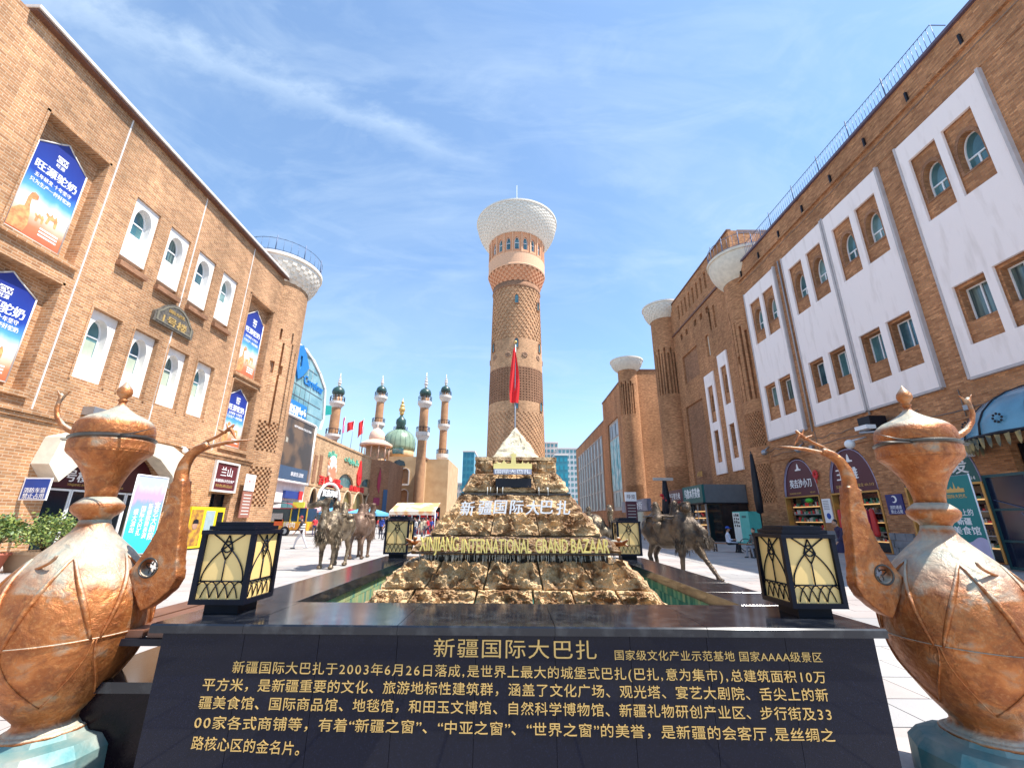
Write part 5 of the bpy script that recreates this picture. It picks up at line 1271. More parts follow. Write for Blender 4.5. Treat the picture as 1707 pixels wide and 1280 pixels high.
# inscription
GLY={}
def line(body,p0,p1,h,bold=0):
    a=at(*p0,Y=BY0); b=at(*p1,Y=BY0)
    adv=lambda ch: 1.0 if ord(ch)>0x2E80 else (.42 if ch in '“”,()' else .30 if ch==' ' else .66 if ch=='A' else .60)
    W=sum(adv(ch) for ch in body); pen=0; kx=(b.x-a.x)/W
    for ch in body:
        if ch!=' ':
            if ch not in GLY:
                c=bpy.data.curves.new('g','FONT'); c.body=ch; c.extrude=.03; c.resolution_u=3
                o=bpy.data.objects.new('g',c); col.objects.link(o); dg=bpy.context.evaluated_depsgraph_get(); dg.update()
                me=bpy.data.meshes.new_from_object(o.evaluated_get(dg)); bpy.data.objects.remove(o)
                GLY[ch]=([v.co.copy() for v in me.vertices],[tuple(p.vertices) for p in me.polygons])
            vs,fs=GLY[ch]; u=(pen+adv(ch)/2)/W; z=a.z+(b.z-a.z)*u-h*.36
            wg=adv(ch); x0=a.x+pen*kx; gx=max(v.x for v in vs); off=(wg-min(wg,gx))*.5*kx if ord(ch)<0x2E80 else 0
            mb=MB(); mb.add([(x0+off*.5+v.x*kx*.96,z+v.y*h,.0035+v.z*h) for v in vs],fs,T=TP); mb.obj('inscription_character',GOLD,fb_,uv=None,recalc=False)
        pen+=adv(ch)
line('新疆国际大巴扎',(722,1079),(997,1083),.098,.004)
line('国家级文化产业示范基地 国家AAAA级景区',(1023,1091),(1371,1095),.052)
line('新疆国际大巴扎于2003年6月26日落成,是世界上最大的城堡式巴扎(巴扎,意为集市),总建筑面积10万',(388,1111),(1377,1128),.062)
line('平方米，是新疆重要的文化、旅游地标性建筑群，涵盖了文化广场、观光塔、宴艺大剧院、舌尖上的新',(338,1140),(1381,1158),.062)
line('疆美食馆、国际商品馆、地毯馆，和田玉文博馆、自然科学博物馆、新疆礼物研创产业区、步行街及33',(332,1170),(1388,1190),.062)
line('00家各式商铺等，有着“新疆之窗”、“中亚之窗”、“世界之窗”的美誉，是新疆的会客厅,是丝绸之',(324,1203),(1392,1225),.062)
line('路核心区的金名片。',(320,1237),(514,1248),.062)
# bench by the left side of the basin
t=thing('granite_side_bench',(-2.35,3.4,0),'low dark polished bench block with timber slats between the left ewer and the basin','bench')
MB().box((-2.66,3.02,0),(-2.0,4.1,.60)).obj('block',mat('dark_plum_granite',(.008,.004,.007),.25,var=.3,ns=30,spec=.15),t)
MB().box((-2.70,2.98,.602),(-2.0,4.14,.66)).obj('top_slab',GRAN2,t)
for k in range(3): MB().box((-2.68+.23*k,2.96,.90),(-2.48+.23*k,4.3,.94)).obj('slat',mat('bench_wood',(.17,.075,.045),.45,var=.3,ns=5),t)
MB().box((-2.68,2.94,.86),(-2.0,3.0,.897)).box((-2.68,4.2,.86),(-2.0,4.26,.897)).box((-2.67,3.0,.662),(-2.63,3.04,.86)).box((-2.09,3.0,.662),(-2.05,3.04,.86)).box((-2.67,4.2,0),(-2.63,4.24,.86)).obj('frame',DKM,t)
# ================================================================ rock fountain
rf=thing('rock_fountain',(.04,5.15,.5),'stepped ochre rock fountain with gold and white sign letters and pyramid tip','fountain')
import bmesh
from mathutils import noise as mn
def rock(c4,depth,rough=.05,seed=0,m_=ROCK,nx=16,nz=9,name='rock_block'):
    """rock faced block: c4 = bl, br, tr, tl of its front; bulges outward (along the face normal), closed behind"""
    bl,br,tr,tl=[Vector(p) for p in c4]; nrm=(br-bl).cross(tl-bl).normalized()
    vs=[];fs=[]
    for j in range(nz+1):
        for i in range(nx+1):
            u=i/nx; v=j/nz; p=(bl*(1-u)+br*u)*(1-v)+(tl*(1-u)+tr*u)*v
            ed=min(u,1-u,.5)*2; ev=min(v,1-v,.5)*2; k=min(1,ed*3.6)*min(1,ev*3.0)
            q=p*5.2+Vector((seed*3.1,seed*1.7,seed))
            rg=1-abs(mn.noise(Vector((q.x*1.1,q.y,q.z*3.2)))*2.2)              # ridged, streaked along the bed
            h=(.4+.6*k)*rough*(.95 if nx>20 or nx<8 else .6)*(.35+.85*max(0,rg)**1.4+.55*mn.noise(q*2.1)+.55*mn.noise(Vector((q.x*4,q.y*4,q.z*7)))+.4*mn.noise(Vector((q.x*9,q.y*9,q.z*15)))+.3*mn.noise(q*22))
            vs.append(p+nrm*max(h,-.01)+Vector((mn.noise(q*3)*.006,0,mn.noise(q*4+Vector((9,0,0)))*.006))*k)
    o0=len(vs); 
    for p in (bl,br,tr,tl): vs.append(p-nrm*depth)
    for j in range(nz):
        for i in range(nx): a=j*(nx+1)+i; fs.append((a,a+1,a+nx+2,a+nx+1))
    fs.append([i for i in range(nx,-1,-1)]+[o0,o0+1]); top=nz*(nx+1)
    fs.append([top+i for i in range(nx+1)]+[o0+2,o0+3])
    fs.append([j*(nx+1) for j in range(nz+1)]+[o0+3,o0]); fs.append([j*(nx+1)+nx for j in range(nz,-1,-1)]+[o0+1,o0+2])
    o=MB().add(vs,fs,False).obj(name,m_,rf,uv=None,recalc=True)
    return o
CXF,CYF=.04,5.12
def tier(pyb,pyt,yb,yt,hb,ht,cuts,rough,seed,sides=True,dep=.1,m_=None):
    """one course of rock; front from (yb,pixel row pyb) to (yt,pyt); hb, ht half widths"""
    zb,zt=zat(pyb,yb),zat(pyt,yt)
    faces=[((CXF-hb,yb,zb),(CXF+hb,yb,zb),(CXF+ht,yt,zt),(CXF-ht,yt,zt))]
    if sides:
        db=CYF-yb; dt=CYF-yt
        faces.append(((CXF+hb,yb,zb),(CXF+hb,CYF+db,zb),(CXF+ht,CYF+dt,zt),(CXF+ht,yt,zt)))
        faces.append(((CXF-hb,CYF+db,zb),(CXF-hb,yb,zb),(CXF-ht,yt,zt),(CXF-ht,CYF+dt,zt)))
    for fi,fc in enumerate(faces):
        bl,br,tr,tl=[Vector(p) for p in fc]; g=.004
        cc=cuts if fi==0 else [0,.3,.62,1]
        for k,(u0,u1) in enumerate(zip(cc,cc[1:])):
            L=lambda a,b,u:a*(1-u)+b*u
            rock((L(bl,br,u0+g),L(bl,br,u1-g),L(tl,tr,u1-g),L(tl,tr,u0+g)),dep,rough,seed+k*2.3+fi*7,m_ or ROCK,nx=40 if fi==0 else 16,nz=24 if fi==0 else 10)
    return zb,zt
tier(1030,985,3.83,3.94,1.28,1.15,[0,.135,.36,.56,.70,.86,1],.055,1)
tier(983,939,3.95,4.12,1.13,.95,[0,.16,.38,.60,.80,1],.075,2)
z0,z1=zat(937,4.16),zat(921,4.16)
MB().box((CXF-.86,4.30,z0-.06),(CXF+.86,5.9,z1-.005)).obj('shadow_recess',ROCKD,rf)  # near-black back: shade below the overhang is put into its colour
zl=zat(921,4.06); zl2=zat(908,4.06)
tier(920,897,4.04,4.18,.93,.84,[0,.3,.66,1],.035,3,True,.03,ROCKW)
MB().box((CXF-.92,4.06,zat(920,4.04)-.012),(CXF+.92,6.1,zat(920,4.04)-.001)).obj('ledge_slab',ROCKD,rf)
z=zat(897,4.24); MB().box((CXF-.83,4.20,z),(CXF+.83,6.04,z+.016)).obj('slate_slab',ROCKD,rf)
tier(893,856,4.28,4.40,.80,.68,[0,.09,.35,.64,1],.06,4)
tier(855,826,4.42,4.54,.66,.565,[0,.33,.66,1],.035,5)
z=zat(825,4.52); MB().box((CXF-.56,4.5,z),(CXF+.56,5.74,z+.018)).obj('slate_slab',ROCKD,rf)
tier(820,790,4.56,4.64,.54,.44,[0,.30,.70,1],.05,6)
z0=zat(789,4.66); z1=zat(767,4.66)
MB().box((CXF-.33,4.72,z0-.25),(CXF+.33,5.5,z1-.02)).obj('upper_core',ROCKD,rf)
for k in range(9):
    a=-.43+.0955*k; rock(((CXF+a,4.70,z0),(CXF+a+.092,4.70,z0),(CXF+a+.092,4.70,z1),(CXF+a,4.70,z1)),.1,.05,20+k,nx=7,nz=7)
for sd in (1,-1):
    P=[(CXF+.43*sd,4.70,z0),(CXF+.43*sd,5.5,z0),(CXF+.43*sd,5.5,z1),(CXF+.43*sd,4.70,z1)]
    rock(P if sd>0 else [P[1],P[0],P[3],P[2]],.1,.03,31+sd)
z2=z1; MB().box((CXF-.44,4.66,z1),(CXF+.44,5.54,z1+.035)).obj('crown_slab',ROCK,rf)
# pyramid tip
zb=z1+.036; zt=zat(712,5.12); hb=.27
n=14; ap=Vector((CXF,5.12,zt))
cs=[Vector((CXF+a*hb,5.12+b*hb,zb)) for a,b in ((-1,-1),(1,-1),(1,1),(-1,1))]
vs=[];fs=[]
for k in range(4):
    a,b=cs[k],cs[(k+1)%4]; nr=(b-a).cross(ap-a).normalized(); base=len(vs)
    for j in range(n+1):
        for i in range(n+1):
            u=i/n; v=j/n*.985; p=(a*(1-u)+b*u)*(1-v)+ap*v; e=min(u,1-u)*2*(1-v)
            vs.append(p+nr*(.028*min(1,e*5)*(.4+mn.noise(p*14)+.5*mn.noise(p*40))))
    for j in range(n):
        for i in range(n): q=base+j*(n+1)+i; fs.append((q,q+1,q+n+2,q+n+1))
MB().add(vs,fs).obj('pyramid_stone',CAPR,rf,uv=None)
# signs on it
GSL=mat('gold_sign_letters',(.90,.69,.20),.4,var=.05)
TS=FC(3.93); a=at(692,908,Y=3.93); b=at(1016,911,Y=3.985)
for k,(wd,x0,x1) in enumerate((('XINJIANG',699,765),('INTERNATIONAL',768,887),('GRAND',892,947),('BAZAAR',951,1016))):
    a=at(x0,909,Y=3.93); b=at(x1,911,Y=3.93)
    text(wd,.16,GSL,TS,(a.x+b.x)/2,(a.z+b.z)/2,0,rf,name='gold_letters',depth=.03,bold=.010,width=(b.x-a.x)*.97)
MB().box((CXF-.86,3.94,zat(921,3.94)-.010),(CXF+.88,3.99,zat(921,3.94))).obj('letter_rail',ROCKD,rf)
# white calligraphic letters standing proud of the rock
Tw=FC(4.30); kx=[(779,848),(809,847),(834,846),(861,846),(888,847),(911,846),(939,847)]
for ch,(px,py) in zip('新疆国际大巴扎',kx):
    p=at(px,py-1,Y=4.30); text(ch,.142,WLET,Tw,p.x,p.z,0,rf,name='white_character',depth=.014,bold=.022,shear=.12)
    MB().tube([(p.x,4.305,p.z),(p.x,4.46,p.z)],.005,5).obj('letter_pin',DKM,rf,uv=None)
# black box with small white sign and gold skyline emblem
Y_=4.50; a=at(823,797,Y=Y_); b=at(886,782,Y=Y_)
MB().box((at(826,812,Y=Y_).x,Y_+.02,zat(812,Y_)),(at(886,812,Y=Y_).x,Y_+.22,zat(797,Y_))).obj('black_box',DKM,rf)
MB().box((a.x,Y_-.02,b.z-.055),(b.x,Y_+.02,b.z)).obj('sign_board',mat('sign_grey',(.35,.35,.42),.4),rf)
text('国际大巴扎',.042,WLET,FC(Y_-.024),(a.x+b.x)/2,b.z-.028,0,rf,depth=.006,bold=.02,width=(b.x-a.x)*.92)
mm=MB(); zc=b.z; xc=(a.x+b.x)/2
sk=[(-.20,.0),(.20,.0),(.20,.05),(.17,.055),(.165,.075),(.15,.055),(.11,.055),(.105,.085),(.09,.055),(.035,.055),(.03,.13),(.04,.135),(.035,.15),(0.012,.155),(.005,.18),(-.002,.155),(-.02,.15),(-.025,.135),(-.012,.13),(-.018,.055),(-.07,.055),(-.09,.09),(-.115,.055),(-.15,.055),(-.16,.08),(-.17,.055),(-.20,.05)]
mm.plate([(xc+x,zc+.004+z) for x,z in sk],[],-.02,0,FC(Y_-.0)); mm.obj('skyline_emblem',mat('emblem_gold',(.88,.70,.25),.35,metal=.2),rf)
# dripping water under the ledges
DR=mat('water_drip',(.75,.78,.74),.12,var=0,spec=.9)
mm=MB()
for q in range(190):
    x=CXF+rnd.uniform(-.86,.88); y=4.075+rnd.uniform(-.01,.03); z=zat(920,4.04)-.012; l=rnd.uniform(.02,.085)
    mm.tube([(x,y,z),(x+rnd.uniform(-.003,.003),y-.01,z-l)],[.0035,.0018],4)
for q in range(7):
    x=CXF+rnd.uniform(-.3,.34); y=4.42; z=zat(812,4.42); mm.tube([(x,y,z),(x,y-.02,z-rnd.uniform(.02,.09))],[.003,.0015],4)
mm.obj('water_drips',DR,rf,uv=None,kind='stuff')
# bronze fish heads at the ledge ends
for sd,px,py in ((-1,697,903),(1,1026,905)):
    p=at(px,py,Y=4.2); m=MB(); 
    m.cap2(p+Vector((0,.1,-.01)),p+Vector((sd*.05,-.06,0)),.035,.022).cap2(p+Vector((sd*.05,-.06,0)),p+Vector((sd*.085,-.1,.03)),.02,.008).cap2(p+Vector((sd*.05,-.06,0)),p+Vector((sd*.09,-.08,-.02)),.016,.006).sph(p+Vector((sd*.02,-.04,.035)),.02)
    m.obj('spout_figure',COP,rf,uv=None)
# ================================================================ lanterns
def lantern(x,y,w_,h,z0,label):
    t=thing('basin_lantern',(x,y,z0),label,'lantern','four navy framed lanterns on the basin corners')
    r=w_/2
    MB().box((x-r*.62,y-r*.62,z0),(x+r*.62,y+r*.62,z0+.055)).obj('foot',NAVY,t)
    b0=z0+.056; b1=z0+h
    MB().box((x-r,y-r,b0),(x+r,y+r,b0+.028)).obj('base_plate',NAVY,t)
    for k,(s,zz) in enumerate(((1.02,0),(.86,.026),(.72,.05))):
        MB().box((x-r*s,y-r*s,b1+zz-.03),(x+r*s,y+r*s,b1+zz-.006)).obj('lid_step',NAVY,t)
    for sx in (-1,1):
        for sy in (-1,1):
            MB().box((x+sx*r-(.028 if sx>0 else 0),y+sy*r-(.028 if sy>0 else 0),b0+.028),(x+sx*r+(0 if sx>0 else .028),y+sy*r+(0 if sy>0 else .028),b1-.03)).obj('corner_post',NAVY,t)
    zb,zt=b0+.028,b1-.03; hh=zt-zb; q=r-.028
    for k in range(4):
        a=k*PI/2; ca,sa=math.cos(a),math.sin(a)
        def Tf(s,t_,n): X,Y=s,-(r-.020+n); return (x+X*ca-Y*sa,y+X*sa+Y*ca,t_)
        MB().plate(rect(-q,q,zb,zt),[],-.008,0,Tf).obj('glass_panel',CREAMG,t)
        m=MB(); rr=.0042; n_=.006
        def cv(pts,rad=rr): m.tube([Tf(s*q,zb+hh*u,n_) for s,u in pts],rad,5)
        cv([(-1,.27),(1,.27)]); 
        S=[i/12 for i in range(13)]
        cv([(-.97+ .0+ (1.30)*(s**1.9) if False else -.92+1.62*(s**1.7), .27+.73*s**.86) for s in S]); cv([(.92-1.62*(s**1.7), .27+.73*s**.86) for s in S])
        cv([(0,.27),(0,.60)]); cv([(0,.60),(.26,.76),(0,.985)],rr); cv([(0,.60),(-.26,.76),(0,.985)],rr)
        cv([(.20*math.sin(i*PI/10),.80+.085*math.cos(i*PI/10)) for i in range(21)])
        for i in range(5):
            c=-.8+.4*i
            cv([(c-.4+.8*s,.02+.24*math.sin(s*PI)**.8) for s in S][(3 if i==0 else 0):(10 if i==4 else 13)],.0034)
        m.obj('lattice',NAVY,t,uv=None)
    return t
lantern(-1.775,3.02,.335,.485,BZ,'navy framed lantern with cream glass on the near left basin corner')
lantern(1.865,3.03,.335,.485,BZ,'navy framed lantern with cream glass on the near right basin corner')
lantern(-1.72,6.98,.36,.55,BZ,'navy framed lantern with cream glass on the far left basin corner')
lantern(1.76,6.98,.36,.55,BZ,'navy framed lantern with cream glass on the far right basin corner')
# ================================================================ ewers
JY=3.0
ES=mat('ewer_band_steel',(.12,.11,.10),.35,metal=.8,var=.3,ns=10)
def jz(py,px=120): 
    r=ray(px,py); return H+r[2]*JY/r[1]
def jr(w_,py):
    r=ray(120,py); return w_/2/F*JY/r[1]*1.0
def build_ewer():
    """ewer standing on the origin; spout towards +x"""
    t=thing('copper_ewer',(0,0,0)); P=lambda rows:[(jr(w_,py)*.93,jz(py)) for py,w_ in rows]
    body=P([(1214,128),(1206,108),(1197,93),(1190,94),(1182,106),(1166,132),(1146,158),(1126,183),(1104,204),(1079,218),(1050,227),(1020,225),(1000,219),(978,206),(956,184),(936,155),(920,128),(905,98),(893,74),(882,56),(874,47),(864,42)])
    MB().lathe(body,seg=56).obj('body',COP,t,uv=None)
    MB().lathe(P([(866,42),(861,48),(856,62),(850,72),(843,74),(837,66),(832,54),(828,44)]),seg=40).obj('collar',COP,t,uv=None)
    MB().lathe(P([(830,43),(818,45),(808,49),(796,57),(785,67),(775,80),(765,96),(757,113),(754,117)]),seg=44).lathe(P([(754.5,117),(752,119),(738,119),(735,116),(735,20)]),seg=44,sm=False).obj('cup',COP,t,uv=None)
    MB().lathe(P([(737,112),(733,122),(731,122),(728,112)]),seg=44,sm=False).obj('steel_band',ES,t,uv=None)
    MB().lathe(P([(731,110),(727,114),(716,113),(708,108),(702,98),(697,84),(692,62),(686,40),(681,26),(676,15),(671,10),(668,9)]),seg=44).obj('lid',COP,t,uv=None)
    MB().lathe(P([(671,8),(669,12),(666,15),(664,10),(662,12),(658,20),(653,23),(648,21),(643,14),(638,6),(633,1)]),seg=24).obj('finial',COP,t,uv=None)
    # embossed petals
    zz=[z for r,z in body]; 
    def rad(z):
        for (r0,z0),(r1,z1) in zip(body,body[1:]):
            if z0<=z<=z1: return r0+(r1-r0)*(z-z0)/(z1-z0)
        return .1
    m=MB(); zlo,zhi=jz(1175),jz(905); zm=jz(1055)
    for k in range(6):
        a0=R(-90+30+60*k)
        for sg in (1,-1):
            pts=[]
            for i in range(15):
                u=i/14; z=zm+(jz(925)-zm)*u; a=a0+sg*R(27)*(1-u)**.75*1.0; r=rad(z)+.001; pts.append((r*math.cos(a),r*math.sin(a),z))
            m.tube(pts,[.008+.008*math.sin(PI*i/14) for i in range(15)],6)
            pts=[]
            for i in range(13):
                u=i/12; z=zm-(zm-jz(1160))*u; a=a0+sg*R(29)*math.cos(u*PI/2)**.8; r=rad(z)+.001; pts.append((r*math.cos(a),r*math.sin(a),z))
            m.tube(pts,.006,6)
    m.tube([(( rad(zm)+.001)*math.cos(i*PI/28),(rad(zm)+.001)*math.sin(i*PI/28),zm) for i in range(57)],.007,6)
    zc=jz(928)
    for k in range(3):
        a0=R(-90-15+120*k); m.tube([((rad(zc+.09*math.cos(i*PI/12))+.002)*math.cos(a0+R(34)*math.sin((i-6)*PI/12)),(rad(zc+.09*math.cos(i*PI/12))+.002)*math.sin(a0+R(34)*math.sin((i-6)*PI/12)),zc-.075*math.cos((i-6)*PI/12)+.03) for i in range(13)],.009,6)
    m.obj('petal_relief',COP,t,uv=None)
    # faceted foot
    MB().lathe(P([(1216,128),(1212,130),(1208,118)]),seg=40).obj('foot_ring',COP,t,uv=None)
    m=MB().lathe([(jr(232,1240)*.92,0.02),(jr(232,1240)*.92,jz(1248)),(jr(205,1240)*.9,jz(1228)),(jr(150,1240)*.9,jz(1222)),(jr(124,1240),jz(1214)+.0)],seg=10,sm=False,a0=.2)
    m.obj('pedestal',PAT,t,uv=None)
    # spout: flat bag with pierced roundel, then a neck that opens into two lips
    X=lambda px,py:(at(px,py,Y=JY-.02)); ORX=EX0
    def Q(px,py,y=0): p=X(px,py); return (p.x-ORX(py), y, p.z)
    poly=[(212,960),(226,945),(240,925),(252,905),(262,885),(270,862),(276,835),(279,812),(302,808),(302,840),(300,875),(298,905),(296,940),(296,972),(284,992),(266,1008),(248,1020),(236,1024),(228,1000)]
    hole=[(249+13.5*math.cos(i*PI/8),952+13.5*math.sin(i*PI/8)) for i in range(16)]
    m=MB(); th=.045
    m.plate([(Q(*p)[0],Q(*p)[2]) for p in poly],[[(Q(*p)[0],Q(*p)[2]) for p in hole]],-th,th,lambda s,t_,n:(s,n,t_))
    nk=[(290,830,12.5),(291,812,11.5),(292,795,10.5),(297,779,9.5),(306,765,8.5),(319,755,8),(336,749,7)]
    pts=[Q(a,b) for a,b,c in nk]; m.tube(pts,[jr(2*c,800)*1.0 for a,b,c in nk],14)
    SP=remesh(m,'spout',COP,.009,5,t)
    m=MB()
    lp=[(300,772,7),(318,757,6),(340,750,5.5),(364,746,5),(388,744,3.2),(407,743,1.2)]
    m.tube([Q(a,b+1) for a,b,c in lp],[jr(2*c,750)*.62 for a,b,c in lp],10)
    up=[(294,786,5),(304,766,4),(318,752,3.4),(334,742,3),(350,735,2.6),(362,728,2.6),(372,722,3.6),(377,716,2.0)]
    m.tube([Q(a,b,-.0) for a,b,c in up],[jr(2*c,740)*.9 for a,b,c in up],10)
    m.cap2(Q(362,729),Q(350,723),.012,.003).cap2(Q(372,724),Q(380,740),.014,.004).cap2(Q(368,726),Q(364,714),.010,.003)
    m.obj('spout_lip',COP,t,uv=None)
    m=MB(); c=Q(249,952)
    for i in range(4):
        a=i*PI/2+.4; m.tube([(c[0]+.058*math.cos(a+s*.16)*(1-.0)*(abs(s)/5*.75+.25),0,c[2]+.058*math.sin(a+s*.16)*(abs(s)/5*.75+.25)) for s in range(-5,6)],.004,5)
    m.tube([(c[0]+.057*math.cos(i*PI/12),-.045,c[2]+.057*math.sin(i*PI/12)) for i in range(25)],.006,6)
    m.obj('pierced_roundel',ES,t,uv=None)
    # curled handle at the lid
    hd=[(134,719,4.5),(118,717,5),(104,711,5),(92,702,4.5),(84,689,4),(82,674,3.4),(86,661,3),(90,654,4.2),(89,648,2)]
    m=MB().tube([Q(a,b) for a,b,c in hd],[jr(2*c,700) for a,b,c in hd],10)
    m.cap2(Q(88,655),Q(83,643),.012,.003).cap2(Q(90,656),Q(104,645),.012,.003)
    m.obj('handle',COP,t,uv=None)
    m=MB().tube([Q(120,732,-.13),Q(240,731,-.16),Q(276,724,-.16)],[.004,.005,.001],6).tube([Q(125,735,-.14),Q(240,736,-.16),Q(279,737,-.17)],[.004,.005,.001],6)
    m.obj('band_spikes',ES,t,uv=None)
    return t
def EX0(py): return at(159-(py-847)*.203,py,Y=JY).x
ew=build_ewer()
tag(ew,'weathered copper ewer at left with its spout pointing right','ewer','pair of giant copper ewers')
ew2=copy_tree(ew); ew2['label']='weathered copper ewer at right with its spout pointing left'
b=at(95,1250,Y=JY)
ew.location=(-2.685,JY,0); ew.rotation_euler=(0,R(-3.2),0)
ew2.location=(2.77,JY,0); ew2.scale=(-1,1,1); ew2.rotation_euler=(0,R(1.8),0)
PLI=mat('plinth_granite_pink',(.46,.40,.37),.6,var=.15,ns=30)
for x,lab in ((-2.7,'octagonal pink granite slab under the left ewer'),(2.76,'octagonal pink granite slab under the right ewer')):
    t_=MB().lathe([(.72,0),(.72,.13),(.70,.15),(.02,.15)],(x,JY),8,sm=False,a0=PI/8)
    single(t_,'ewer_plinth',PLI,lab,'plinth','plinths of the two ewers',uv=None)
# ================================================================ camels
tx1=bpy.data.textures.new('fur','CLOUDS'); tx1.noise_scale=.09; tx1.noise_depth=3
tx2=bpy.data.textures.new('fur2','CLOUDS'); tx2.noise_scale=.035; tx2.noise_depth=2
def build_camel(legs,headturn=0,neckup=1.0,shag=.06,nf=1.0,mat_=BRZ,voxel=.028,load=True,keep=.6):
    """bactrian camel facing +x, withers about 1.75 m; legs: stride offsets for FL FR RL RR"""
    t=thing('bronze_camel',(0,0,0)); m=MB()
    m.sph((-.55,0,1.28),(.45,.36,.43)).sph((-.1,0,1.20),(.64,.42,.47)).sph((.42,0,1.24),(.46,.38,.52)).cap2((-.62,0,1.3),(.45,0,1.28),.34,.36)
    m.cap2((-.45,0,1.5),(-.48,0,1.98),.22,.085).cap2((.18,0,1.5),(.20,0,2.0),.20,.08)
    c,s=math.cos(headturn),math.sin(headturn)
    hz=1.95*neckup; hp=.75+(1.36-.75)*nf
    def N_(x,z,y=0):
        if z<1.8: f_=1+(nf-1)*min(1,max(0,(z-1.0)/.6)); return (.75+(x-.75)*f_, y, z)
        X=x-1.36; return (hp+X*c-y*s, X*s+y*c, z)
    m.cap2((.62,0,1.28),N_(.98,1.02),.24,.17).cap2(N_(.98,1.02),N_(1.24,1.22),.17,.14).cap2(N_(1.24,1.22),N_(1.36,1.62*neckup),.14,.115).cap2(N_(1.36,1.62*neckup),N_(1.37,1.90*neckup),.115,.10)
    m.cap2(N_(1.38,hz),N_(1.56,hz-.0),.125,.095).cap2(N_(1.56,hz),N_(1.86,hz-.07),.09,.062).sph(N_(1.34,hz+.10),(.12,.10,.09)).cap2(N_(1.58,hz-.08),N_(1.82,hz-.14),.05,.035)
    for sy in (-1,1): m.cap2(N_(1.36,hz+.08,sy*.09),N_(1.30,hz+.17,sy*.15),.03,.012)
    for (x,y,dx,fr) in ((.48,.2,legs[0],1),(.48,-.2,legs[1],1),(-.62,.2,legs[2],0),(-.62,-.2,legs[3],0)):
        if fr:
            k=(x+dx*.45,y,.62); f=(x+dx,y*1.0,.10)
            m.cap2((x,y*.9,1.15),k,.20,.10).cap2(k,f,.078,.052)
        else:
            k=(x+.10+dx*.3,y,.92); h=(x-.12+dx*.6,y,.56); f=(x+dx,y,.10)
            m.cap2((x,y*.9,1.2),k,.25,.14).cap2(k,h,.11,.07).cap2(h,f,.068,.05)
        m.sph((f[0]+.04,f[1],.055),(.12,.09,.055))
    m.cap2((-.92,0,1.35),(-1.0,0,.95),.045,.03)
    remesh(m,'body',mat_,voxel,3,t,keep,[(tx1,shag*.55),(tx2,shag*.35)])
    # shaggy hair: fringes under neck, thighs, hump tops
    hh=MB()
    def tuft(p,d,l,r_): p=Vector(p); d=Vector(d).normalized(); hh.tube([p,p+d*l*.55+Vector((rnd.gauss(0,.012),rnd.gauss(0,.012),0)),p+d*l+Vector((rnd.gauss(0,.02),rnd.gauss(0,.02),-.02))],[r_,r_*.75,r_*.1],4,sm=False)
    for k in range(330):
        u=rnd.random(); x=.80+.5*u; z=1.28-.30*math.sin(u*PI*.8)+.25*max(0,u-.7); yy=rnd.uniform(-.16,.16); p=N_(x,z-.02,yy); tuft(p,(rnd.uniform(-.1,.5),rnd.gauss(0,.25),-1),rnd.uniform(.08,.24),.013)
    for k in range(240):
        u=rnd.random(); p=N_(1.30+.1*u+rnd.uniform(-.09,.1),1.25+.6*u*neckup,rnd.uniform(-.12,.12)); tuft(p,(.5,rnd.gauss(0,.3),-1),rnd.uniform(.06,.15),.011)
    for k in range(280):
        sy=rnd.choice((-1,1)); p=(.48+rnd.uniform(-.16,.2),sy*(.24+rnd.uniform(-.02,.10)),rnd.uniform(.75,1.35)); tuft(p,(rnd.gauss(0,.2),sy*.25,-1),rnd.uniform(.08,.2),.013)
    for k in range(110):
        hx=rnd.choice((-.48,.2)); p=(hx+rnd.gauss(0,.06),rnd.gauss(0,.06),rnd.uniform(1.85,2.03)); tuft(p,(rnd.gauss(0,.5),rnd.gauss(0,.6),-.5),rnd.uniform(.06,.13),.012)
    for k in range(40): p=N_(1.34+rnd.gauss(0,.05),hz+.14,rnd.gauss(0,.05)); tuft(p,(rnd.gauss(0,.5),rnd.gauss(0,.5),.4),rnd.uniform(.04,.09),.012)
    hh.obj('shaggy_hair',mat_,t,uv=None,recalc=False,kind='stuff')
    if load:
        m=MB().cap2((-.15,-.34,1.55),(-.15,.34,1.55),.14,.14).cap2((-.15,-.36,1.38),(-.15,-.32,1.15),.15,.10).cap2((-.15,.36,1.38),(-.15,.32,1.15),.15,.10)
        m.tube([(-.75,-.25,1.62),(.35,-.28,1.62)],.03).tube([(-.75,.25,1.62),(.35,.28,1.62)],.03)
        m.tube([(-.62+.0,.40*math.sin(a*PI/8),1.27+.40*math.cos(a*PI/8)) for a in range(17)],.018,6)
        m.obj('pack_saddle',mat_,t,uv=None)
    return t
c1=build_camel((.10,-.02,.05,-.12),-1.25,1.0,.06,.5); tag(c1,'shaggy bronze camel with its head turned left, nearest the left basin rim','camel statue','bronze camel statues round the fountain')
c1.location=(-6.15,15.9,0); c1.rotation_euler=(0,0,R(-90)); c1.scale=(1.06,)*3
p=at(612,935,Z=0)
c2=build_camel((.05,-.12,-.05,.08),0,1.0,.03,1.0,BRZ2); tag(c2,'smooth brown bronze camel seen from behind, right of the shaggy one','camel statue','bronze camel statues round the fountain')
c2.location=(-6.45,19.6,0); c2.rotation_euler=(0,0,R(94)); c2.scale=(1.08,)*3
c3=build_camel((.72,-.05,-.1,.12),-.9,.95,.05,-.25,BRZ3); tag(c3,'large dark bronze camel striding right beside the right basin rim','camel statue','bronze camel statues round the fountain')
c3.location=(4.85,13.8,0); c3.rotation_euler=(0,0,R(-58)); c3.scale=(1.06,)*3
c4=copy_tree(c1); c4['label']='bronze camel half hidden behind the right shoulder of the rock fountain'
c4.location=(3.15,19.5,0); c4.rotation_euler=(0,0,R(-20)); c4.scale=(1.05,)*3
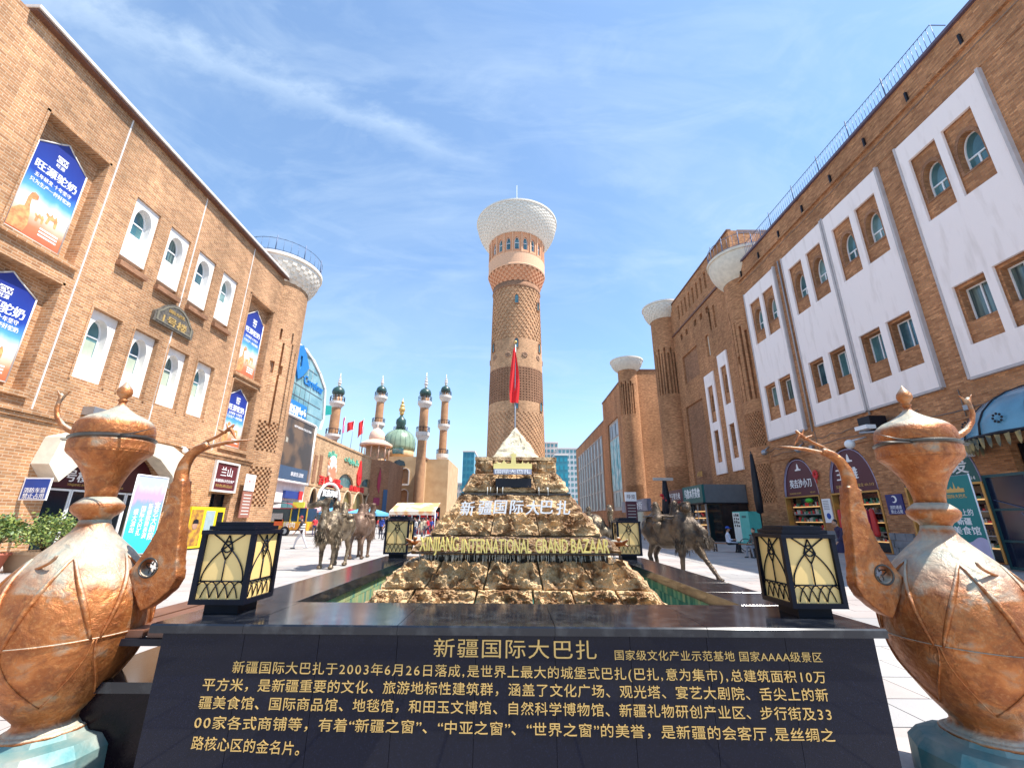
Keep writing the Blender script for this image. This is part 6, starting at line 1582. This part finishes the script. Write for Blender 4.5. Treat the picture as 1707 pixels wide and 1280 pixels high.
# ================================================================ people
def pmats(shirt,trouser,hair,shoe=(.03,.03,.03)):
    key=str((shirt,trouser,hair))
    return [SKIN]+[mat('cloth',c,.8,var=.12,ns=8) for c in (shirt,trouser,hair,shoe)]
def build_person(pose,shirt,trouser,hair=(.015,.01,.008),skirt=False,sleeve=True,voxel=.016,fine=False,hat=None,dress=False):
    """person facing +x, feet on z=0, 1.68 m tall"""
    t=thing('person',(0,0,0)); m=MB()
    sit=pose=='sit'; hz=.50 if sit else .90
    lean=.10 if pose=='walk' else .0
    hip=Vector((0,0,hz)); ch=hip+Vector((lean*.6,0,.34)); nk=hip+Vector((lean,0,.52)); hd=nk+Vector((.03+lean*.3,0,.17))
    m.cap2(hip+Vector((0,-.07,0)),hip+Vector((0,.07,0)),.125,.125)
    m.cap2(hip,ch,.125,.13).cap2(ch+Vector((0,-.10,.06)),ch+Vector((0,.10,.06)),.10,.10).cap2(ch+Vector((0,0,.1)),nk,.09,.055).cap2(nk,nk+Vector((.01,0,.08)),.05,.048)
    m.sph(hd,(.092,.075,.115)).sph(hd+Vector((.05,0,-.055)),(.05,.05,.05)).sph(hd+Vector((.095,0,-.01)),(.018,.014,.022)).sph(hd+Vector((-.015,0,.02)),(.098,.085,.105))
    for sy in (-1,1): m.sph(hd+Vector((0,sy*.078,-.01)),(.02,.012,.03))
    def leg(sy,fx,kz=None,lift=0):
        h=hip+Vector((0,sy*.085,-.03))
        if sit: k=Vector((.42,sy*.12,.48)); f=Vector((.42+fx,sy*.12,.07))
        else: k=Vector((fx*.62+.05,sy*.09,.47+lift*.5)); f=Vector((fx,sy*.09,.08+lift))
        m.cap2(h,k,.095,.062).cap2(k,f,.058,.04).cap2(f+Vector((-.04,0,-.035)),f+Vector((.15,0,-.045)),.038,.032)
    st={'walk':(.36,-.34),'stand':(.04,-.03),'sit':(.05,-.08)}[pose]
    leg(-1,st[0]); leg(1,st[1],lift=.05 if pose=='walk' else 0)
    hands=[]
    for sy,fx in ((-1,-.22 if pose=='walk' else .03),(1,.24 if pose=='walk' else .0)):
        sh=ch+Vector((0,sy*.17,.09))
        if sit: el=sh+Vector((.06,sy*.05,-.27)); hn=el+Vector((.24,-sy*.08,.0))
        else: el=sh+Vector((fx*.4,sy*.045,-.28)); hn=el+Vector((fx*.6+.05,sy*.0,-.24))
        m.cap2(sh,el,.055,.042).cap2(el,hn,.040,.028); d=(hn-el).normalized()
        m.sph(hn+d*.04,(.035,.025,.035)); 
        for q in range(4): m.cap2(hn+d*.06+Vector((.0,0,0))+d.orthogonal().normalized()*(q-1.5)*.016,hn+d*(.11-.006*abs(q-1.3))+d.orthogonal().normalized()*(q-1.5)*.017+Vector((.012,0,-.005)),.0095,.008,6)
        m.cap2(hn+d*.02+Vector((.02,0,0)),hn+d*.06+Vector((.045,0,-.0)),.011,.009,6)
        hands.append(hn)
    if skirt or dress:
        m.add(*_cone(hip+Vector((0,0,.05)),.14,Vector(((.0),0,.42 if not dress else .3)),.24))
    slz=.62
    def pick(p):
        if p.z<.075 and not sit: return 4
        if sit and p.z<.06: return 4
        d=p-hd
        if p.z>hd.z+.015 and d.x<.055 or (d.x<-.02 and p.z>hd.z-.07 and d.length<.16): return 3
        if p.z>nk.z+.01: return 0
        for hn in hands:
            if (p-hn).length<.12 and p.z<hn.z+.05+(0 if sleeve else .12): return 0
        if not sleeve and abs(p.y)>.17 and p.z<ch.z-.12 and p.z>hz-.2 and not sit: return 0
        if p.z>hz+.06 or (abs(p.y)>.165 and p.z>.5): return 1
        if sit and p.z>hz+.03: return 1
        if skirt and p.z<.40: return 0
        return 2
    remesh(m,'body',pmats(shirt,trouser,hair),voxel,3,t,.5 if fine else .35,pick=pick)
    if hat: 
        MB().lathe([(.105,hd.z+.045),(.108,hd.z+.08),(.09,hd.z+.12),(.05,hd.z+.145),(.01,hd.z+.15)],(hd.x,0),18).box((hd.x+.04,-.07,hd.z+.045),(hd.x+.19,.07,hd.z+.06)).obj('cap',mat('cap_cloth',hat,.8),t,uv=None)
    return t
def _cone(a,ra,b,rb,seg=20):
    vs=[];fs=[]
    for c,r in ((a,ra),(b,rb)):
        for k in range(seg): t_=2*PI*k/seg; vs.append((c.x+r*math.cos(t_),c.y+r*.8*math.sin(t_),c.z))
    for k in range(seg): j=(k+1)%seg; fs.append((k,j,seg+j,seg+k))
    fs+= [tuple(range(seg))[::-1],tuple(range(seg,2*seg))]
    return vs,fs
def place(t,x,y,rz,label,s=1,group=None):
    t.location=(x,y,0); t.rotation_euler=(0,0,rz); t.scale=(s,)*3; tag(t,label,'person',group)
# the four that can be made out
w1=build_person('walk',(.03,.02,.06),(.02,.02,.07),skirt=True,fine=True); q=at(1415,940,Z=0)
MB().box((-.05,-.45,.40),(.02,-.18,.75)).obj('pink_bag',mat('pink_bag',(.62,.35,.50),.6),w1); 
place(w1,13.35,18.4,R(176),'person in dark clothes walking left with bags past the jade shop',1.0)
t=thing('carried_backpack',(13.6,18.2,1.0),'bright green backpack slung on the walking person','backpack')
MB().sph((13.62,18.15,1.22),(.15,.19,.24)).tube([(13.5,18.05,1.4),(13.38,18.1,1.42),(13.4,18.12,1.05)],.02).obj('pack',mat('green_pack',(.03,.42,.10),.6),t,uv=None)
t=thing('shopping_bag',(13.3,18.0,.4),'pale pink plastic shopping bag hanging from the walking person\'s hand','bag')
MB().add([(13.2,17.95,.45),(13.5,17.95,.42),(13.5,18.1,.42),(13.2,18.1,.45),(13.22,18,.85),(13.42,18,.85),(13.42,18.05,.85),(13.22,18.05,.85)],[(0,1,2,3),(4,5,6,7),(0,1,5,4),(1,2,6,5),(2,3,7,6),(3,0,4,7)]).tube([(13.25,18.02,.84),(13.3,18.02,.98),(13.38,18.02,.84)],.012).obj('sack',mat('pale_pink_plastic',(.62,.42,.62),.4),t,uv=None)
for ch in list(w1.children):
    if ch.name.startswith('pink_bag'): bpy.data.objects.remove(ch)
w2=build_person('sit',(.55,.60,.72),(.015,.015,.02),fine=True,hat=(.02,.08,.42)); place(w2,11.75,24.7,R(-20),'person in white shirt and blue cap sitting on the wooden bench')
w3=build_person('walk',(.03,.015,.02),(.62,.60,.62),hair=(.25,.03,.03),fine=True); q=at(500,915,Z=0); place(w3,q.x,q.y,R(190),'person in dark striped top and pale trousers striding left by the food truck',1.02)
sm=MB()
for k in range(3): sm.lathe([(.158,.98+.12*k),(.162,1.0+.12*k),(.158,1.04+.12*k)],(.05,0),16,cap=False)
sm.obj('stripe',WLET,w3,uv=None)
# bench, bicycle, bags
t=thing('wooden_bench',(12.2,25.2,0),'long wooden bench with dark frame in the shade at right','bench')
BW=mat('bench_slat_wood',(.30,.12,.05),.5,var=.3,ns=4); import itertools
P0=at(1186,910,Z=.45); P1=at(1249,917,Z=.45); p0=Vector((11.2,25.6,0)); p1=Vector((13.2,23.6,0)); d=(p1-p0).normalized(); nn=Vector((-d.y,d.x,0)); L_=(p1-p0).length
def TB2(s,t_,z): p=p0+d*s+nn*t_; return (p.x,p.y,z)
for k in range(4): MB().box((0,-.22+.115*k,.42),(L_,-.12+.115*k,.46),T=TB2).obj('slat',BW,t)
for s in (.15,L_/2,L_-.2):
    MB().box((s,-.2,0),(s+.06,-.14,.418),T=TB2).box((s,.16,0),(s+.06,.22,.418),T=TB2).box((s,-.2,.08),(s+.06,.22,.13),T=TB2).obj('leg',DKM,t)
t=thing('bicycle',(13.6,25.2,0),'dark bicycle parked behind the wooden bench','bicycle')
def ring(mb,c,r,rr): mb.tube([(c[0]+r*math.cos(i*PI/12)*.75,c[1]-r*math.cos(i*PI/12)*.66,c[2]+r*math.sin(i*PI/12)) for i in range(25)],rr,6,cap=False)
for c in ((13.1,25.5,.34),(13.9,24.8,.34)):
    m=MB(); ring(m,c,.33,.022); o=m.obj('wheel',DKM,t,uv=None); m=MB()
    for i in range(8): m.tube([c,(c[0]+.31*math.cos(i*PI/4)*.75,c[1]-.31*math.cos(i*PI/4)*.66,c[2]+.31*math.sin(i*PI/4))],.004,4)
    m.obj('spokes',STEEL,o,uv=None)
m=MB(); a=Vector((13.1,25.5,.34)); b=Vector((13.9,24.8,.34)); s=a.lerp(b,.3)+Vector((0,0,.45)); h=a.lerp(b,.85)+Vector((0,0,.55)); bb_=a.lerp(b,.42)
for u_,v_ in ((a,s),(s,h),(bb_,h),(a,bb_),(bb_,s),(h,b)): m.tube([u_,v_],.018,6)
m.obj('frame',DKM,t,uv=None); MB().tube([h,h+Vector((0,0,.15)),h+Vector((-.2,-.18,.18))],.014).tube([h+Vector((0,0,.15)),h+Vector((.2,.18,.18))],.014).obj('handlebar',DKM,t,uv=None)
MB().sph(s+Vector((0,0,.08)),(.13,.09,.04)).obj('saddle',DKM,t,uv=None); MB().sph(h+Vector((.05,-.1,0)),(.2,.2,.18)).obj('basket',mat('navy_bag',(.02,.03,.10),.7),t,uv=None)
# crowd prototypes, copied with their own clothes
CL=[((.55,.03,.04),(.03,.03,.08)),((.6,.58,.56),(.03,.04,.12)),((.04,.05,.12),(.05,.05,.06)),((.06,.10,.45),(.02,.02,.04)),((.45,.10,.22),(.10,.08,.10)),((.50,.42,.30),(.12,.12,.14)),((.1,.1,.1),(.25,.25,.28)),((.30,.05,.30),(.04,.04,.04))]
protos=[build_person('stand' if k%2 else 'walk',*CL[k],voxel=.028,sleeve=k%3>0) for k in range(8)]
NM=['red','white','navy','royal blue','rose','beige','black','purple']
used=set()
def crowd(k,x,y,rz,label,group):
    if k not in used: t=protos[k]; used.add(k)
    else: t=copy_tree(protos[k])
    place(t,x,y,rz,label,rnd.uniform(.95,1.06),group)
spots=[(1,560,905,'white shirt standing left of the blue parasol'),(2,551,905,'navy clothes standing beside the food truck window'),(0,541,903,'red shirt standing by the food truck'),
 (3,634,898,'light blue shirt walking past the brown camel'),(2,645,900,'navy clothes standing at the left edge of the souvenir stall'),
 (1,692,895,'pale shirt in front of the souvenir stall'),(6,697,893,'dark clothes at the middle of the souvenir stall'),(5,701,905,'grey beige dress walking before the souvenir stall')]
for k,px,py,l in spots:
    p=at(px,py,Z=0); crowd(k,p.x,p.y,rnd.uniform(0,6),'person in '+l,'people strolling on the plaza')
q_=['at the stall\'s left end','second along the stall','third along the stall','in the middle of the stall','right of the stall\'s middle','at the stall\'s right end','farthest right by the rock fountain']
for i,px in enumerate((664,671,678,686,706,713,719)):
    k=(i*3+1)%8; p=at(px,893,Z=0); crowd(k,p.x,p.y,rnd.uniform(0,6),'person in %s top %s'%(NM[k],q_[i]),'shoppers at the souvenir stall')
# right side shade
p=at(1045,892,Z=0); crowd(3,p.x,p.y,R(90),'person in bright royal blue jacket seen above the far right lantern','people strolling on the plaza')
for i,(k,px,py,l) in enumerate(((6,1056,884,'person in dark clothes just right of the royal blue jacket'),(1,1062,884,'person in white top near the striding camel\'s rump'),(2,1002,880,'person in navy clothes beside the half hidden camel'),(6,1012,879,'person in black before the grey fronted stall'),(2,1018,879,'person in navy near the stall\'s left door'),(0,1024,879,'person in red before the dark stall'),(5,1031,879,'person in beige before the dark stall'),(6,1037,880,'person in black left of the pylon sign'),(7,1070,882,'person in purple behind the striding camel'),(4,1225,893,'person in rose top standing right of the kiosk'),(1,1152,887,'person in white before the kiosk\'s left door'),(4,996,878,'person in rose top far down the street'))):
    p=at(px,py,Z=0); crowd(k,p.x,p.y,rnd.uniform(0,6),l,'people in the shade along the right side')
for k,px,lab in ((6,1262,'person crouching at the foot of the teal vending machine'),(2,1277,'person in navy sitting at the foot of the teal vending machine')):
    p=at(px,925,Z=0); t=build_person('sit',CL[k][0],CL[k][1],voxel=.024); place(t,p.x*.93,p.y*.93,R(200),lab)
    s=MB().box((p.x*.93-.2,p.y*.93-.2,0),(p.x*.93+.15,p.y*.93+.2,.38)); single(s,'stool',DKM,'low dark stool under '+lab.split(' at ')[0]+' by the vending machine','stool')
for i in range(26):
    k=(i*5+2)%8; px=(642+i*3.1) if i<14 else (522+(i-14)*7.5); py=rnd.uniform(885,893) if i<14 else rnd.uniform(886,896); p=at(px,py,Z=0)
    crowd(k,p.x,p.y,rnd.uniform(0,6),'person in %s top %s'%(NM[k],(('before the left half of the souvenir stall' if i<8 else 'before the right half of the souvenir stall') if i<14 else ('in the crowd near the food truck' if i<22 else 'in the crowd near the brown camel'))),'crowd on the far left side of the plaza')
for i in range(16):
    k=(i*3+1)%8; p=at(516+i*8.6,rnd.uniform(882,887),Z=0)
    crowd(k,p.x,p.y,rnd.uniform(0,6),'person in %s top far behind the camels, %s'%(NM[k],'toward the food truck' if i<8 else 'toward the souvenir stall'),'distant crowd before the restaurant')
for i in range(12):
    k=(i*3+2)%8; px=960+i*9.5; p=at(px,rnd.uniform(876,883),Z=0)
    crowd(k,p.x,p.y,rnd.uniform(0,6),'person in %s top %s'%(NM[k],'far off beside the right edge of the rock fountain' if i<8 else 'far off above the far right lantern'),'distant crowd down the right side')
# ================================================================ food truck
tx=thing('food_truck',(-22.5,44,0),'yellow and red food truck parked beside the corner turret','food truck')
FT=mat('truck_yellow',(.72,.50,.03),.35,c2=(.62,.25,.03),ns=.7,lo=.5,hi=.6); FTR=mat('truck_red',(.30,.02,.03),.4)
fy=43.0; Tt=FC(fy); xa,xb=-24.7,at(509,880,Y=fy).x
zt=zat(841,fy,470); zm=zat(869,fy,470); zb=zat(886,fy,470)
MB().box((xa,fy,.45),(xb,fy+2.2,zm)).obj('lower_body',FT,tx)
MB().box((xa,fy+.05,zm),(xb-1.6,fy+2.15,zt-.35)).obj('service_window',GLD,tx)
MB().box((xa,fy-.02,zm+.02),(xb-2.3,fy-.0,zm+.75)).obj('counter_board',mat('counter_grey',(.42,.38,.36),.5),tx)
MB().box((xb-1.55,fy+.05,zm),(xb-.05,fy+2.15,zt-.3)).obj('cab_window',mat('cab_glass',(.02,.06,.12),.1),tx)
mm=MB()
for x in (xb-1.58,xb-.06,xb-.85): mm.box((x-.05,fy,zm),(x+.05,fy+.06,zt-.3))
mm.obj('window_post',FT,tx)
m=MB(); vs=[];fs=[]
for i in range(13):
    a=PI*i/12
    for y in (fy-.35,fy+2.2): vs.append((xa+(xb-1.0-xa)*i/12,y,zt-.32+.55*math.sin(a)**.6))
for i in range(12): fs.append((2*i,2*i+2,2*i+3,2*i+1))
m.add(vs,fs,True).box((xa,fy-.38,zt-.38),(xb-1.0,fy-.3,zt-.30)).obj('roof',FTR,tx)
MB().box((xb-1.5,fy-.1,zt-.28),(xb-.4,fy+.1,zt+.25)).obj('lit_sign',mat('yellow_sign',(.75,.72,.08),.4),tx)
MB().box((xa+.2,fy-.01,.5),(xb-.3,fy-.0,.55)).obj('sill',DKM,tx)
for x in (xa+1.5,at(473,893,Y=fy).x):
    o=MB().tube([(x,fy-.08,.42),(x,fy+.2,.42)],.42,20,sm=False).obj('wheel',DKM,tx,uv=None); MB().tube([(x,fy-.11,.42),(x,fy-.085,.42)],.24,16,sm=False).obj('hub_cap',STEEL,o,uv=None)
MB().box((at(455,880,Y=fy).x,fy-.02,.9),(at(470,880,Y=fy).x,fy-.005,1.5)).obj('orange_print',mat('orange_print',(.75,.12,.02),.5),tx)
text('烤肉',.6,WLET,Tt,xb-1.6,1.0,.02,tx,depth=.01)
# parasol, fence, stalls
def parasol(px,py,Y,r,m_,lab,h=.55):
    p=at(px,py,Y=Y); t=thing('sun_parasol',(p.x,Y,0),lab,'parasol')
    vs=[(p.x,Y,p.z)]+[(p.x+r*math.cos(i*PI/4),Y+r*math.sin(i*PI/4),p.z-h) for i in range(8)]+[(p.x+r*math.cos(i*PI/4),Y+r*math.sin(i*PI/4),p.z-h-.22) for i in range(8)]
    fs=[(0,1+i,1+(i+1)%8) for i in range(8)]+[(1+i,1+(i+1)%8,9+(i+1)%8,9+i) for i in range(8)]
    MB().add(vs,fs).obj('canopy',m_,t,uv=None); MB().tube([(p.x,Y,0),(p.x,Y,p.z)],.04).obj('pole',STEEL,t,uv=None)
parasol(612,844,38,1.9,mat('sky_blue_canvas',(.12,.42,.68),.7),'sky blue parasol behind the shaggy camel')
parasol(560,844,44,1.6,mat('blue_canvas',(.10,.35,.62),.7),'second blue parasol partly hidden by the camel head')
parasol(532,842,48,2.2,mat('pink_canvas',(.66,.36,.38),.7),'pink white parasol beside the food truck')
t=thing('souvenir_stall',(at(690,880,Y=52).x,52,0),'long souvenir stall with orange cream awning full of hanging red goods','stall')
x0,x1=at(650,860,Y=50).x,at(726,860,Y=50).x; za,zb=zat(844,50,690),zat(852,50,690)
MB().add([(x0,49.6,zb),(x1,49.6,zb),(x1,53,za+.5),(x0,53,za+.5),(x0,49.6,zb-.4),(x1,49.6,zb-.4)],[(0,1,2,3),(0,1,5,4)]).obj('awning',mat('orange_awning',(.66,.33,.14),.7,c2=(.72,.62,.5),ns=.6,lo=.45,hi=.55),t,uv=None)
mm=MB()
for k in range(7): x=x0+(x1-x0)*k/6; mm.tube([(x,49.7,0),(x,49.7,zb)],.05,5)
mm.obj('post',WLET,t,uv=None)
MB().box((x0,50.6,0),(x1,51.6,.95)).obj('counter',RED,t); MB().box((x0,52.8,0),(x1,53,za)).obj('back_panel',DKM,t)
mm=MB()
for k in range(240): x=rnd.uniform(x0,x1); z=rnd.uniform(1.0,zb-.2); y=rnd.uniform(50.3,51.8); s=rnd.uniform(.10,.28); mm.box((x-s/2,y,z-s),(x+s/2,y+.12,z+s),mi=rnd.choice((0,0,0,1,2,3,4)))
mm.obj('hanging_goods',[RED,mat('goods_cream',(.6,.52,.42),.7),mat('goods_pink',(.62,.12,.25),.7),DKM,mat('goods_blue',(.05,.12,.4),.7)],t,uv=None,kind='stuff')
t=thing('crowd_barrier',(-14,35,0),'low metal crowd barrier behind the camels','barrier')
m=MB(); a=at(560,893,Z=0); b=at(650,890,Z=0); 
for k in range(26): p=a.lerp(b,k/25); m.tube([p,p+Vector((0,0,.95))],.02,4)
m.tube([a+Vector((0,0,.95)),b+Vector((0,0,.95))],.025,4).tube([a+Vector((0,0,.15)),b+Vector((0,0,.15))],.025,4); m.obj('rails',STEEL,t,uv=None)
# mixed red stall by the truck
t=thing('snack_stall',(at(552,880,Y=50).x,50,0),'small red roofed snack stall behind the people near the food truck','stall')
x0,x1=at(535,870,Y=50).x,at(585,870,Y=50).x
MB().box((x0,50,0),(x1,52,1.0)).obj('counter',mat('snack_red',(.5,.06,.06),.6),t); MB().box((x0,49.5,2.35),(x1,52.3,2.6)).obj('roof',mat('snack_roof',(.55,.10,.12),.6),t); MB().box((x0,51.8,1.0),(x1,52,2.35)).obj('back',DKM,t)
# teal flag by the left minaret
p=at(543,684,Y=80); t=thing('teal_pennant',(p.x,80,0),'small teal pennant beside the glass store edge','flag')
MB().plate([(p.x-1.6,p.z-1.2),(p.x+1.2,p.z-.8),(p.x+1.0,p.z+.9),(p.x-.6,p.z+1.0),(p.x-1.4,p.z+.2)],[],0,.05,FC(80)).obj('cloth',mat('teal_flag',(.03,.5,.42),.6),t); MB().tube([(p.x-1.7,80.1,0),(p.x-1.7,80.1,p.z+1.5)],.06,5).obj('pole',STEEL,t,uv=None)
bpy.context.view_layer.update()
